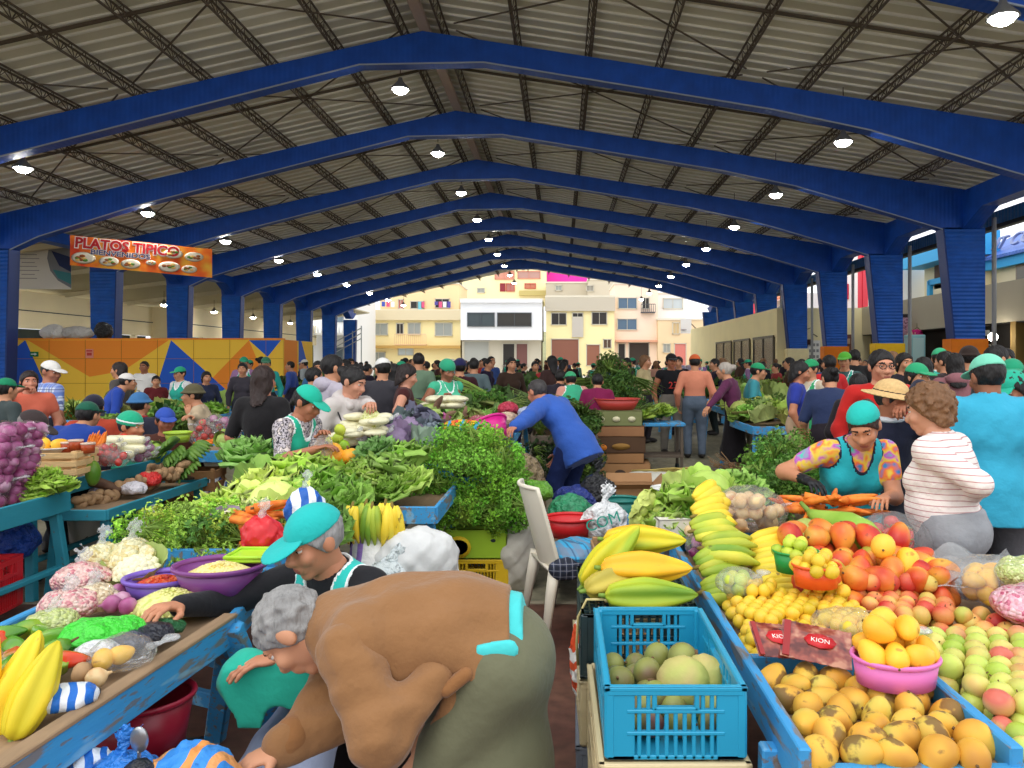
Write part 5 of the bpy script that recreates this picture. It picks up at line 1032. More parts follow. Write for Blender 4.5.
babaco('brownish babaco wedged between the leaning one and the yellow one', (.20, 2.78, .765), (0, R(-12), R(24)), .26, .056, mat('babaco_brown', None, .5, ramp=(3.2, [C(150, 140, 60), C(196, 176, 70), C(176, 150, 60)]), stretch=(.35, 2.2, 2.2)))
for i, (x, y, z, k, s, lab) in enumerate(((.17, 2.23, .625, 'passion_fruit', 1., 'dark round passion fruit at the left wall of the turquoise crate'), (.175, 2.1, .60, 'passion_fruit', 1.05, 'brown passion fruit lying nearest the left corner of the crate'), (.255, 2.28, .63, 'passion_fruit', 1.0, 'purple passion fruit in the middle of the turquoise crate'), (.265, 2.17, .61, 'passion_fruit', .95, 'olive passion fruit beside the large chirimoya in the crate'),
    (.34, 2.2, .635, 'chirimoya', 1.05, 'large pale green chirimoya in the turquoise crate'), (.415, 2.24, .64, 'chirimoya', .9, 'second smaller chirimoya at the right wall of the crate'), (.37, 2.34, .65, 'passion_fruit', 1.1, 'brown passion fruit behind the two chirimoyas'), (.30, 2.4, .63, 'passion_fruit', 1., 'greenish passion fruit at the back of the turquoise crate'), (.43, 2.13, .6, 'passion_fruit', 1., 'yellow green passion fruit in the near right corner of the crate'))):
    veg(k, (x, y, z), lab, 'fruit in the turquoise crate', sc=s)
for x in (.16, .24, .32, .40):
    for y in (2.04, 2.14, 2.24, 2.34, 2.44): veg('passion_fruit', (x+random.uniform(-.01, .01), y, .598-.006), 'passion fruit low in the turquoise crate behind its slots', 'bottom layer of fruit in the turquoise crate', sc=.85)
# table
H0 = .60
t = thing('fruit_table', 'blue painted market table with divided trays of fruit', 'table', (1.1, 2.7, 0))
def lp(x, y, z): return Vector((x-1.1, y-2.7, z))
b = MB(); b.box(lp(1.18, 2.45, H0-.02), (1.26, 1.36, .03)); b.box(lp(.98, 3.5, H0-.02), (.84, .8, .03)); obj('table_top', b, m_wood, t)
for p, q, w, hh in (((.562, 1.77, H0), (.562, 3.9, H0), .03, .12), ((.57, 1.785, H0-.045), (1.82, 1.785, H0-.045), .03, .12), ((.57, 2.36, H0+.015), (1.06, 2.36, H0+.015), .028, .075), ((1.055, 1.78, H0+.01), (1.055, 2.45, H0+.01), .032, .1), ((1.055, 2.45, H0), (1.055, 2.95, H0), .03, .08), ((1.81, 1.77, H0), (1.81, 3.12, H0), .03, .12), ((1.4, 3.12, H0), (1.82, 3.12, H0), .03, .12), ((.78, 2.93, H0), (1.3, 2.93, H0), .028, .1), ((.57, 3.9, H0), (1.4, 3.9, H0), .03, .12), ((1.4, 3.12, H0), (1.4, 3.9, H0), .03, .12)):
    b = MB(); b.bar(lp(*p), lp(*q), w, hh, r=.004); obj('edge_board', b, m_blue, t)
for x, y in ((.54, 1.97), (.6, 2.95), (1.75, 1.9), (1.75, 3.05), (.62, 3.8), (1.35, 3.8)): b = MB(); b.bar(lp(x, y, H0-.03), lp(x+(-.015 if x < 1 else .03), y, 0), .06, .05, up=(0, 1, 0), r=.005); obj('leg', b, m_blue, t)
b = MB(); b.bar(lp(.56, 1.97, .3), lp(1.75, 1.9, .3), .04, .06, r=.004); obj('rail', b, m_blue, t)
for k, (p, q) in enumerate((((.535, 1.97, .22), (.535, 2.0, .58)), ((.575, 1.97, .22), (.575, 2.0, .58)))): pass
# near tray: spotted zapotes
pile('zapote', [(.60, 1.80), (1.02, 1.80), (1.02, 2.22), (.64, 2.32), (.60, 2.2)], H0-.015, .041, lambda x, y: .035+.02*math.sin(x*9)-.02*(y > 2.2), 'yellow zapote with dark spots in the near tray of the fruit table', 'spotted zapotes in the near tray', asp=1.08)
# pink basin of mangoes
px_ = (.925, 2.13); basin('pink oval plastic basin heaped with yellow mangoes', (px_[0], px_[1], H0+.065), C(226, 120, 190), .115, .07, .8, taper=.86, rim=.009)
for i, (dx, dy, z) in enumerate(((-.075, -.03, .105), (-.02, -.055, .11), (.045, -.05, .105), (.085, 0, .1), (-.06, .04, .11), (.0, .03, .12), (.06, .045, .11), (-.05, -.01, .165), (.03, -.005, .17), (-.005, .05, .165))): veg('yellow_mango', (px_[0]+dx, px_[1]+dy, H0+.065+z-.02), 'yellow mango heaped in the pink oval basin', 'mangoes in the pink basin', sc=.88)
# snack packets
for i, (x, y, rz, lab) in enumerate(((.645, 2.31, .1, 'brown red food packet leaning on the tray board, leftmost of two'), (.755, 2.28, -.28, 'brown red food packet with red stamp beside the pink basin'))):
    t = thing('food_packet', lab, 'packet', (x, y, H0+.115)); t.rotation_euler = (.5, .12, rz); b = MB(); W_, D_ = (.14, .13) if i == 0 else (.2, .14)
    b.grid(lambda u, v: Vector(((u-.5)*W_, (v-.5)*D_, .014*math.sin(u*PI)*math.sin(v*PI)+.003*math.sin(u*40)*(v < .1 or v > .9))), 16, 10); b.grid(lambda u, v: Vector(((.5-u)*W_, (v-.5)*D_, -.012*math.sin(u*PI)*math.sin(v*PI))), 12, 8); obj('film', b, mat('packet_brown', None, .2, ramp=(26, [C(90, 30, 24), C(150, 70, 54), C(196, 140, 110)]), coat=.6), t)
    b = MB(); b.lathe([(.0, .001), (.036, .001), (.036, 0)], 8, (.01, 0, .015), 1.3, .75); obj('stamp', b, mat('stamp_red', C(200, 34, 40), .4), t); text('KION', .022, mat('stamp_white', C(240, 235, 225), .5), t, (.01, 0, .017), (0, 0, 0), .0005)
    b = MB(); b.box((-W_*.42, 0, .005), (W_*.1, D_*.96, .004)); obj('seal_band', b, mat('packet_red', C(150, 40, 40), .3), t)
# lemons and the bags over them
pile('lemon', [(.60, 2.40), (1.04, 2.40), (1.04, 2.88), (.62, 2.88)], H0-.01, .0235, lambda x, y: .035+.17*max(0, y-2.42)+.01*math.sin(x*20), 'yellow lemon in the big heap in the middle tray', 'lemons of the middle tray', most=300)
def film_bag(label, loc, size, rot=0, seed=1., clear=.72, fruit=None, n=0, fr=.0235, flab='', fgrp='', sc=1., col=None):
    t = thing('clear_bag', label, 'bag', loc, rot); w, d, h = size
    blob('film', [ell((0, 0, h*.45), (w/2, d/2, h*.52)), ell((w*.15, 0, h*.35), (w*.4, d*.42, h*.4))], .008, film('clear_film_%d' % int(clear*100), clear=clear), t, None, .03, [lambda x, y, z: .001-z+0*x+0*y], lumps(.006, 60, seed))
    blob('knot', [cap((w*.45, 0, h*.5), (w*.6, 0, h*.55), .012, .006), cap((w*.6, 0, h*.55), (w*.78, .02, h*.6), .006, .03, (np.array([0, 0, 1.]), .3))], .005, film('clear_film_45', clear=.45), t, None, .01)
    if fruit:
        c, s_ = math.cos(rot), math.sin(rot); poly = [(loc[0]+(w/2-fr)*math.cos(a)*c-(d/2-fr)*math.sin(a)*s_, loc[1]+(w/2-fr)*math.cos(a)*s_+(d/2-fr)*math.sin(a)*c) for a in np.linspace(0, 2*PI, 17)[:-1]]
        pile(fruit, poly, loc[2], fr, lambda x, y: max(0, (h-2*fr)*(1-((x-loc[0])**2+(y-loc[1])**2)/(max(w, d)/2)**2*.9)), flab, fgrp, sc, color=col)
    return t
film_bag('clear bag of lemons lying across the right of the lemon heap', (.93, 2.46, H0+.055), (.26, .17, .11), -.5, 1.2, .78, 'lemon', 0, .0235, 'lemon inside the clear bag at the right of the heap', 'lemons in the right clear bag')
film_bag('clear bag of pale limes at the back left of the lemon heap', (.655, 2.86, H0+.09), (.17, .15, .1), .4, 2.2, .7, 'lime', 0, .0235, 'pale lime inside the clear bag at the left of the heap', 'limes in the left clear bag')
basin('orange plastic basin of lemons standing on the lemon heap', (.925, 2.79, H0+.14), C(232, 92, 40), .085, .075, .85, taper=.8, rim=.006)
heap_in('lemon', (.925, 2.79, H0+.185), .075, .055, 'lemon heaped in the orange plastic basin', 'lemons in the orange basin', .0235)
basin('green plastic basin of limes behind the orange basin', (.90, 2.95, H0+.15), C(40, 150, 70), .085, .075, .85, taper=.8, rim=.006)
heap_in('lime', (.90, 2.95, H0+.2), .072, .05, 'lime heaped in the green plastic basin', 'limes in the green basin', .0235)
pile('lime', [(.63, 2.92), (.86, 2.95), (.86, 3.06), (.63, 3.06)], H0+.02, .0235, lambda x, y: .09, 'lime in the loose heap behind the lemon bag', 'loose limes')
# mangoes, apples, peaches, oranges
pile('mango', [(1.0, 2.84), (1.42, 2.86), (1.56, 2.98), (1.5, 3.2), (1.3, 3.34), (.95, 3.34), (.95, 3.05)], H0, .054, lambda x, y: .10+.32*max(0, y-2.95), 'red orange mango in the heap behind the lemons', 'mangoes at the back of the table', sc=1.24, asp=1.02)
for i, (x, y, z, lab) in enumerate(((1.36, 3.02, H0+.16, 'large yellow mango at the right end of the mango heap'), (1.47, 3.06, H0+.13, 'large yellow mango farthest right by the clear sheet'), (1.28, 3.06, H0+.22, 'yellow mango on top of the red mangoes'))): veg('yellow_mango', (x, y, z), lab, sc=1.15)
pile('peach', [(1.08, 2.52), (1.4, 2.5), (1.38, 2.92), (1.1, 2.92)], H0-.01, .034, lambda x, y: .04+.2*max(0, y-2.55), 'red and yellow peach beside the lemon bag on the fruit table', 'peaches on the fruit table')
pile('apple', [(1.09, 1.82), (1.76, 1.82), (1.76, 2.42), (1.42, 2.5), (1.09, 2.5)], H0-.01, .034, lambda x, y: .05+.09*max(0, y-1.95), 'green apple with pink blush in the right tray of the table', 'green apples of the right tray', sc=1.05)
for i in range(16): veg('peach', (1.42+.075*(i % 4)+random.uniform(-.01, .01), 2.5+.075*(i//4), H0+.05), 'reddish peach behind the green apples at the right', 'peaches behind the green apples')
film_bag('clear bag of orange fruit at the back right of the fruit table', (1.62, 2.92, H0+.05), (.34, .26, .17), .3, 3.1, .7, 'yellow_mango', 0, .036, 'orange fruit inside the clear bag at the back right', 'orange fruit in the clear bag', .8)
t = thing('plastic_sheet', 'crumpled clear plastic sheet behind the mangoes', 'plastic sheet', (1.62, 3.0, H0+.12)); b = MB(); b.grid(lambda u, v: Vector(((u-.5)*.4, (v-.5)*.3, .045*math.sin(u*9+v*4)*math.sin(v*7+1)+.05*v)), 22, 14); obj('sheet', b, film('clear_film_60', clear=.6), t); b = MB(); b.tube([(-.23+.0209*i, -.15, .045*math.sin(i/22*9-2)*math.sin(-2.5)*0+.004*math.sin(i)) for i in range(23)], .003, 5); obj('hem', b, film('clear_film_45', clear=.45), t)
def grain_bag(label, loc, size, cols, rot=0, seed=1., gs=60, name='grain_bag', vox=.008, kn=True):
    k = 'grain_%d_%d_%d_%d' % (tuple(int(v*255) for v in cols[0][:3])+(gs,))
    if k not in MATS:
        m, nt, bb, L = _nodes(k); N = nt.nodes.new; tc = N('ShaderNodeTexCoord'); v = N('ShaderNodeTexVoronoi'); v.inputs['Scale'].default_value = gs; L(tc.outputs['Object'], v.inputs['Vector'])
        cr = N('ShaderNodeValToRGB'); e = cr.color_ramp.elements
        while len(e) < len(cols): e.new(.5)
        for i, c in enumerate(cols): e[i].position = .2+.6*i/max(1, len(cols)-1); e[i].color = c
        sp = N('ShaderNodeSeparateXYZ'); L(v.outputs['Color'], sp.inputs[0]); L(sp.outputs[0], cr.inputs[0]); L(cr.outputs[0], bb.inputs['Base Color'])
        bp = N('ShaderNodeBump'); bp.inputs['Strength'].default_value = .9; bp.inputs['Distance'].default_value = .012; bp.invert = True; L(v.outputs['Distance'], bp.inputs['Height']); L(bp.outputs[0], bb.inputs['Normal']); bb.inputs['Roughness'].default_value = .3; bb.inputs['Coat Weight'].default_value = .5; bb.inputs['Coat Roughness'].default_value = .15; MATS[k] = m
    return clutter_bag(label, loc, rot, size, None, MATS[k], seed, name, kn, vox)
grain_bag('bag of pink shelled beans at the right edge of the fruit table', (1.60, 2.62, H0+.07), (.3, .22, .13), [C(196, 90, 120), C(236, 200, 206), C(226, 160, 176)], .4, 2., 70)
grain_bag('bag of pale green peas behind the pink bean bag', (1.72, 2.82, H0+.12), (.26, .2, .12), [C(190, 206, 120), C(220, 226, 160)], .2, 3., 90)
# bananas
BP = [('lowest at left by the table board', .60, 3.0, .05, .1, F_BANG, .75), ('low at the front of the pile', .70, 2.97, .03, -.3, F_BAN, .6), ('second from the bottom of the green stack', .60, 3.1, .12, .35, F_BANG, .8), ('in the middle of the green stack', .63, 3.16, .185, -.05, F_BANG, .9), ('greenish yellow, fourth of the green stack', .60, 3.22, .24, .3, F_BANG, .85), ('curved and pale yellow just under the topmost bunch', .62, 3.28, .29, .5, F_BAN, .9), ('topmost of the tall stack', .65, 3.36, .33, .75, F_BAN, .9), ('ripe and long, lying right of the stack', .84, 3.06, .04, .15, F_BAN, .7), ('ripe, second of the right heap', .83, 3.16, .10, -.15, F_BAN, .8), ('ripe, at the top of the right heap', .85, 3.26, .16, .1, F_BAN, .8)]
for q, x, y, z, a, m, tl in BP: hand_of_bananas('bunch of bananas '+q, (x-.06, y, H0+z), (tl, random.uniform(-.2, .0), a), 4, m, .23, .029, 1.0, 'bananas on the fruit table')
veg('squash', (.97, 3.22, H0+.14), 'small orange squash between bananas and mangoes', sc=.75)
# behind: gourds, carrots, tomatoes, onions
t = thing('green_gourd', 'bright green gourd with stem lying behind the mangoes', 'gourd', (1.27, 3.4, H0+.2), R(115)); b = MB(); b.lathe([(.001, -.19), (.05, -.17), (.085, -.08), (.085, .02), (.055, .12), (.03, .2), (.02, .24)], 20, M=Matrix.Rotation(R(80), 3, 'Y')); obj('fruit', b, fm('gourd_skin', [C(120, 170, 50), C(166, 200, 84)], 5, .4), t); b = MB(); b.tube([(.23, 0, .04), (.3, .0, .08)], [.014, .01], 7); obj('stem', b, M_STEM, t)
t = thing('green_gourd', 'pale green gourd lying between bananas and the bright gourd', 'gourd', (1.08, 3.42, H0+.17), R(70)); b = MB(); b.lathe([(.001, -.2), (.05, -.18), (.075, -.08), (.07, .04), (.05, .14), (.02, .2), (.001, .205)], 20, M=Matrix.Rotation(R(85), 3, 'Y')); obj('fruit', b, fm('gourd_pale', [C(170, 190, 90), C(206, 216, 130)], 5, .4), t); b = MB(); b.tube([(.2, 0, .02), (.25, .0, .04)], [.012, .01], 7); obj('stem', b, M_STEM, t)
for i in range(26): veg('carrot', P(824+random.uniform(-26, 30), 510-4*(i//8)+random.uniform(-5, 5), 3.72), 'carrot in the orange heap in front of the turquoise vested vendor', 'carrots before the vendor', (0, random.uniform(-.3, .3), random.uniform(-1.2, 1.2)+(PI if i % 2 else 0)), .85)
film_bag('clear bag of red tomatoes behind the mango heap', (1.47, 3.42, H0+.05), (.34, .26, .24), .2, 4., .75, 'tomato', 0, .034, 'red tomato in the clear bag behind the mangoes', 'tomatoes in the clear bag')
wood_crate('flat wooden crate raising the onion bag and carrots', (1.02, 3.7, H0), .0, (.72, .34, .16), C(170, 130, 90), 2)
t = film_bag('net bag of white onions behind the bananas', (.90, 3.72, H0+.14), (.36, .24, .22), .1, 5., .8, 'white_onion', 0, .036, 'white onion in the net bag behind the bananas', 'white onions in the net bag')
t = film_bag('small bag of red onions left of the banana pile', (.66, 3.66, H0+.02), (.14, .14, .14), .1, 5., .8, 'onion', 0, .03, 'red onion in the bag beside the banana pile', 'red onions by the bananas', .8)
# lettuces on the crate behind the babacos
wood_crate('wooden crate carrying the lettuces behind the babaco stack', (.46, 4.05, 0), .05, (.56, .5, .58), C(170, 130, 90), 5)
stall_table('low blue trestle behind the fruit table', .42, 1.0, 3.97, 4.75, .56, m_blue, legs=True)
for i, (px, py, Y, s, c_) in enumerate(((708, 492, 4.1, 1.25, C(176, 204, 96)), (683, 503, 4.0, 1.45, C(170, 204, 90)), (728, 500, 4.15, 1.3, C(176, 206, 100)), (668, 520, 3.95, 1.2, C(176, 206, 100)), (697, 522, 3.9, 1.2, C(130, 180, 76)), (740, 490, 4.4, 1.4, C(150, 190, 90)), (684, 484, 4.5, 1.05, C(196, 212, 116)))):
    veg('cabbage' if i in (0, 6) else 'lettuce', P(px, py, Y), ('large pale cabbage head on top behind the babaco stack', 'curly lettuce left of the large pale head', 'green lettuce beside the bananas', 'small curly lettuce lowest at left of the lettuce pile', 'dark green lettuce at the front of the lettuce pile', 'lettuce at the back right next to the onion bag', 'pale cabbage head at the very back of the lettuce pile')[i], 'lettuces behind the babacos', (random.uniform(-.3, .2), random.uniform(-.3, .3), i), s, c_)
for i, (px, py) in enumerate(((642, 510), (650, 500), (655, 515), (646, 525), (660, 508), (638, 520))): veg('cabbage', P(px, py, 3.95), 'pale green celery head at the left of the lettuce pile', 'pale green heads left of the lettuces', None, .42, C(196, 206, 110))
carton('white cardboard box among the lettuces', P(672, 537, 3.85), .1, (.17, .14, .1), C(226, 220, 206))
for i, (px, py) in enumerate(((690, 531), (699, 526), (706, 533), (696, 537), (712, 527))): veg('white_onion', P(px, py, 3.75), 'loose yellow onion between white box and bananas', 'loose onions by the white box', None, .8)
# herbs behind, next to the vendor
stall_table('low table under the green herb pile', .95, 2.0, 4.6, 5.5, .5, m_blue)
pile('leaf_bunch', [(1.12, 4.6), (1.75, 4.6), (1.8, 5.4), (1.2, 5.4)],   .55, .085, lambda x, y: .42*(1-((x-1.45)/.4)**2*.7-((y-5)/.5)**2*.5), 'bunch of green herbs in the pile left of the turquoise vested vendor', 'herb bunches beside the vendor', color=greens(C(96, 138, 50)))
tw = thing('root_bunch', 'bunch of thin dry roots at the left end of the herb pile', 'roots', P(748, 470, 4.9)); b = MB()
for i in range(26): b.tube([(0, 0, 0), (-.08+random.uniform(-.03, .03), random.uniform(-.06, .06), random.uniform(-.05, .06)), (-.2+random.uniform(-.05, .05), random.uniform(-.1, .1), random.uniform(-.1, .12))], .003, 4)
obj('roots', b, M_DRY, tw); b = MB(); b.tube([(-.02, 0, -.03), (.0, 0, .0), (.1, 0, .02)], .03, 8); obj('stems', b, M_STEM, tw)
# ================================================================ near left table
H1 = .65
t = thing('market_table', 'worn blue table at lower left with peppers, bags and bowls', 'table', (-1.55, 2.3, 0))
def l1(x, y, z): return Vector((x+1.55, y-2.3, z))
b = MB(); vs = [l1(-1.92, 1.2, H1-.05), l1(-1.27, 1.2, H1-.05), l1(-1.19, 2.72, H1-.05), l1(-1.25, 3.35, H1-.05), l1(-1.92, 3.35, H1-.05)]; b.add(vs+[v+Vector((0, 0, .02)) for v in vs], [(4, 3, 2, 1, 0), (5, 6, 7, 8, 9)]+[(i, (i+1) % 5, 5+(i+1) % 5, 5+i) for i in range(5)]); obj('table_top', b, m_wood, t)
for p, q in (((-1.30, 1.15, H1-.055), (-1.175, 2.74, H1-.055)), ((-1.93, 1.15, H1-.055), (-1.93, 3.38, H1-.055)), ((-1.93, 3.38, H1-.055), (-1.25, 3.38, H1-.055)), ((-1.175, 2.74, H1-.055), (-1.25, 3.38, H1-.055))): b = MB(); b.bar(l1(*p), l1(*q), .035, .105, r=.005); obj('edge_board', b, m_blue, t)
b = MB(); b.bar(l1(-1.30, 1.15, H1+.0), l1(-1.175, 2.74, H1+.0), .05, .014, r=.003); obj('top_cap', b, m_wood, t)
for a, c in (((-1.17, 2.74, .62), (-1.42, 3.16, 0)), ((-1.16, 2.70, .62), (-1.06, 2.98, 0)), ((-1.86, 2.62, .62), (-1.9, 2.4, 0)), ((-1.86, 3.3, .62), (-1.9, 3.45, 0)), ((-1.3, 1.3, .62), (-1.3, 1.2, 0)), ((-1.28, 3.28, .6), (-1.22, 3.4, 0))): b = MB(); b.bar(l1(*a), l1(*c), .075, .05, up=(0, 1, 0), r=.006); obj('leg', b, m_blue, t)
for a, c in (((-1.9, 3.3, .42), (-1.2, 2.86, .42)), ((-1.9, 3.3, .2), (-1.3, 3.0, .22)), ((-1.9, 2.5, .14), (-1.9, 3.3, .12))): b = MB(); b.bar(l1(*a), l1(*c), .035, .06, r=.004); obj('rail', b, m_blue, t)
# babacos standing at the near end
for i, (x, y, a, b_, L, lab) in enumerate(((-1.40, 1.98, 66, 60, .27, 'yellow babaco leaning upright on the near left table, rightmost of the pair behind the board'), (-1.47, 1.93, 70, 50, .25, 'yellow babaco leaning upright at the far left edge of the near table'), (-1.33, 1.95, 60, 70, .24, 'smaller yellow babaco leaning against the board of the near left table'), (-1.52, 2.0, 72, 40, .26, 'yellow babaco half cut off by the left picture edge'))): babaco(lab, (x, y, H1+.07), (0, R(-a), R(b_)), L, .05, F_BABY)
pp = [(22, 625), (35, 622), (50, 632), (12, 640), (30, 648), (48, 645), (58, 660), (8, 660), (20, 668), (62, 640), (40, 628), (5, 628)]
for i, (px, py) in enumerate(pp): veg('pepper', G(px, py+6, H1+.02+.015*(i % 3)), 'green pepper in the heap on the near left table', 'green peppers', (random.uniform(0, 6), random.uniform(-.3, .3), random.uniform(0, 6)), .8)
for i, (px, py, lab) in enumerate(((66, 656, 'red pepper lying at the right of the green ones'), (3, 634, 'red pepper at the left picture edge'), (14, 652, 'orange red pepper among the green ones'))): veg('red_pepper', G(px, py+4, H1+.04), lab, None, (.4, 0, .2+i), .8)
PB, PB2 = [C(206, 120, 130), C(236, 206, 196), C(226, 180, 170)], [C(206, 200, 150), C(236, 230, 190), C(214, 196, 130)]
grain_bag('bag of pink beans at the top of the stack of bean bags', G(80, 592, H1), (.2, .17, .12), PB, .3, 1., 80)
grain_bag('bag of pink beans lower and nearer than the other pink bag', G(68, 616, H1), (.19, .15, .1), PB, .1, 2., 80)
grain_bag('bag of pale green peas below the pink bean bags', G(52, 632, H1), (.15, .12, .08), [C(176, 190, 110), C(214, 220, 160), C(196, 206, 120)], .4, 3., 90)
grain_bag('bag of cream shelled corn behind the pink bean bags', G(102, 582, H1), (.17, .16, .17), PB2, .6, 4., 70)
grain_bag('large round bag of cream corn between pink bags and the purple bowl', G(132, 580, H1), (.2, .18, .18), PB2, .9, 5., 60)
grain_bag('low bag of cream beans in front of the corn bags', G(92, 610, H1), (.16, .14, .1), [C(206, 180, 140), C(236, 220, 190)], .2, 6., 80)
for i, (px, py) in enumerate(((112, 604), (122, 600), (118, 592), (106, 596), (128, 606))): veg('onion', G(px, py, H1+.03), 'red onion between corn bag and purple bowl', 'red onions on the near left table', None, .85)
def mound(label, loc, r, h, m, name='grain_heap', sy=.8, cat='grain heap', seedr=.006, n=420, cols=None, shape=(1, .8, .6)):
    t = thing(name, label, cat, loc); b = MB(); b.lathe([(r, 0), (r*.85, h*.45), (r*.5, h*.82), (.001, h)], 24, sy=sy); obj('base', b, m, t)
    b = MB()
    for i in range(n):
        q = math.sqrt(rng.uniform(0, 1)); a = rng.uniform(0, 6.28); z = h*(1-q**1.8)+.001; M = Matrix.Rotation(rng.uniform(0, 6.28), 3, 'Z') @ Matrix.Rotation(rng.uniform(-.8, .8), 3, 'X'); b.sph((r*q*math.cos(a), r*q*sy*math.sin(a), z), (seedr*shape[0], seedr*shape[1], seedr*shape[2]), 6, 4, M)
    o = obj('seeds', b, m, t); o['kind'] = 'stuff'; return t
m_bean = mat('pale_bean', None, .4, ramp=(40, [C(206, 206, 110), C(226, 220, 150), C(186, 196, 90)]), isl=.15); m_corn = mat('yellow_bean', None, .4, ramp=(40, [C(226, 206, 110), C(240, 226, 160), C(214, 186, 90)]), isl=.15); m_chili = mat('chili', None, .3, ramp=(20, [C(176, 40, 30), C(206, 80, 40), C(196, 140, 90)]), isl=.2)
basin('purple plastic bowl of small red chilies on the near left table', G(162, 596, H1), C(122, 92, 190), .135, .07, .85, name='bowl', taper=.8); mound('heap of small red chilies in the purple bowl', G(162, 596, H1)+Vector((0, 0, .03)), .115, .045, m_chili, 'chili_heap', .82, 'chilies', .011, 260, shape=(1.4, .5, .5))
mound('heap of pale green beans in front of the chili bowl', G(172, 610, H1), .15, .075, m_bean, 'bean_heap', .7, 'beans', .0085, 420)
basin('magenta purple bowl of yellow beans behind the seated vendor hand', G(220, 592, H1+.03), C(124, 62, 130), .165, .1, .85, name='bowl', taper=.72); mound('heap of yellow beans in the large magenta purple bowl', G(220, 592, H1+.03)+Vector((0, 0, .05)), .14, .06, m_corn, 'bean_heap', .82, 'beans', .0095, 420)
t = clutter_bag('crumpled bright green plastic bag on the near left table', G(100, 648, H1), .5, (.24, .17, .1), C(70, 214, 60), None, 4., kn=False); 
for i in range(2): clutter_bag(('dark grey crumpled bag next to the bright green bag', 'black crumpled bag under the seated vendor hand')[i], G(122+24*i, 650-8*i, H1), .4, (.15, .12, .06), (C(70, 72, 90), C(40, 42, 52))[i], None, 7.+i, kn=False)
clutter_bag('small dark green leafy bag beside the board under the vendor hand', G(158, 634, H1), .3, (.15, .1, .05), C(30, 90, 50), None, 9., kn=False)
film_bag('clear bag of lemons leaning on the board of the near left table', G(120, 668, H1), (.17, .13, .1), .5, 4., .82, 'yellow_mango', 0, .031, 'yellow fruit in the clear bag by the board', 'yellow fruit by the board', .72)
clutter_bag('crumpled white plastic bag beside the bag of lemons', G(96, 660, H1), .2, (.12, .1, .06), C(226, 226, 228), None, 5.5, kn=False); veg('white_onion', G(96, 678, H1+.015), 'white onion lying against the board of the near table', None, None, .8); veg('potato', G(82, 672, H1+.02), 'pale potato beside the white crumpled bag', None, None, .8)
m_bwst = banded('blue_white_stripes', [C(40, 110, 200), C(226, 232, 240)], 0, 26, .4, wave=(9, 1.2)); m_bost = banded('blue_orange_stripes', [(0., C(60, 140, 220)), (.42, C(226, 150, 80)), (.58, C(60, 140, 220)), (.85, C(226, 160, 100))], 0, 6, .4, wave=(4, .8))
clutter_bag('blue and white striped bag on the near table beside the babacos', G(62, 708, H1), .6, (.15, .1, .06), None, m_bwst, 3., kn=False); clutter_bag('small black bag in the corner by the board', G(78, 700, H1), .6, (.09, .05, .03), C(30, 32, 44), None, 2., kn=False)
# things under and in front of the near left table
crate('upturned grey crate carrying the dark red tub', (-1.32, 2.42, .02), .2, (.28, .28, .27), C(70, 66, 62))
basin('dark red plastic tub on a crate under the near left table', (-1.32, 2.42, .30), C(150, 26, 50), .155, .2, .9, name='tub', taper=.74)
for i in range(10): veg('lime' if i % 2 else 'onion', (-1.32+random.uniform(-.07, .07), 2.42+random.uniform(-.07, .07), .36), 'discarded scrap lying in the dark red tub', 'scraps in the red tub', None, .5)
wood_crate('rough wooden crate under the open cardboard box', (-1.1, 1.98, 0), .1, (.36, .3, .27), C(150, 116, 80), 3)
carton('open brown cardboard box at the bottom edge full of bags', (-1.1, 1.98, .27), .1, (.36, .3, .13), C(176, 128, 80), False)
clutter_bag('blue plastic bag in the cardboard box below the near table', (-1.13, 1.98, .38), .2, (.2, .18, .17), C(50, 130, 220), None, 6., kn=True); clutter_bag('white and blue crumpled bag at the left of the cardboard box', (-1.22, 2.0, .38), .5, (.16, .16, .17), None, m_bwst, 8., kn=False)
clutter_bag('large blue and orange striped bag in the cardboard box', (-.96, 2.0, .37), -.2, (.24, .22, .19), None, m_bost, 2.4, kn=False); clutter_bag('black bag between blue and striped bags in the box', (-1.07, 1.95, .43), .3, (.09, .09, .12), C(36, 36, 42), None, 1.4, kn=False)
t = thing('ladle', 'steel spoon standing between the bags at the bottom edge', 'spoon', (-1.08, 1.97, .52)); t.rotation_euler = (.15, .1, 0); b = MB(); b.sph((0, 0, .07), (.024, .01, .036), 14, 10); obj('bowl', b, mat('steel', C(170, 172, 176), .3, metal=.8), t); b = MB(); b.bar((0, 0, -.1), (0, 0, .04), .012, .005, r=.001); obj('handle', b, MATS['steel'], t)
clutter_bag('orange cloth bundle below the board at the bottom left', (-1.25, 1.9, .34), 0, (.12, .14, .14), C(220, 120, 30), None, 3.3, kn=False)
clutter_bag('blue and white bag at the bottom edge under the bending woman hand', (-.70, 2.0, .30), .3, (.2, .2, .14), None, m_bwst, 5.2, kn=False)
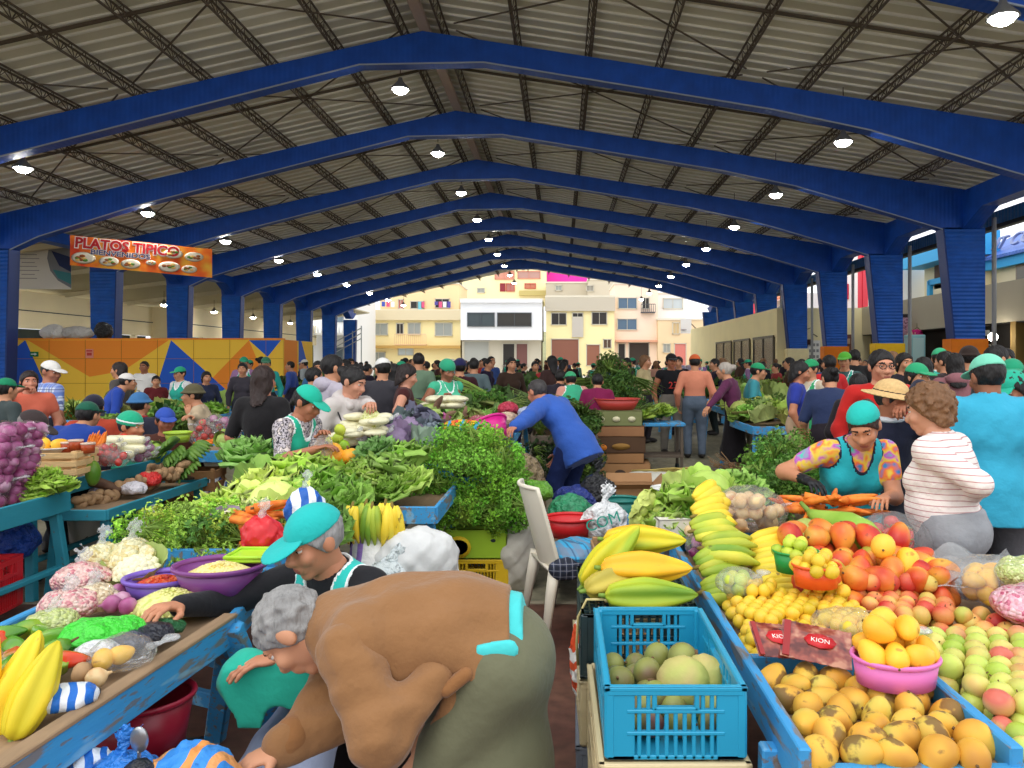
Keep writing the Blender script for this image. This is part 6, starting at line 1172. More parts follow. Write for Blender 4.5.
# aisle left: bags on the floor
clutter_bag('red and white printed bag on the floor at the left edge', (-2.22, 3.15, 0), .5, (.34, .24, .3), None, banded('red_white_print', [C(200, 36, 40), C(236, 226, 220), C(206, 60, 50)], 2, 14, .5, wave=(6, 2.)), 1.2, kn=False)
clutter_bag('black bag on the floor at the far left edge', (-2.42, 3.0, .0), .2, (.26, .24, .5), C(34, 34, 40), None, 2.2, kn=False); basin('pink bucket on the floor at the left edge', (-2.22, 2.84, 0), C(206, 50, 110), .14, .35, 1., name='bucket', taper=.8); clutter_bag('green bag on the floor beside the pink bucket', (-2.12, 2.98, .1), 0, (.16, .16, .2), C(50, 160, 60), None, 1.7, kn=False)
clutter_bag('striped woven bag standing on the floor behind the red printed bag', (-2.3, 3.7, 0), .3, (.4, .28, .42), None, banded('woven_stripes', [C(40, 70, 160), C(206, 60, 60), C(230, 180, 60), C(40, 130, 160)], 0, 16, .8), 3.1, kn=False)
# ================================================================ second near table: greens, lettuces, carrots
stall_table('blue table carrying the pea greens and lettuces', -2.0, -1.22, 3.42, 5.0, .68, m_blue, lip=.04)
stall_table('short blue table behind the plantain sack', -1.2, -.72, 4.42, 5.3, .68, m_blue, lip=.04)
def mnd(cx_, cy_, rx, ry, h): return lambda x, y: h*max(0, 1-((x-cx_)/rx)**2-((y-cy_)/ry)**2)
pile('herb_bunch', [(-2.02, 3.45), (-1.4, 3.3), (-1.28, 3.62), (-1.45, 4.0), (-1.9, 4.05), (-2.1, 3.8)], .60, .072, mnd(-1.7, 3.68, .52, .5, .18), 'bunch of pale pea greens in the broad heap on the left table', 'pea greens', color=greens(C(166, 194, 76), .18), sc=.95, keep=1.6)
veg('leaf_bunch', P(205, 532, 3.5), 'darker bunch of coriander at the right of the pea greens', None, (0, 0, 0), 1.1, C(84, 130, 50)); veg('cauliflower', P(136, 572, 3.1), 'cauliflower at the near edge of the pea greens', None, (.4, 0, 0), 1.1, C(170, 190, 110)); veg('cauliflower', P(228, 520, 3.7), 'small purple tinged cauliflower beside the carrots', None, (.3, .2, 0), .7, C(170, 150, 170))
LT = [(268, 470, 4.9, 1.2, C(140, 176, 84), 'cabbage'), (250, 452, 5.0, 1.5, C(120, 160, 80), 'lettuce'), (285, 478, 4.7, 1.7, C(166, 194, 90), 'lettuce'), (262, 488, 4.5, 1.55, C(190, 206, 100), 'lettuce'), (300, 470, 4.75, 1.5, C(170, 200, 90), 'lettuce'), (318, 480, 4.6, 1.45, C(130, 170, 70), 'lettuce'), (240, 500, 4.3, 1.4, C(186, 204, 104), 'lettuce'), (275, 502, 4.2, 1.4, C(200, 214, 120), 'cabbage'), (300, 495, 4.3, 1.3, C(150, 186, 80), 'lettuce'), (335, 492, 4.35, 1.3, C(110, 150, 60), 'lettuce'), (225, 508, 4.2, 1.2, C(170, 196, 96), 'lettuce'), (255, 512, 4.0, 1.2, C(214, 220, 150), 'lettuce'), (330, 470, 4.9, 1.3, C(150, 180, 70), 'lettuce'), (345, 500, 4.2, 1.1, C(120, 156, 66), 'lettuce')]
LT = [(a, b_, c, d*1.1, tuple(min(1, v*1.25) for v in e[:3])+(1,), k) for a, b_, c, d, e, k in LT]
wd = ('at the back left', 'leaning up at the left end', 'large, in the middle', 'pale, left of the middle', 'at the back', 'at the right of the back row', 'at the left front', 'round and pale, in front', 'right of the pale round one', 'dark, next to the striped bag', 'at the far left front', 'whitish, lowest in front', 'at the back right', 'dark, at the right front')
for (px, py, Y, s, c_, k), w in zip(LT, wd): veg(k, P(px, py+4, Y), f'{"green cabbage" if k == "cabbage" else "leafy lettuce"} {w} of the heap behind the capped vendor', 'lettuce heap behind the capped vendor', (random.uniform(-.1, .5), random.uniform(-.3, .3), random.uniform(0, 6)), s, c_)
for i, (px, py) in enumerate(((240, 513), (252, 511), (244, 521), (256, 520), (247, 529), (250, 537), (262, 517), (254, 545), (246, 545), (260, 508), (238, 519))): veg('carrot', P(px-6, py, 3.55-.01*i), 'thick orange carrot in the heap beside the capped vendor', 'carrots beside the capped vendor', (.1, random.uniform(-.3, .1), random.uniform(-.6, .6)), .95)
clutter_bag('shiny red bag of peppers next to the carrots', P(262, 552, 3.2), .2, (.17, .14, .16), C(206, 30, 40), m_pl, 2., kn=True); t = thing('cutting_tray', 'lime green plastic tray between carrots and the purple bowl', 'tray', P(258, 556, 3.05)); b = MB(); b.rbox((0, 0, 0), (.2, .15, .02), .006); obj('base', b, m_pl, t, C(176, 226, 60)); b = MB(); b.tube([(-.1, -.075, .012), (.1, -.075, .012), (.1, .075, .012), (-.1, .075, .012)], .008, 6, closed=True); obj('rim', b, m_pl, t, C(176, 226, 60))
m_bw2 = banded('blue_white_bag', [C(40, 96, 180), C(226, 232, 240)], 0, 15, .4, wave=(5, .8)); clutter_bag('blue and white striped bag behind the turquoise cap', P(305, 530, 3.4), .4, (.17, .13, .2), None, m_bw2, 2.6, kn=True); clutter_bag('blue plastic bag at the back of the near left table', G(148, 575, H1), .3, (.12, .1, .07), C(60, 150, 214), None, 3.6, kn=False)
veg('lettuce', P(328, 520, 3.8), 'drooping dark lettuce leaf cluster right of the striped bag', None, (.9, .2, 1), 1.1, C(110, 150, 60))
for i, (px, py) in enumerate(((175, 588), (182, 590), (186, 584), (178, 582), (190, 592))): veg('carrot', G(px, py, H1+.03), 'thin orange carrot between the two purple bowls', 'thin carrots by the purple bowls', (0, random.uniform(-.4, .0), 1.2+random.uniform(-.5, .5)), .45)
# plantains on the white sack, white sacks, cilantro on boxes
sack('white woven sack with violet stripes carrying the plantains', Vector((-.97, 4.02, 0)), 0, (.36, .3, .86), None, 'sack', 2., banded('violet_stripe_sack', [(0., C(232, 230, 226)), (.55, C(150, 120, 190)), (.66, C(232, 230, 226)), (.76, C(150, 120, 190)), (.86, C(232, 230, 226))], 0, 3.2, .8), neck=False)
sb = Vector((-.97, 4.0, .65))
for i in range(5):
    o = hand_of_bananas(('plantain bunch at the left on the striped sack', 'plantain bunch front and centre on the striped sack', 'plantain bunch at the right on the striped sack', 'plantain bunch at the back left on the striped sack', 'plantain bunch at the back right on the striped sack')[i], sb+Vector((-.1+.1*(i % 3)+.05*(i//3), -.04+.08*(i//3), .17)), (0, R(78), R(-90-25+25*(i % 3))), 4, F_BANG if i % 2 else F_BAN, .2, .022, 1.0, 'plantains on the striped sack')
sack('large white plastic sack slumped beside the plantains', P(418, 592, 4.0), .3, (.44, .3, .42), C(214, 214, 212), 'plastic_sack', 3.4, m_sack, neck=False, cat='sack', lump=.012); sack('crumpled clear white bag with teal print under the plantains', P(388, 592, 3.85), .1, (.22, .18, .2), C(206, 214, 214), 'plastic_bag', 1.4, m_bag, neck=True)
sack('greyish white woven sack right of the yellow crate', P(516, 590, 5.3), .1, (.3, .28, .62), C(196, 190, 176), 'sack', 2.2, m_sack, neck=True)
crate('yellow plastic crate under the green banana box', (P(477, 585, 5.2).x, 5.35, 0), 0, (.42, .34, .22), C(232, 190, 40), slots=12)
carton('lime green banana box with a yellow and blue ring print under the coriander', (P(476, 556, 5.2).x, 5.35, .225), 0, (.42, .34, .2), C(160, 196, 50), False, [('dot', (-.115, .08, .17, .15), C(236, 200, 40)), ('dot', (-.115, .08, .13, .1), C(60, 110, 190)), ('dot', (-.115, .08, .105, .075), C(236, 200, 40))], True)
stall_table('blue table under the coriander and lettuces at the middle', -1.3, -.42, 5.62, 8.0, .66, m_blue, lip=.05)
pile('herb_bunch', [(-.98, 5.05), (-.30, 5.05), (-.24, 5.5), (-.42, 5.95), (-.95, 5.95), (-1.08, 5.5)], .52, .09, mnd(-.66, 5.45, .52, .6, .5), 'bunch of coriander in the tall green heap on the banana box', 'coriander heap', color=greens(C(126, 178, 58), .22), keep=1.7, sc=1.12)
for i, (px, py, Y, s, c_) in enumerate(((375, 452, 4.95, 1.2, C(120, 160, 90)), (392, 470, 4.8, 1.35, C(150, 184, 90)), (372, 480, 4.7, 1.2, C(170, 196, 96)), (402, 458, 5.0, 1.3, C(150, 190, 84)), (360, 470, 4.8, 1.1, C(150, 180, 80)), (408, 482, 4.7, 1.1, C(166, 196, 90)), (388, 490, 4.6, 1.1, C(140, 176, 76)))): veg('lettuce', P(px, py, Y), ('bluish savoy lettuce nearest the vendor with the headscarf', 'broad curly lettuce in the middle left of the coriander', 'pale lettuce over the plantains', 'bright lettuce touching the coriander', 'small lettuce beside the squashes', 'lettuce lowest by the coriander', 'lettuce just above the plantain tips')[i], 'lettuces left of the coriander', (.3, random.uniform(-.3, .3), i*1.1), s, c_)
for i, (px, py) in enumerate(((323, 466), (337, 458), (345, 470), (331, 452), (350, 457), (316, 474))): veg('squash', P(px, py, 5.0), 'ribbed orange squash in front of the headscarfed vendor', 'orange squashes', (random.uniform(-.4, .4), .2, i), .9)
# ================================================================ chair and the things around it
def plastic_chair(label, loc, rot, col):
    t = thing('plastic_chair', label, 'chair', loc, rot); m = mat('chair_plastic', None, .4, spec=.45)
    b = MB(); b.grid(lambda u, v: Vector(((u-.5)*.42*(1-.06*v), -.21+.42*v, .44-.012*math.sin(u*PI)-.015*v)), 10, 10); b.grid(lambda u, v: Vector(((.5-u)*.42*(1-.06*v), -.21+.42*v, .425-.012*math.sin(u*PI)-.015*v)), 10, 10); b.tube([(-.21, -.21, .432), (.21, -.21, .432), (.2, .21, .417), (-.2, .21, .417)], .012, 8, closed=True); obj('seat', b, m, t, col)
    b = MB(); bk = lambda u, v, o: Vector(((u-.5)*(.40-.05*v*v), .205+.12*v+o+.05*(abs(u-.5)*2)**2*-1, .42+.44*v)); b.grid(lambda u, v: bk(u, v, 0), 12, 10); b.grid(lambda u, v: bk(1-u, v, .012), 12, 10); b.tube([bk(0, v/10, .006) for v in range(11)]+[bk(u/10, 1, .006) for u in range(1, 10)]+[bk(1, 1-v/10, .006) for v in range(11)], .013, 8); obj('backrest', b, m, t, col)
    for x in (-1, 1):
        for y in (-1, 1):
            b = MB(); b.tube([(x*.195, y*.19, .44), (x*.205, y*.215, .3), (x*.235, y*.26, 0)], [.036, .032, .022], 8, ry=.6); obj('leg', b, m, t, col)
    return t
plastic_chair('cream white plastic chair holding folded cloths in the middle aisle', (.09, 4.42, 0), R(107), C(226, 216, 196))
clutter_bag('blue and grey checked cloth heaped on the plastic chair seat', (.10, 4.34, .425), .4, (.38, .36, .13), None, plaid('cloth_check', C(60, 160, 206), C(120, 130, 150), C(30, 60, 100), 14.), 4.4, name='cloth', kn=False, cat='cloth'); clutter_bag('dark checked cloth hanging at the edge of the chair seat', (.03, 4.17, .37), .2, (.2, .07, .13), None, plaid('cloth_check_dark', C(40, 50, 74), C(20, 24, 36), C(150, 150, 160), 30.), 2.4, name='cloth', kn=False, cat='cloth')
stall_table('low dark bench behind the plastic chair', -.06, .58, 4.86, 5.85, .345, m_truss, lip=.0, board=.05)
clutter_bag('green net bag behind the plastic chair', P(570, 522, 5.3), .2, (.3, .24, .2), C(50, 140, 96), None, 1.1, kn=False); basin('red plastic basin behind the chair cloths', P(570, 536, 5.0), C(206, 36, 40), .16, .12, .9); clutter_bag('white plastic bag with green lettering behind the chair', P(605, 540, 5.0), .1, (.32, .2, .26), C(232, 232, 232), None, 3.7, kn=True)
text('COM', .1, mat('print_teal', C(30, 150, 130), .5), bpy.data.objects['plastic_bag'] if False else [o for o in bpy.data.objects if o.get('label', '').startswith('white plastic bag with green')][0], (-.03, -.112, .14), (PI/2-.25, -.3, 0), .002)
basin('teal plastic bucket right of the black bag', P(622, 524, 5.6), C(30, 120, 110), .13, .18, 1., name='bucket', taper=.82); clutter_bag('black plastic bag on the floor behind the white chair', P(597, 512, 6.2), .3, (.3, .28, .32), C(30, 30, 34), None, 2.9, kn=True)
carton('long brown cardboard box with red print on the floor', (P(633, 500, 7.0).x, 7.2, .0), 0, (.46, .4, .4), C(170, 128, 88), True, [('box', (.02, .29, .24, .05), C(190, 44, 36)), ('box', (.02, .2, .14, .02), C(190, 44, 36))]); wood_crate('wooden crate under the white basin', (.92, 6.4, 0), .1, (.34, .32, .34), C(150, 120, 86), 3); basin('white plastic basin beside the cardboard box', P(672, 506, 6.4), C(232, 232, 228), .17, .15, .9); sack('long white sack lying on the floor behind the cardboard box', Vector((1.12, 9.5, 0)), 0, (1.3, .4, .24), C(206, 204, 190), 'sack', 1.9, None, neck=False, vox=.025)
clutter_bag('orange and white printed bag leaning on the crate stack on the floor', P(584, 700, 2.95)*1, .2, (.1, .2, .34), None, banded('orange_white_print', [C(226, 80, 40), C(236, 230, 224), C(226, 90, 50), C(236, 230, 224)], 2, 6, .5, wave=(5, 1.6)), 2.1, kn=False, vox=.01)
# red boxes and what hangs below the fruit table
clutter_bag('dark green net sack under the lettuce trestle', (.35, 4.5, 0), .2, (.4, .3, .4), C(40, 70, 56), None, 1.3, kn=False)

for i, (x, s, c_, lab) in enumerate(((-17.2, (.9, .5, .5), C(226, 222, 214), 'white bundle lying on top of the painted partition wall'), (-16.4, (1.1, .5, .45), C(200, 196, 190), 'grey white sacks on top of the painted partition wall'), (-15.5, (.6, .4, .6), C(30, 30, 32), 'black bag on top of the painted partition wall'))): clutter_bag(lab, (x, 26.1, PWTOP+.03), 0, s, c_, None, 1.+i, kn=False, vox=.03)

for i in range(36): veg('herb_bunch', P(428+5.6*(i % 18)+random.uniform(-4, 4), 514-20*(i//18)+random.uniform(-8, 8), 5.14+.1*(i//18)+.02*(i % 3)), 'bunch of coriander hanging over the top of the green banana box', 'coriander over the box', None, 1.0, (.2*random.uniform(.8, 1.3), .45*random.uniform(.8, 1.2), .04, 1))
# ================================================================ second left stall (turquoise tables)
stall_table('turquoise market table with onion bags at the left edge', -4.7, -3.15, 4.0, 4.93, .70, m_turq, board=.13, lip=.03)
stall_table('turquoise market table with a wooden crate and corn bags', -4.7, -3.43, 4.97, 6.75, .70, m_turq, board=.1, lip=.03)
stall_table('low turquoise shelf table of roots and potatoes along the aisle', -3.40, -2.98, 5.05, 6.5, .55, m_turq, board=.07, lip=.03, splay=.03)
stall_table('blue table with tomato bags by the woman in black', -3.7, -2.75, 6.6, 7.6, .74, m_blue)
for l in range(5):
    for c in range(3-(l > 3)):
        for r_ in range(2):
            x, y, z = -3.33-.155*c+.01*l, 4.5+.19*r_+.02*l, .70+.092*l
            film_bag(f'clear bag of red onions, {("lowest", "second", "third", "fourth", "topmost")[l]} layer of the stack at the left edge', (x, y, z), (.18, .18, .125), random.uniform(0, 3), l+c*1.3, .97, 'onion', 0, .029, 'red onion in the stacked bags at the left edge', 'red onions of the stacked bags', 1.12)['group'] = 'stacked onion bags'
veg('onion', (-3.33, 4.25, .74), 'orange brown onion loose below the onion bags', None, None, 1.1)
wood_crate('pale wooden slatted crate on the turquoise table', P(55, 474, 5.3), .1, (.42, .3, .17), C(222, 184, 130), 3)
for i, (px, py) in enumerate(((38, 490), (50, 486), (60, 484), (44, 478), (30, 492))): veg('lettuce', P(px, py, 4.75), 'light green lettuce in front of the pale wooden crate', 'lettuces by the wooden crate', (random.uniform(-.4, .4), 0, i), .8, C(170, 204, 84))
t = thing('plate', 'white plate of orange fruit on the wooden crate', 'plate', P(52, 452, 5.3)); b = MB(); b.lathe([(.001, 0), (.08, 0), (.13, .03), (.132, .034), (.08, .008), (.001, .006)], 24); obj('dish', b, m_pl, t, C(226, 226, 220)); b = MB(); b.tube([(.131*math.cos(a), .131*math.sin(a), .032) for a in np.linspace(0, 2*PI, 25)[:-1]], .005, 6, closed=True); obj('rim', b, m_pl, t, C(226, 226, 220))
for i, dx in enumerate((-.055, .055)): veg('yellow_mango', P(52, 452, 5.3)+Vector((dx, 0, .05)), ('orange yellow fruit at the left of the white plate', 'orange yellow fruit at the right of the white plate')[i], None, None, 1.1)
for i, (px, py) in enumerate(((68, 449), (76, 447), (88, 450))): 
    t = thing('jar', ('small jar of red sauce nearest the white plate', 'small jar of red sauce between two others', 'small jar of red sauce at the right on the crate')[i], 'jar', P(px, py+3, 5.3)); b = MB(); b.lathe([(.04, 0), (.046, .06), (.042, .062), (.001, .055)], 16); obj('glass', b, mat('sauce_red', C(176, 76, 40), .25), t); b = MB(); b.lathe([(.047, .06), (.047, .072), (.001, .072)], 16); obj('lid', b, m_pl, t, C(220, 190, 170))
for l in range(3):
    for c in range(4): 
        t = thing('corn_bag', 'long white bag of shelled corn in the stack before the knit cap woman', 'bag', P(103+7*c+2*l+random.uniform(-3, 3), 458-6*l+random.uniform(-2, 2), 5.9+random.uniform(-.08, .08)), random.uniform(-.5, .7), 'white corn bags'); blob('film', [cap((-.09, 0, .03), (.09, .01, .035), .042, .036)], .012, mat('corn_white', C(232, 226, 190), .35, bump=(70, .5, .01), coat=.3), t, None, .02); blob('tie', [cap((.11, 0, .03), (.15, 0, .05), .01, .018)], .01, film('clear_film_45', clear=.45), t)
for i, (px, py) in enumerate(((104, 466), (112, 464), (99, 462), (118, 466), (108, 458))): film_bag('clear bag of red radishes in front of the white corn bags', P(px, py, 5.6), (.16, .14, .12), i, i*1.1, .85, 'tomato', 0, .03, 'red radish in the bags before the white corn', 'radishes before the corn', .85)['group'] = 'radish bags'
for i, (px, py) in enumerate(((138, 462), (146, 458), (142, 452))): film_bag('clear bag of purple onions right of the white corn bags', P(px, py, 6.0), (.16, .14, .12), i, i*1.3, .85, 'onion', 0, .03, 'purple onion in the bags right of the corn', 'purple onions right of the corn', .85)['group'] = 'purple onion bags'
t = thing('papaya', 'large green papaya standing by the wooden crate', 'papaya', P(93, 474, 5.4)); b = MB(); b.sph((0, 0, .02), (.05, .05, .09), 16, 12, fn=lambda v: v*(1-.15*v.z/.09)); obj('fruit', b, fm('papaya_green', [C(80, 130, 40), C(140, 170, 50)], 5, .35), t); b = MB(); b.tube([(0, 0, .1), (0, 0, .125)], .008, 6); obj('stem', b, M_STEM, t)
for i in range(9): veg('carrot', P(86+2*i, 450+random.uniform(-2, 2), 5.6), 'pale white root standing behind the wooden crate', 'pale roots behind the crate', (0, R(-70), random.uniform(-.4, .4)), .7)
for i in range(14): veg('tomato', P(122+3*(i % 6), 446-4*(i//6), 6.3), 'tomato in the heap before the knit cap woman face', 'tomatoes before the knit cap woman', None, 1.1)
basin('yellow green basin behind the green bananas', P(178, 442, 6.6), C(170, 200, 60), .11, .08, .9); veg('cabbage', P(154, 450, 6.5), 'small green cabbage beside the green bananas', None, None, .7, C(170, 200, 90))
for i in range(7): hand_of_bananas('hand of small green bananas, one tier of the big green bunch', P(176+14*(i % 2), 471-4.6*i, 6.3), (.7, .1, R(-70)+.6*(i % 3-1)), 7, F_GRB, .2, .025, 1.0, 'tiers of the green banana bunch')
for i in range(16): veg('yuca' if i % 3 == 0 else 'potato', P(88+6*i, 500-1.6*i+random.uniform(-4, 4), 5.5+.05*i), 'brown root or potato on the low turquoise shelf', 'roots on the low shelf', (0, random.uniform(-.2, .2), random.uniform(0, 6)), 1.1 if i % 3 else .7)
for i in range(40): veg('potato', P(78+2.9*i, 507-1.0*i+random.uniform(-7, 3), 5.35+.022*i), 'dark potato in the heap on the low turquoise shelf', 'potatoes on the low shelf', None, 1.0)
veg('yuca', P(98, 484, 5.6), 'large brown yuca root across the potato heap', None, (0, .3, .3), 1.0); clutter_bag('red plastic bag among the potatoes of the low shelf', P(148, 486, 5.9), 0, (.18, .14, .12), C(206, 40, 36), None, 2., kn=False, vox=.014)
for i, (px, py, c_) in enumerate(((103, 497, C(206, 200, 220)), (132, 494, C(226, 220, 226)))): clutter_bag(('violet printed paper tray among the potatoes', 'white violet paper tray beside the red bag')[i], P(px, py, 5.7), 0, (.2, .14, .1), c_, None, 2.+i, kn=False, vox=.014)
for i in range(14): veg('potato', P(150+4*(i % 8), 468+4*(i//8), 6.2), 'pale ginger root at the far end of the low shelf', 'ginger at the shelf end', None, .9)
t = basin('white plastic bucket under the low turquoise shelf', P(84, 556, 6.0)*1, C(206, 200, 186), .17, .36, 1., name='bucket', taper=.84); t.location.z = 0; b = MB(); b.tube([(-.17, 0, .33), (-.1, -.17, .2), (.06, -.19, .15), (.17, 0, .33)], .006, 6); obj('handle', b, M_DRY, t)
clutter_bag('grey white bag hanging at the end of the low shelf', (-2.98, 5.6, .12), .2, (.12, .3, .42), C(206, 206, 204), None, 3., kn=False, vox=.014); basin('black tub of bananas on the floor under the low shelf', (-3.0, 6.6, 0), C(36, 38, 40), .24, .3, 1., name='tub'); veg('squash', (-3.0, 6.6, .3), 'yellow fruit on the black tub', None, None, 1.6)
wood_crate('brown wooden crate on its side under the green bananas', P(196, 502, 6.6), .1, (.4, .3, .3), C(150, 110, 70), 3); basin('yellow plastic bucket on the floor beside the wooden crate', (P(220, 500, 6.4).x, 6.4, .15), C(226, 170, 40), .2, .24, 1., name='bucket'); basin('white bucket lying behind the black tub', (P(188, 510, 7.0).x, 7.0, 0), C(206, 206, 200), .18, .32, 1., name='bucket'); basin('dark pink tub under the tomato table', (P(232, 478, 7.4).x, 7.0, .1), C(150, 30, 80), .22, .3, 1., name='tub')
clutter_bag('blue and white printed bag under the tomato table', (P(228, 458, 7.0).x, 6.75, .3), 0, (.26, .2, .26), None, m_bw2, 4., kn=False, vox=.014); crate('red plastic crate under the onion table at the left edge', (-3.42, 4.45, .1), .1, (.4, .3, .3), C(206, 30, 40)); clutter_bag('blue crumpled bag under the onion table', (-3.5, 4.9, .3), .1, (.3, .3, .26), C(30, 70, 160), None, 2., kn=False, vox=.016)
for i, (px, py, k) in enumerate(((198, 440, 'tomato'), (210, 436, 'tomato'), (222, 432, 'tomato'), (232, 436, 'tomato'), (205, 428, 'tomato'), (216, 424, 'onion'), (228, 426, 'onion'), (238, 428, 'onion'))): film_bag(f'clear bag of {"tomatoes" if k == "tomato" else "red onions"} on the blue table by the woman in black', P(px, py+4, 6.9), (.17, .16, .13), i, i*1.7, .85, k, 0, .034, f'{k} in the bags on the blue table by the woman in black', f'{k} bags by the woman in black')['group'] = f'{k} bags on the blue table'
for i in range(8): veg('carrot', P(193+3*i, 444-.6*i, 6.75), 'carrot at the left of the tomato bags', 'carrots by the tomato bags', (0, 0, random.uniform(-.5, .5)), .8)
veg('cabbage', P(224, 440, 6.7), 'green white cabbage at the front of the tomato table', None, None, .7, C(170, 190, 100))
# ================================================================ centre stall strip
stall_table('blue table of corn bags before the grey hoodie', -1.75, -.75, 5.36, 5.92, .82, m_blue, lip=.02)
stall_table('blue table of kale and corn before the maroon dressed woman', -1.42, -.48, 5.98, 7.75, .84, m_blue, lip=.02)
for i, (px, py, Y, k, s, c_) in enumerate(((395, 440, 5.8, 'cabbage', 1.1, C(140, 120, 150)), (410, 432, 6.0, 'cabbage', 1.3, C(150, 130, 160)), (425, 440, 5.9, 'cabbage', 1.2, C(130, 150, 130)), (402, 425, 6.2, 'chard_bunch', 1.2, C(96, 110, 110)), (420, 420, 6.4, 'chard_bunch', 1.3, C(110, 110, 130)), (436, 430, 6.0, 'chard_bunch', 1.1, C(120, 130, 140)))): veg(k, P(px, py, Y), 'purple tinged cabbage or kale behind the savoy lettuces', 'purple kale', (.2, .2, i), s, c_)
for l in range(4):
    for c in range(4):
        t = thing('corn_bag', 'flat cream bag of peeled corn in the stack before the white hoodie woman', 'bag', P(342+15*(c % 3)+3*l+random.uniform(-5, 5), 438-6*l+(c//3)*8+random.uniform(-2, 2), 5.7+random.uniform(-.15, .15)), random.uniform(-.8, .8), 'cream corn bags by the hoodie'); blob('film', [ell((0, 0, .03), (.085, .06, .028)), ell((.03, .01, .035), (.05, .05, .026))], .014, MATS['corn_white'], t, None, .02); blob('tie', [cap((.08, 0, .03), (.12, 0, .05), .008, .016)], .01, film('clear_film_45', clear=.45), t)
for i, (px, py) in enumerate(((330, 442), (338, 438), (334, 448), (344, 446), (340, 430))): veg('lime', P(px, py, 5.5), 'greenish small fruit before the white hoodie woman', 'small fruit by the hoodie', None, 1.6)
for i in range(10): veg('lemon', (P(412+5*(i % 5), 418-5*(i//5), 6.8).x, 6.7+.07*(i//5), .91), 'yellow fruit in front of the maroon dressed woman', 'yellow fruit by the maroon woman', None, 1.9)
for i in range(9): veg('onion', P(385+6*(i % 5), 428-6*(i//5), 6.4), 'pale red onion beside the corn bags at the middle stall', 'pale onions at the middle stall', None, 1.6)
for i in range(8):
    t = thing('corn_bag', 'white peeled corn bag in the pile before the green headscarf vendor', 'bag', P(434+7*(i % 4), 408-6*(i//4), 7.8), .4*i, 'corn before the headscarf vendor'); blob('film', [ell((0, 0, .03), (.15, .09, .04))], .016, MATS['corn_white'], t, None, .02); blob('tie', [cap((.14, 0, .03), (.2, 0, .04), .012, .02)], .012, film('clear_film_45', clear=.45), t)
KK = ['lettuce', 'cabbage', 'chard_bunch', 'leaf_bunch', 'onion_bunch']; KC = [C(130, 160, 66), C(150, 176, 90), C(72, 104, 44), C(84, 120, 46), C(120, 140, 70)]
KN = ['leafy lettuce', 'green cabbage', 'bunch of dark chard', 'bunch of leafy greens', 'bunch of spring onions']
def stall(lab, x0, x1, y0, y1, h, hm, n, where, kinds=(0, 1, 2, 3, 4), sc=1.4, dark=1., m=None, table=True):
    if table: stall_table(lab, x0, x1, y0, y1, h, m or m_blue, lip=.03, rail=False)
    cx_, cy_ = (x0+x1)/2, (y0+y1)/2
    for i in range(n):
        u, v = rng.uniform(.06, .94), rng.uniform(.06, .94); k = kinds[rng.integers(len(kinds))]; x, y = x0+(x1-x0)*u, y0+(y1-y0)*v; z = h+.07+hm*(1-abs(2*u-1)**2)*(1-abs(2*v-1)**2)*rng.uniform(.5, 1)
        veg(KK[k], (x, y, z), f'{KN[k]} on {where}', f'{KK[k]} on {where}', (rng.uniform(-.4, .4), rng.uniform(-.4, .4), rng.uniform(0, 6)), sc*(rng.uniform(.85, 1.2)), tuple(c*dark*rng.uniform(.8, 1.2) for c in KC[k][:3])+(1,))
stall('long table of greens behind the coriander heap', -1.5, -.5, 8.05, 11.6, .75, .3, 62, 'the long stall behind the coriander heap', (0, 1, 2, 3, 3, 4, 2), 1.35, 1.0)
for i in range(20): veg(('onion', 'lettuce', 'cabbage', 'yuca')[i % 4], P(430+6*(i % 9), 430-9*(i//9)+random.uniform(-4, 4), 7.2+.2*(i//9)), ('purple onion', 'pale lettuce', 'pale cabbage', 'brown yuca root')[i % 4]+' between the coriander and the blue jacketed man', ('onions', 'lettuces', 'cabbages', 'yuca roots')[i % 4]+' near the blue jacketed man', None, (1.6, .9, .8, 1.)[i % 4], C(160, 180, 100))
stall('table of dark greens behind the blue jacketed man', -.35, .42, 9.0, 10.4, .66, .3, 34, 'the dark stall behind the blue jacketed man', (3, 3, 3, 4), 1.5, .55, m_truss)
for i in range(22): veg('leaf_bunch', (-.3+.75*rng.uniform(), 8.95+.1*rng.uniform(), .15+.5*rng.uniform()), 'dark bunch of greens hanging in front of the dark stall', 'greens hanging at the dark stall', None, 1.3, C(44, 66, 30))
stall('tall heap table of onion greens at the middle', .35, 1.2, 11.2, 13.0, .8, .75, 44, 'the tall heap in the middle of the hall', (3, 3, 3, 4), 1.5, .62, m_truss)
stall('stall of yellow green bundles beside the carton stack', 1.0, 1.55, 10.2, 10.6, .76, .12, 10, 'the trolley right of the carton stack', (4, 0, 0), 1.0, 1.2, None, False)
stall('table of greens left of the black haired girl in blue', 2.3, 3.3, 9.2, 11.0, .75, .2, 26, 'the stall beside the girl in the blue shirt', (0, 1, 3, 4), 1.3, 1.15)
stall('blue table of pale vegetables before the purple jumper', 2.7, 3.8, 12.2, 14.5, .75, .25, 24, 'the stall behind the purple jumper', (0, 1, 3), 1.4, 1.0)
for i in range(10): veg('tomato', (2.9+.08*(i % 4), 9.25+.08*(i//4), .88), 'red tomato on the stall beside the girl in the blue shirt', 'tomatoes by the girl in blue', None, 1.3)
stall('table of greens behind the navy shirted woman', 3.6, 5.2, 9.0, 10.2, .75, .2, 20, 'the stall behind the navy shirted woman', (0, 2, 3), 1.4, .9)
stall('left table of mixed vegetables under the painted wall', -7.2, -5.0, 10.2, 12.0, .75, .12, 26, 'the left stall under the painted wall', (0, 1, 3, 4), 1.3, 1.0)
stall('left table of vegetables nearer the aisle', -5.2, -4.0, 8.2, 9.6, .75, .12, 18, 'the left stall behind the capped buyers', (0, 2, 3), 1.3, .9)
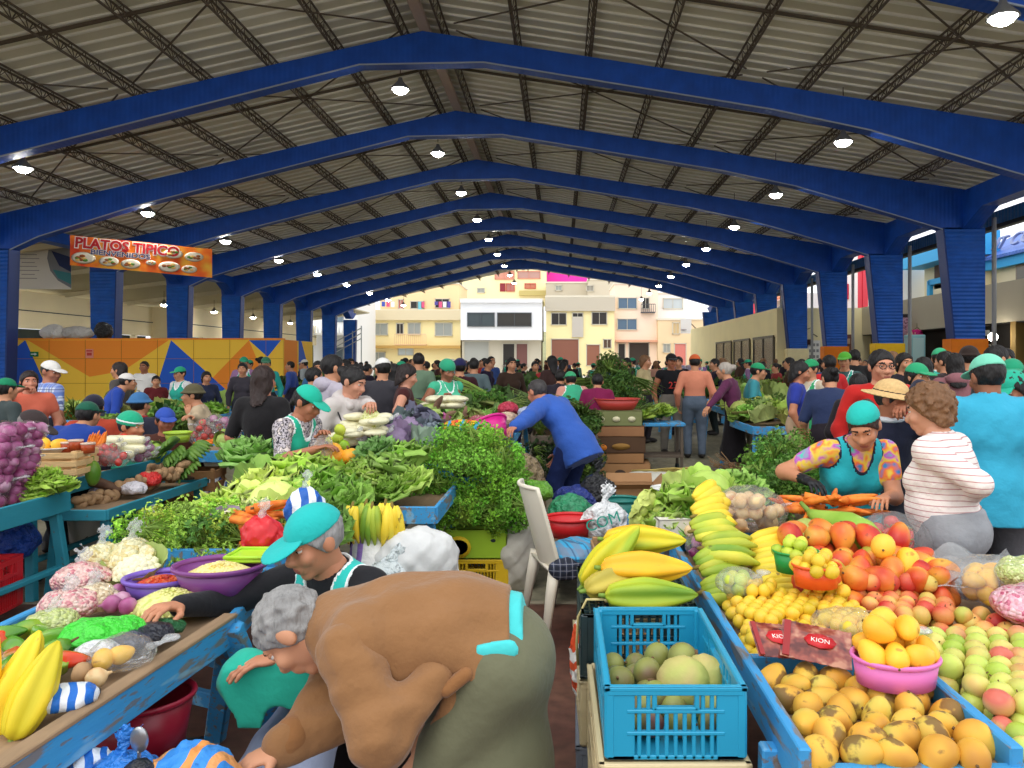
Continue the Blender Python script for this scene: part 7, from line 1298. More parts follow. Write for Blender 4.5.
stall('left far table of pale vegetables by the white shirted cook', -8.5, -5.6, 13.5, 15.0, .75, .12, 22, 'the left stall by the white shirted cook', (0, 1, 4), 1.5, 1.1)
for r_, (y, xs) in enumerate(((15.5, (-4.6, -2.4, -.4, 3.0, 5.0)), (19.5, (-6.5, -3.5, -1.0, 1.6, 4.2, 6.5)), (25, (-8, -4.5, -1.2, 2.2, 5.5, 8)), (32, (-9, -4, 0, 4, 8)))):
    for x in xs: stall(f'market table heaped with greens, far along the hall', x-.8, x+.8, y, y+1.6, .78, .3, 9, 'the far stalls of the hall', (0, 1, 2, 3), 2.1, .95)
for o in bpy.data.objects:
    if o.get('label') == 'market table heaped with greens, far along the hall': o['group'] = 'far market tables'
for i in range(60): veg(('tomato', 'onion', 'squash', 'white_onion')[i % 4], (-7.1+2*rng.uniform(), 10.3+1.5*rng.uniform(), .84), ('tomato', 'onion', 'squash', 'pale onion')[i % 4]+' on the left stall under the painted wall', ('tomatoes', 'onions', 'squashes', 'pale onions')[i % 4]+' under the painted wall', None, 1.5 if i % 4 != 2 else .8)
# cartons stacked in the aisle
bx = P(621, 472, 10.2); bx.z = 0
stk = [((.78, .5, .36), C(170, 126, 84), 'lowest carton of the aisle stack with a dark emblem', [('dot', (.0, .16, .16, .18), C(60, 44, 34))]), ((.64, .48, .2), C(160, 116, 76), 'thin brown carton second from the floor of the stack', []), ((.74, .5, .32), C(86, 62, 44), 'dark brown carton with an orange fruit print in the stack', [('dot', (-.22, .12, .18, .14), C(206, 120, 40)), ('dot', (.05, .14, .24, .12), C(150, 110, 50))]), ((.66, .48, .2), C(150, 106, 72), 'brown carton fourth in the aisle stack', []), ((.68, .48, .3), C(120, 124, 80), 'olive carton with pale dots topmost of the aisle stack', [('dot', (-.2, .15, .1, .1), C(214, 206, 170)), ('dot', (0, .15, .1, .1), C(214, 206, 170)), ('dot', (.2, .15, .1, .1), C(214, 206, 170))])]
z = 0
for i, (s, c, lab, pr) in enumerate(stk): carton(lab, (bx.x-.02+.04*(i % 2)-.06*(i > 0), bx.y, z), .04*(i % 3-1), (s[0], s[1], s[2]*.66), c, False, [(k_, (q[0], q[1]*.6, q[2], q[3]*.7), pc) for k_, q, pc in pr]); z += s[2]*.66+.002
basin('wide red basin on top of the carton stack', (bx.x-.05, bx.y, z), C(186, 64, 56), .3, .14, .8)
t = thing('hand_trolley', 'small blue topped trolley beside the carton stack', 'trolley', (P(655, 450, 10.4).x, 10.4, 0)); b = MB(); b.rbox((0, 0, .72), (.75, .5, .05), .01); obj('top', b, m_blue, t)
for x in (-1, 1):
    for y in (-1, 1): b = MB(); b.bar((x*.33, y*.2, .7), (x*.33, y*.2, .1), .035, .035); obj('leg', b, m_truss, t); b = MB(); b.lathe([(.001, -.02), (.08, -.02), (.08, .02), (.001, .02)], 14, (x*.33, y*.2, .08), M=Matrix.Rotation(PI/2, 3, 'Y')); obj('wheel', b, DARK, t)
b = MB(); b.box((0, 0, .3), (.7, .45, .03)); obj('shelf', b, m_truss, t)
for i in range(12): veg('onion_bunch', (P(645+3*i, 458, 9.6).x, 9.6+.05*(i % 3), .08+.04*(i % 3)), 'bunch of dry corn husks on the floor by the trolley', 'husks by the trolley', (0, 0, random.uniform(-.4, .4)), 1., C(180, 160, 90))
# cloths round the bending man
basin('magenta plastic tub tilted under the blue jacketed man hand', P(490, 442, 6.2), C(206, 30, 130), .2, .14, .8, name='tub').rotation_euler = (-.5, -.5, 0)
clutter_bag('colourful orange and red bundle left of the magenta tub', P(462, 434, 6.0), 0, (.32, .2, .12), None, banded('colour_bundle', [C(220, 60, 60), C(240, 180, 40), C(60, 150, 190), C(230, 120, 40)], 0, 9, .6, wave=(5, 1.)), 2., kn=False, vox=.014)
for i, (px, py, Y, s, c_, lab) in enumerate(((500, 462, 6.3, (.34, .3, .3), C(120, 104, 80), 'olive brown jute bag under the blue jacketed man arm'), (520, 470, 6.2, (.36, .3, .3), C(140, 120, 90), 'second jute bag against the blue jacketed man leg'), (505, 420, 7.0, (.3, .2, .16), C(206, 176, 150), 'cream bundle before the blue jacketed man face'), (495, 450, 6.3, (.4, .3, .24), C(40, 56, 70), 'dark blue bundle under the magenta tub'), (508, 408, 7.6, (.24, .2, .14), C(190, 50, 76), 'red bundle behind the cream bundle'), (528, 412, 7.4, (.3, .2, .12), C(190, 200, 226), 'blue white checked bundle beside the man face'), (480, 420, 7.2, (.4, .2, .1), C(176, 90, 100), 'pink cloth across the crates near the man'), (535, 490, 5.9, (.34, .26, .16), C(110, 170, 50), 'light green sack at the foot of the man'), (520, 508, 5.7, (.36, .26, .18), C(180, 30, 56), 'crimson sack under the light green sack'), (580, 496, 6.2, (.42, .3, .2), C(40, 56, 130), 'blue cloth over a crate behind the white chair'))):
    p = P(px, py, Y); clutter_bag(lab, p-Vector((0, 0, s[2]*.5)), .3*i, s, c_, None, 1.+i, kn=False, vox=.016, name='cloth_bundle', cat='bundle')
wood_crate('wooden crates holding up the bundles by the bending man', (-.5, 6.4, 0), .1, (.7, .6, .62), C(120, 100, 76), 5)
# ================================================================ who stands where
m_stripe = banded('thin_red_stripes', [(0., C(236, 226, 220)), (.76, C(190, 140, 140)), (.92, C(236, 226, 220))], 2, 38, .85, wave=(3, .35)); m_plaid = plaid('blue_plaid', C(206, 216, 236), C(60, 100, 190), C(24, 40, 100), 11.)
m_flor = mat('floral_cloth', None, .8, ramp=(13, [C(60, 130, 190), C(236, 110, 60), C(226, 200, 70), C(190, 70, 190), C(80, 190, 170)], (.3, .7))); m_bwf = mat('black_white_flowers', None, .8, ramp=(30, [C(40, 36, 44), C(200, 190, 196), C(60, 56, 60), C(220, 206, 200)], (.35, .65)))
BK, DB, GRY, WHT, LJ = C(26, 24, 26), C(32, 42, 70), C(110, 112, 118), C(226, 224, 220), C(176, 190, 220)
HB, HG, HBR = C(22, 18, 18), C(128, 126, 126), C(120, 84, 54)
def loc_(w, root, yaw): 
    v = Matrix.Rotation(-R(yaw), 3, 'Z') @ (Vector(w)-Vector(root)); return tuple(v)
def pp(px, py, Y, yaw, label, H=None, root=None, L=None, Rr=None, **k):
    rt = root or ((px-VX)/F_*Y, Y, 0); z = CH-(py-VY)/F_*Y
    if H is None: H = min(1.78, max(1.38, z-(.02 if k.get('hat') else 0)))
    if L is not None: k['lh'] = loc_(L, rt, yaw)
    if Rr is not None: k['rh'] = loc_(Rr, rt, yaw)
    return person(label, rt, R(yaw), H=H, **k)
# ---- nearest
rt = (-.17, 2.25, 0)
def wl_(px, py, Y): return np.array(loc_(P(px, py, Y), rt, -90))
bx_ = rt[0]
def wcut(px, slope=0.0, sign=1, py=640, Y=2.2):
    x0 = P(px, py, Y); return lambda x, y, z: sign*((y+bx_)-x0.x-slope*(z-x0.z))
A_, B_, C_, D_ = wl_(350, 634, 2.27), wl_(405, 630, 2.27), wl_(460, 633, 2.27), wl_(515, 642, 2.27)
card = [cap(A_, B_, .125, .15, k=.05), cap(B_, C_, .15, .162, k=.05), cap(C_, D_, .162, .15, k=.05), cap(wl_(338, 622, 2.3), wl_(350, 634, 2.3), .085, .12), cap(wl_(362, 640, 2.14), wl_(362, 640, 2.42), .10, .10)]
near_ = [cap(wl_(372, 636, 2.10), wl_(424, 712, 1.96), .088, .078, k=.03), cap(wl_(424, 712, 1.96), wl_(454, 682, 2.03), .074, .052, k=.03)]
sl_ = [cap(wl_(345, 652, 2.42), wl_(322, 702, 2.30), .075, .066, k=.03), cap(wl_(322, 702, 2.30), wl_(291, 738, 2.17), .064, .052, k=.03)]
fl2 = [cap(wl_(462, 672, 2.10), wl_(452, 732, 2.10), .06, .052, (np.array([1., 0, 0]), .35)), cap(wl_(486, 668, 2.12), wl_(474, 700, 2.10), .045, .04, (np.array([1., 0, 0]), .4))]
skx = [cap(wl_(478, 648, 2.28), wl_(506, 655, 2.28), .12, .128, k=.06), cap(wl_(500, 655, 2.28), wl_(482, 768, 2.28), .135, .205, k=.06), cap(wl_(482, 768, 2.28), wl_(480, 850, 2.28), .205, .225, k=.06)]
bw_ = pp(0, 0, 0, -90, 'grey haired woman in a brown cardigan and olive skirt bending over', H=1.62, root=rt, L=(-.34, 2.10, .70), Rr=(-.79, 2.15, .47), lp=(.5, .75, -1), rp=(.1, .5, -.6), hip=.675, lean=92, larm=.84, bw=1.0, bd=.95, head=(62, -4, 0), hair=('short', C(140, 138, 136)), top=(C(142, 102, 66), 1.95), tmat=m_knit, top_infl=.026, xtop=(card+sl_+fl2, [wcut(512, -.08)], 'cardigan'), low=('skirt', C(106, 106, 82)), xlow=(skx, [wcut(425, .1, -1, 700), lambda x, y, z: .1-z+0*x]), skin=C(204, 146, 112), vox=.009, hv=.0048, legs=[(.1, .03, .07), (-.1, .05, .07)], curl=(.5, .35), hairlump=.007)
for q, r0, r1 in ((wl_(287, 742, 2.165), wl_(294, 735, 2.175), .055), ): blob('cuff', [cap(q, r0, r1, r1)], .007, m_knit, bw_, C(140, 96, 58), .01)
blob('pocket_hem', [cap(wl_(446, 690, 2.06), wl_(466, 674, 2.07), .02, .02)], .006, m_knit, bw_, C(140, 96, 58), .01)
blob('smock', [cap(C_, D_, .150, .141), cap(wl_(478, 652, 2.09), wl_(508, 650, 2.10), .022, .03, (np.array([1., 0, 0]), .5))], .009, m_cloth, bw_, C(74, 200, 200), .03, [wcut(525, -.12), wcut(480, -.1, -1), lambda x, y, z: .615-z+0*x])
blob('smock_front', [cap(wl_(338, 640, 2.2), wl_(392, 704, 2.14), .05, .03)], .009, m_cloth, bw_, C(74, 200, 200), .02)
b = MB(); b.tube([wl_(325, 640, 2.2), wl_(330, 668, 2.15), wl_(344, 690, 2.13), wl_(348, 670, 2.13)], .004, 6); obj('cord_strap', b, mat('strap_black', C(26, 26, 30), .7), bw_)
rt = (-.78, 2.98, 0)
pp(0, 0, 0, -26, 'seated vendor in turquoise cap and black sweater reaching over the table', H=1.6, root=rt, L=(-.90, 2.47, .60), Rr=G(178, 606, .71), hip=.33, lean=22, bw=1.12, bd=1.1, head=(20, -18, 0), hair=('short', C(150, 148, 148)), hat=('cap', C(36, 176, 172)), top=(C(30, 30, 34), 1.95), vest=(C(50, 194, 184), m_trim), long_vest=.1, low=('trousers', C(172, 184, 214)), apron=None, skin=C(196, 134, 102), vox=.0085, hv=.0048, legs=[loc_((-.80, 2.28, .07), rt, -26), loc_((-1.10, 2.30, .07), rt, -26)], bracelet=True, curl=(.25, .4), rp=(-.3, .8, -.3), lp=(.9, .5, -.1))
rt = (-.80, 2.98, 0); t = basin('black bucket used as a seat by the capped vendor', (-.70, 2.9, 0), C(36, 36, 40), .18, .30, 1., name='bucket', taper=.86); b = MB(); b.box((.05, -.175, .14), (.12, .01, .05)); obj('label_patch', b, mat('label_grey', C(190, 190, 200), .6), t)
kn = Vector((-.93, 2.6, .45)); t = thing('green_cloth', 'teal apron cloth over the knees of the seated vendor', 'cloth', kn); rel = lambda x, y, z: (x-kn.x, y-kn.y, z-kn.z)
blob('cloth', [cap(rel(-.80, 2.86, .44), rel(-.845, 2.42, .535), .075, .085), cap(rel(-.90, 2.86, .44), rel(-1.02, 2.50, .525), .075, .088), cap(rel(-.86, 2.8, .45), rel(-.93, 2.48, .53), .07, .07), cap(rel(-.98, 2.44, .50), rel(-.99, 2.42, .40), .05, .045)], .009, m_cloth, t, C(44, 176, 150), .05, [lambda x, y, z: -z-.06-.0*x, lambda x, y, z: -(y+.165)], lumps(.006, 30, 1.))
# ---- right group
pp(940, 388, 3.45, -138, 'brown curly haired woman in a white striped blouse at the fruit table', H=1.46, root=(1.79, 3.5, 0), L=P(968, 500, 3.47), lp=(.5, 1, -.05), lean=10, bw=1.22, bd=1.3, belly=.02, head=(14, 10, 0), hair=('curly', HBR), top=(C(230, 220, 214), 1.75), tmat=m_stripe, hem=.06, low=('trousers', C(150, 152, 156)), skin=C(206, 148, 118), vox=.011, hv=.006, hairlump=.011, curl=(.5, .6))
pp(868, 400, 4.05, 0, 'vendor in turquoise vest and floral sleeves leaning over the fruit table', H=1.42, root=(1.53, 4.15, 0), L=P(885, 498, 3.7), Rr=P(806, 480, 3.85), rp=(-.5, .6, -.2), rglove=C(24, 24, 28), lean=30, bw=1.15, bd=1.1, head=(34, -32, 6), hair=('bun', C(60, 36, 26)), hat=('net', C(36, 180, 170)), top=(C(220, 160, 160), .55), tmat=m_flor, vest=(C(40, 172, 184), m_dktrim), long_vest=.16, low=('trousers', C(70, 170, 180)), skin=C(196, 134, 100), vox=.011, hv=.006)
pp(985, 358, 4.2, 172, 'man in a turquoise jacket and pale green cap seen from behind', H=1.60, sex='m', root=(2.38, 4.25, 0), bw=1.2, bd=1.15, lean=4, head=(10, 8, 0), hair=('short', HB), hat=('cap', C(120, 206, 176)), top=(C(56, 164, 196), 1.95), hem=.11, top_infl=.03, low=('trousers', C(92, 92, 96)), collar=C(56, 164, 196), skin=C(150, 96, 70), vox=.012, hv=.007, Rr=(2.75, 3.95, .95))
pp(888, 371, 4.7, -10, 'person in a straw hat with black band behind the turquoise vendor', H=1.45, sex='m', head=(10, 60, 0), hair=('short', C(60, 56, 54)), hat=('straw',), top=(C(34, 36, 54), 1.95), collar=C(226, 226, 230), skin=C(190, 120, 90), vox=.013, hv=.007, L=P(905, 402, 4.55), curl=(.6, .4), lean=6)
pp(880, 348, 5.7, -4, 'smiling man with glasses and a red sweater', sex='m', head=(4, 4, 0), hair=('short', HB), top=(C(190, 36, 32), 1.95), skin=C(204, 140, 110), glasses=True, vox=.013, hv=.007, bw=1.1)
pp(915, 360, 6.6, 20, 'vendor in a green cap with long dark hair behind the striped blouse', hair=('long', HB), hat=('cap', C(46, 160, 110)), top=(C(60, 50, 50), 1.9), vest=(C(60, 160, 140), m_trim))
pp(955, 352, 8.2, 170, 'woman in a dusty pink hooded jacket seen from behind', hair=('long', HB, .15), top=(C(150, 100, 106), 1.95), hood=C(150, 100, 106))
pp(1014, 372, 5.0, -50, 'vendor in a green cap and teal vest at the right edge', H=1.5, hair=('bob', HB), hat=('cap', C(40, 170, 140)), head=(24, -14, 0), top=(C(206, 190, 180), .9), vest=(C(50, 150, 120), m_trim), skin=SKD)
pp(1012, 350, 6.2, -30, 'second capped vendor behind the vendor at the right edge', H=1.58, hair=('short', HB), hat=('cap', C(36, 150, 110)), top=(C(50, 110, 90), 1.9), vest=(TEAL2, m_trim))
pp(998, 344, 7.2, -70, 'dark haired man in a grey hooded top by the orange column', sex='m', hair=('short', HB), top=(C(80, 80, 84), 1.95), hood=C(80, 80, 84), head=(14, -10, 0))
pp(1006, 347, 8.6, -40, 'dark haired person half hidden at the right edge of the picture', hair=('short', HB), top=(C(60, 56, 60), 1.9))
pp(970, 344, 8.8, 180, 'person with a dark sun hat in front of the orange column', hair=('short', HB), hat=('bucket', C(50, 38, 34)), top=(C(50, 50, 56), 1.9))
pp(940, 346, 9.5, 160, 'vendor in green cap and white top beside the cabinet', hair=('short', HB), hat=('cap', C(60, 170, 120)), top=(C(196, 206, 206), 1.9), vest=(C(80, 196, 180), m_trim))
pp(947, 350, 9.0, -150, 'dark haired shopper in black next to the pink jacket', hair=('short', HB), top=(C(60, 50, 50), 1.9))
pp(903, 352, 9.4, 10, 'dark haired woman shopping behind the man with glasses', hair=('bob', HB), top=(C(40, 36, 44), 1.9))
pp(924, 356, 8.0, 170, 'woman with black hair and dark coat between two green caps', hair=('long', HB, .2), top=(C(36, 32, 36), 1.95))
pp(893, 340, 10.0, 180, 'person in a tan jacket by the hanging bags', hair=('short', HBR), top=(C(190, 150, 96), 1.95), sex='m', H=1.7)
pp(855, 348, 13, 190, 'man in black standing before the bright wall', sex='m', hair=('crop', HB), top=(BK, 1.95), bw=1.1)
pp(858, 372, 6.8, 150, 'dark haired person stooping left of the man with glasses', hair=('short', HB), top=(C(36, 30, 34), 1.95), bag=1)
pp(797, 361, 8.6, 70, 'long haired girl in a blue shirt and beige shorts', H=1.57, hair=('long', HB, .3), head=(14, 10, 0), top=(C(46, 60, 150), .5), low=('shorts', C(190, 160, 130)), skin=C(190, 124, 92), hem=.04)
pp(832, 371, 7.6, 165, 'woman in a navy top bending at a stall', H=1.55, lean=22, hair=('bun', HB), top=(C(40, 52, 86), .95), bw=1.3, bd=1.2, head=(20, 20, 0), low=('trousers', C(40, 34, 40)))
pp(812, 357, 9.3, -60, 'vendor with green cap and cream sleeves behind the girl in blue', hair=('short', HB), hat=('cap', C(40, 150, 96)), top=(C(206, 190, 166), 1.9), vest=(C(60, 170, 110), m_trim))
pp(845, 350, 11, -30, 'vendor in a bright green cap and teal vest near the orange column', hair=('short', HB), hat=('cap', C(80, 160, 50)), top=(C(60, 90, 90), 1.9), vest=(TEAL2, m_trim))
pp(830, 354, 10.6, 190, 'person in a red top in front of the bright green cap', hair=('short', HB), top=(C(196, 40, 44), 1.9))
pp(736, 362, 10.6, -120, 'grey haired woman in a purple jumper and black skirt', H=1.58, lean=14, hair=('bun', C(170, 160, 150)), top=(C(92, 40, 74), 1.95), low=('skirt', C(26, 22, 26), .12), Rr=(1.9, 10.3, .95), L=(1.95, 10.2, .95))
pp(748, 360, 10.9, 80, 'green capped vendor behind the purple jumper woman', H=1.56, hair=('short', HB), hat=('cap', C(40, 150, 100)), top=(C(60, 140, 150), 1.9), low=('trousers', C(176, 160, 140)), lean=12)
# ---- centre
pp(575, 430, 7.1, -122, 'man in a royal blue jacket bending over the bundles', H=1.62, sex='m', root=(.14, 7.1, 0), lean=48, hip=.80, Rr=None, L=P(501, 437, 6.4), bw=1.1, bd=1.05, head=(22, -18, 0), hair=('crop', C(60, 56, 56)), top=(C(52, 92, 176), 1.95), hem=.115, top_infl=.03, low=('trousers', C(30, 42, 84)), skin=C(190, 124, 96), vox=.011, hv=.007)
pp(695, 350, 12.4, 178, 'man in a salmon shirt and orange cap walking away', H=1.68, sex='m', hair=('crop', HB), hat=('cap', C(206, 96, 50)), top=(C(222, 140, 110), 1.9), low=('trousers', C(92, 104, 120)), hem=.05, bw=1.05)
pp(671, 348, 12.9, 5, 'young man in a black basketball vest facing the aisle', H=1.70, sex='m', hair=('short', HB), hat=('cap', BK), top=(C(24, 24, 28), .12), low=('trousers', C(130, 124, 116)), skin=C(176, 112, 80))
text('BULLS', .12, mat('vest_red', C(206, 60, 50), .6), [o for o in bpy.data.objects if o.get('label', '').startswith('young man in a black basketball')][0], (0, -.165, 1.24), (PI/2, 0, 0), .004) if False else None
t = [o for o in bpy.data.objects if o.get('label', '').startswith('young man in a black basketball')][0]
text('23', .16, mat('vest_red', C(206, 60, 50), .6), t, (0, -.158, 1.16), (PI/2, 0, 0), .006)
pp(404, 366, 7.9, 100, 'woman with long dark hair in a maroon sleeveless top', H=1.54, hair=('long', C(36, 24, 22), .32), head=(16, 10, 0), top=(C(66, 26, 26), .1), low=('trousers', C(150, 36, 40)), skin=C(206, 146, 120), L=P(424, 412, 7.8), Rr=P(420, 414, 7.5), bw=1.05)
pp(446, 360, 9.2, 40, 'vendor in a green headscarf and pale green sleeveless smock', H=1.58, hair=('short', HB), hat=('beanie', C(50, 160, 120)), top=(C(70, 180, 140), .1), vest=(C(84, 190, 150), m_trim), skin=C(150, 98, 72), bw=1.1, L=P(449, 396, 8.9), Rr=P(440, 398, 8.8), head=(20, 0, 0))
pp(418, 347, 11.5, 170, 'man in a faded green t-shirt seen from behind', H=1.7, sex='m', hair=('crop', HB), top=(C(106, 130, 106), .6), head=(8, 20, 0))
pp(382, 358, 8.6, 175, 'man with a white cap and black grey jacket seen from behind', H=1.6, sex='m', hair=('short', HB), hat=('cap', WHT), top=(C(56, 54, 60), 1.95), bw=1.15, head=(8, 40, 0))
pp(460, 354, 11, 190, 'person in a dark maroon coat with navy cap', H=1.6, hair=('short', HB), hat=('beanie', C(40, 40, 80)), top=(C(54, 20, 28), 1.95), bw=1.2)
pp(474, 354, 12.5, 175, 'man in a slate grey shirt from behind', H=1.62, sex='m', hair=('crop', HB), top=(C(90, 106, 110), 1.9))
pp(356, 363, 9.2, 60, 'dark haired person peering between grey hoodie and white cap', H=1.54, hair=('bun', HB), top=(C(36, 36, 40), 1.95), head=(14, 0, 0))
pp(393, 362, 9.6, 170, 'person with long black hair standing behind the maroon top', H=1.54, hair=('long', HB, .3), top=(C(30, 26, 28), 1.95))
pp(576, 368, 10.5, -165, 'vendor with pink blouse and turquoise yoke seen from behind', H=1.5, lean=30, hair=('short', HB), hat=('cap', C(60, 160, 110)), top=(C(206, 146, 130), 1.9), vest=(C(60, 170, 130), m_trim), long_vest=-.1, bw=1.15)
pp(597, 378, 10.2, 175, 'person in a magenta jumper stooping beside the pink blouse', H=1.44, lean=20, hair=('short', HB), top=(C(120, 24, 70), 1.95), bw=1.15)
pp(556, 368, 10.9, 160, 'dark clothed person crouching left of the pink blouse', H=1.48, lean=20, hair=('short', HB), top=(C(40, 36, 48), 1.95))
# ---- left middle
pp(286, 388, 5.2, 68, 'vendor in turquoise cap and vest with flowered sleeves filling a bag', H=1.43, L=P(322, 437, 5.0), Rr=P(316, 449, 4.9), lean=18, hair=('tail', HB), hat=('cap', C(32, 176, 150)), head=(26, 6, 0), top=(C(150, 140, 146), .9), tmat=m_bwf, vest=(C(36, 172, 140), m_trim), long_vest=.2, skin=C(170, 110, 82), vox=.012, hv=.007, bw=1.1)
clutter_bag('clear bag held open by the flowered sleeve vendor', P(323, 456, 4.95)-Vector((0, 0, .05)), .2, (.13, .1, .2), None, film('clear_film_60', clear=.6), 2., vox=.011, kn=False)
pp(345, 368, 6.1, 52, 'woman in a pale grey hoodie with hair bun holding corn', H=1.53, L=P(371, 404, 5.7), lean=8, hair=('bun', HB), head=(22, 22, 0), top=(C(196, 188, 184), 1.95), hood=C(196, 188, 184), tmat=m_cloth, skin=C(196, 138, 112), vox=.012, hv=.007, bw=1.15, lhn=(0, 0, -1), curl=(.7, .3))
t = [o for o in bpy.data.objects if o.get('label', '').startswith('woman in a pale grey hoodie')][0]
b = MB(); b.tube([(-.13, -.02, 1.27), (-.14, -.11, 1.15), (-.1, -.16, 1.0), (-.02, -.17, .85)], .016, 6, ry=.4); obj('bag_strap', b, mat('strap_black', C(26, 26, 30), .7), t)
for i, w_ in enumerate((.13, .16, .12)): text(('DIVE', 'CROSS', 'TIN')[i], .05, mat('print_black', C(60, 58, 62), .7), t, (.03, -.163+.006*i, 1.13-.055*i), (PI/2-.1, 0, 0), .004)
grain_bag('bag of pale corn held out by the woman in the grey hoodie', P(371, 430, 5.68), (.15, .1, .17), [C(206, 210, 120), C(226, 226, 160)], .2, 2.4, 70, vox=.012, kn=False)
pp(330, 352, 7.0, 130, 'man in a grey lilac hoodie behind the pale grey hoodie', H=1.63, sex='m', hair=('short', HB), top=(C(176, 168, 180), 1.95), hood=C(176, 168, 180), bw=1.2)
pp(262, 366, 6.0, 172, 'woman all in black with long brown hair seen from behind', H=1.53, hair=('long', C(44, 28, 24), .36), top=(C(28, 26, 28), .9), low=('trousers', C(26, 26, 30)), skin=C(190, 124, 96), bw=1.05)
pp(30, 372, 8.0, 20, 'woman in a coral top eating with long dark hair', H=1.47, hair=('long', C(36, 24, 22), .3), head=(2, 24, 0), top=(C(206, 104, 80), .45), Rr=P(22, 389, 7.75), curl=(.3, .7), bw=1.25, bd=1.15, skin=C(196, 130, 104), rp=(-1, .2, -.4))
pp(48, 360, 8.5, 150, 'man in a white cap and blue plaid shirt', H=1.57, sex='m', hair=('crop', HB), hat=('cap', C(226, 222, 216)), head=(10, -70, 0), top=(C(120, 140, 190), .8), tmat=m_plaid, skin=C(170, 110, 84), bw=1.15)
pp(28, 422, 5.6, 70, 'old man in a dark brown cap and navy jacket behind onion bags', H=1.52, root=(-4.12, 5.7, 0), hip=.56, legs='sit', lean=30, sex='m', hair=('short', C(120, 116, 112)), hat=('cap', C(56, 46, 46)), head=(24, 18, 0), top=(C(30, 44, 90), 1.95), collar=C(70, 140, 180), L=(-3.75, 5.45, .95), Rr=(-3.85, 5.3, .95), skin=C(186, 116, 86))
pp(58, 425, 6.2, 175, 'person in a bright blue jacket and green cap bent over', H=1.5, hip=.62, lean=40, sex='m', hair=('short', HB), hat=('cap', C(30, 90, 70)), top=(C(28, 60, 140), 1.95), bw=1.2)
pp(93, 404, 7.0, -150, 'person in a rust red sweater and dark cap turned away', H=1.5, root=(P(93, 404, 7).x, 7, -.22), lean=20, hair=('short', HB), hat=('beanie', C(36, 34, 50)), top=(C(170, 64, 42), 1.95), bw=1.15)
pp(116, 410, 6.35, 74, 'woman in a turquoise knit cap and vest looking to the right', H=1.5, root=(P(116, 414, 6.4).x, 6.4, -.34), lean=14, hair=('short', HB), hat=('beanie', C(40, 170, 130), m_knit, 1), head=(6, 10, 0), top=(C(34, 36, 54), 1.95), vest=(C(60, 176, 150), m_trim), bw=1.15, skin=C(190, 124, 90))
pp(138, 398, 7.6, 170, 'person in a blue hat and dark coat with a red scarf', H=1.5, root=(P(138, 398, 7.6).x, 7.6, -.25), hair=('short', HB), hat=('bucket', C(60, 110, 160)), top=(C(40, 40, 56), 1.95), collar=C(170, 40, 44), bw=1.25)
pp(166, 412, 7.0, 15, 'man in a blue and white cap and brown leather jacket', H=1.5, root=(P(166, 412, 7.).x, 7.0, -.36), sex='m', hair=('short', HB), hat=('cap', C(50, 80, 170)), top=(C(80, 44, 34), 1.95), head=(6, 24, 0), skin=C(170, 104, 76), bw=1.1)
pp(206, 388, 8.4, -75, 'seated person in an olive hat and beige jacket', H=1.5, root=(P(208, 388, 8.4).x, 8.4, 0), hip=.62, legs='sit', lean=14, hair=('short', HB), hat=('bucket', C(90, 84, 60)), top=(C(190, 170, 140), 1.95), L=P(190, 415, 8.3), Rr=P(192, 417, 8.1), low=('trousers', C(190, 180, 160)))
pp(121, 361, 11, -90, 'woman with long dark hair and a grey patterned dress', H=1.56, hair=('long', C(36, 26, 24), .3), top=(C(84, 78, 74), 1.9), low=('skirt', C(84, 78, 74), .2))
pp(103, 374, 10.2, 120, 'person in a white cap and bright blue jacket bending down', H=1.48, lean=30, hair=('short', HB), hat=('cap', C(226, 220, 214)), top=(C(40, 70, 160), 1.95))
pp(145, 360, 15.5, 0, 'cook in a white shirt standing by the yellow painted wall', H=1.58, sex='m', hair=('crop', HB), top=(C(226, 222, 216), .9), low=('trousers', C(220, 216, 210)), skin=SKD)
pp(156, 376, 13.5, 30, 'seated person in a dark red jacket below the cook', H=1.32, hair=('short', HB), top=(C(96, 30, 34), 1.95))
pp(181, 366, 12.5, -20, 'vendor in a turquoise cap and white sleeves before the blue triangle', H=1.48, hair=('short', HB), hat=('cap', C(40, 160, 120)), top=(C(206, 206, 206), 1.9), vest=(TEAL2, m_trim))
pp(206, 372, 13, 40, 'dark haired person in navy below the blue painted triangle', H=1.4, hair=('bob', HB), top=(C(40, 46, 70), 1.9))
pp(243, 360, 13.5, 10, 'dark haired person in a dark jacket before the orange triangle', H=1.55, hair=('short', HB), top=(C(60, 56, 64), 1.9))
pp(266, 354, 14.5, 20, 'vendor in turquoise with a cap at the corner of the painted wall', H=1.65, hair=('short', HB), hat=('cap', C(60, 120, 90)), top=(C(40, 160, 150), 1.9))
pp(4, 392, 7.4, 160, 'person in a green cap at the left picture edge', H=1.4, hair=('short', HB), hat=('cap', C(30, 130, 90)), top=(C(60, 70, 70), 1.9))
pp(2, 425, 5.5, 150, 'person in a turquoise jacket cut off by the left picture edge', H=1.3, root=(-4.15, 5.5, -.1), hair=('short', HBR), top=(C(40, 160, 176), 1.95), bw=1.2)
pp(312, 370, 8.8, 130, 'dark haired shopper between woman in black and grey hoodies', H=1.5, hair=('short', HB), top=(C(56, 60, 76), 1.9))
pp(318, 356, 12.0, 20, 'shopper in a blue top near the hedge at the far left end', H=1.58, hair=('short', HB), top=(C(46, 90, 130), 1.9))
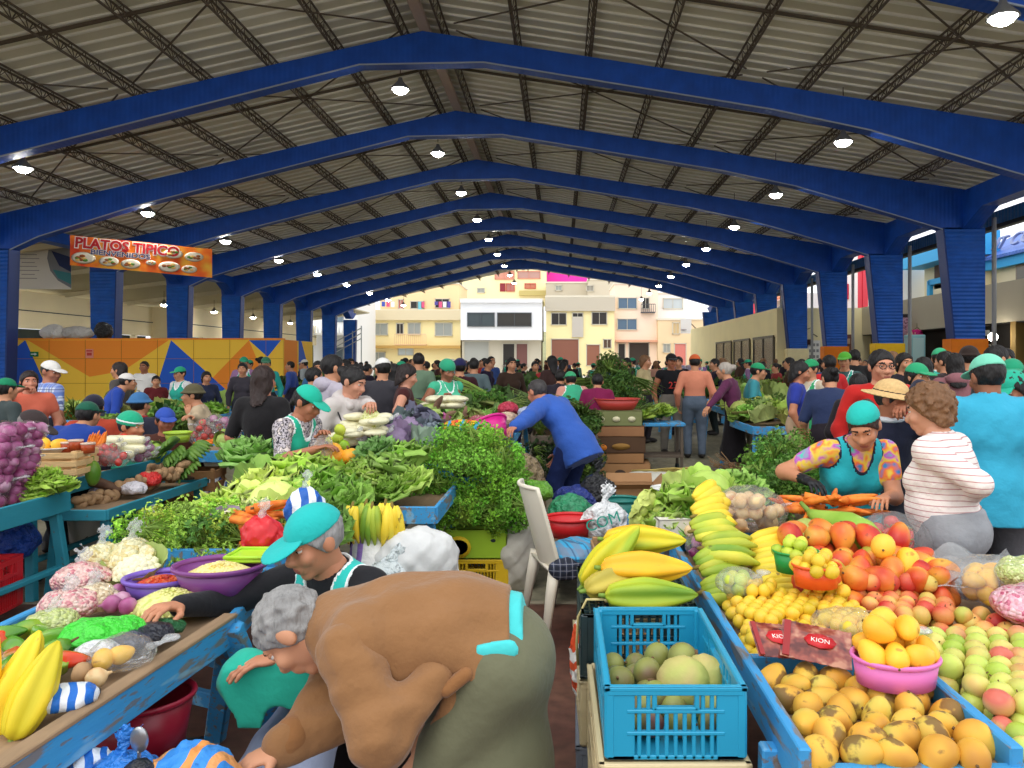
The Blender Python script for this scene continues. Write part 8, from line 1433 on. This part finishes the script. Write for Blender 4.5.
# ---- the distant crowd: a dozen sources, then copies
CR = []
def src(lab, **k):
    o = person(lab, (0, 0, 0), 0, vox=.028, hv=.017, hands=False, **k); CR.append(o); return o
base = [('dark haired shopper in a dark jacket in the distant crowd', dict(hair=('short', HB), top=(C(36, 34, 42), 1.95))), ('green capped vendor in a teal vest in the distant crowd', dict(hair=('short', HB), hat=('cap', C(44, 160, 120)), top=(C(120, 130, 130), 1.9), vest=(C(50, 170, 140), m_trim))), ('long haired shopper in a dark top in the distant crowd', dict(hair=('long', HB, .25), top=(C(54, 44, 50), 1.9))),
    ('white capped man in pale clothes in the distant crowd', dict(sex='m', hair=('short', HB), hat=('cap', WHT), top=(C(150, 150, 160), 1.9))), ('shopper in a red top in the distant crowd', dict(hair=('bun', HB), top=(C(150, 46, 46), 1.9))), ('shopper in a blue top in the distant crowd', dict(sex='m', hair=('crop', HB), top=(C(50, 70, 130), 1.9))), ('shopper in a cream top in the distant crowd', dict(hair=('bob', HBR), top=(C(206, 190, 160), 1.9))), ('shopper in a straw hat in the distant crowd', dict(hair=('short', HB), hat=('straw',), top=(C(96, 90, 90), 1.9)))]
for lab, k in base: src(lab, **k)
used = [0]*len(CR); w_ = [6, 3, 4, 1, 1, 2, 1.2, .6]; slots = []
for row, (Y, n, xa, xb) in enumerate(((14.2, 7, -4.6, 2.2), (16.5, 10, -7, 5.5), (18.6, 13, -8, 8), (21.6, 14, -9, 9.5), (24, 14, -8.5, 10), (27.5, 14, -8, 11), (31, 14, -9, 11), (36, 14, -10, 11), (42, 14, -12, 11), (50, 12, -13, 12))):
    for i in range(n): slots.append((xa+(xb-xa)*(i+rng.uniform(.1, .9))/n, Y+rng.uniform(-.7, .7)))
for x, y in slots:
    k = int(rng.choice(len(CR), p=np.array(w_)/sum(w_))); yaw = rng.uniform(-PI, PI); s = rng.uniform(.97, 1.1)
    if not used[k]: o = CR[k]; o.location = (x, y, 0); o.rotation_euler = (0, 0, yaw)
    else: o = dup(CR[k], (x, y, 0), yaw)
    used[k] += 1; o.scale = (s, s, s); o['group'] = base[k][0].replace(' in the distant crowd', 's of the distant crowd')
    for ch in o.children:
        if ch.name.startswith(('shirt', 'sweater', 'trousers')): c = ch.color; f = rng.uniform(.6, 1.5, 3); ch.color = (min(1, c[0]*f[0]), min(1, c[1]*f[1]), min(1, c[2]*f[2]), 1)
for o, u in zip(CR, used):
    if not u: o.location = (3, 45, 0); o['group'] = 'distant'
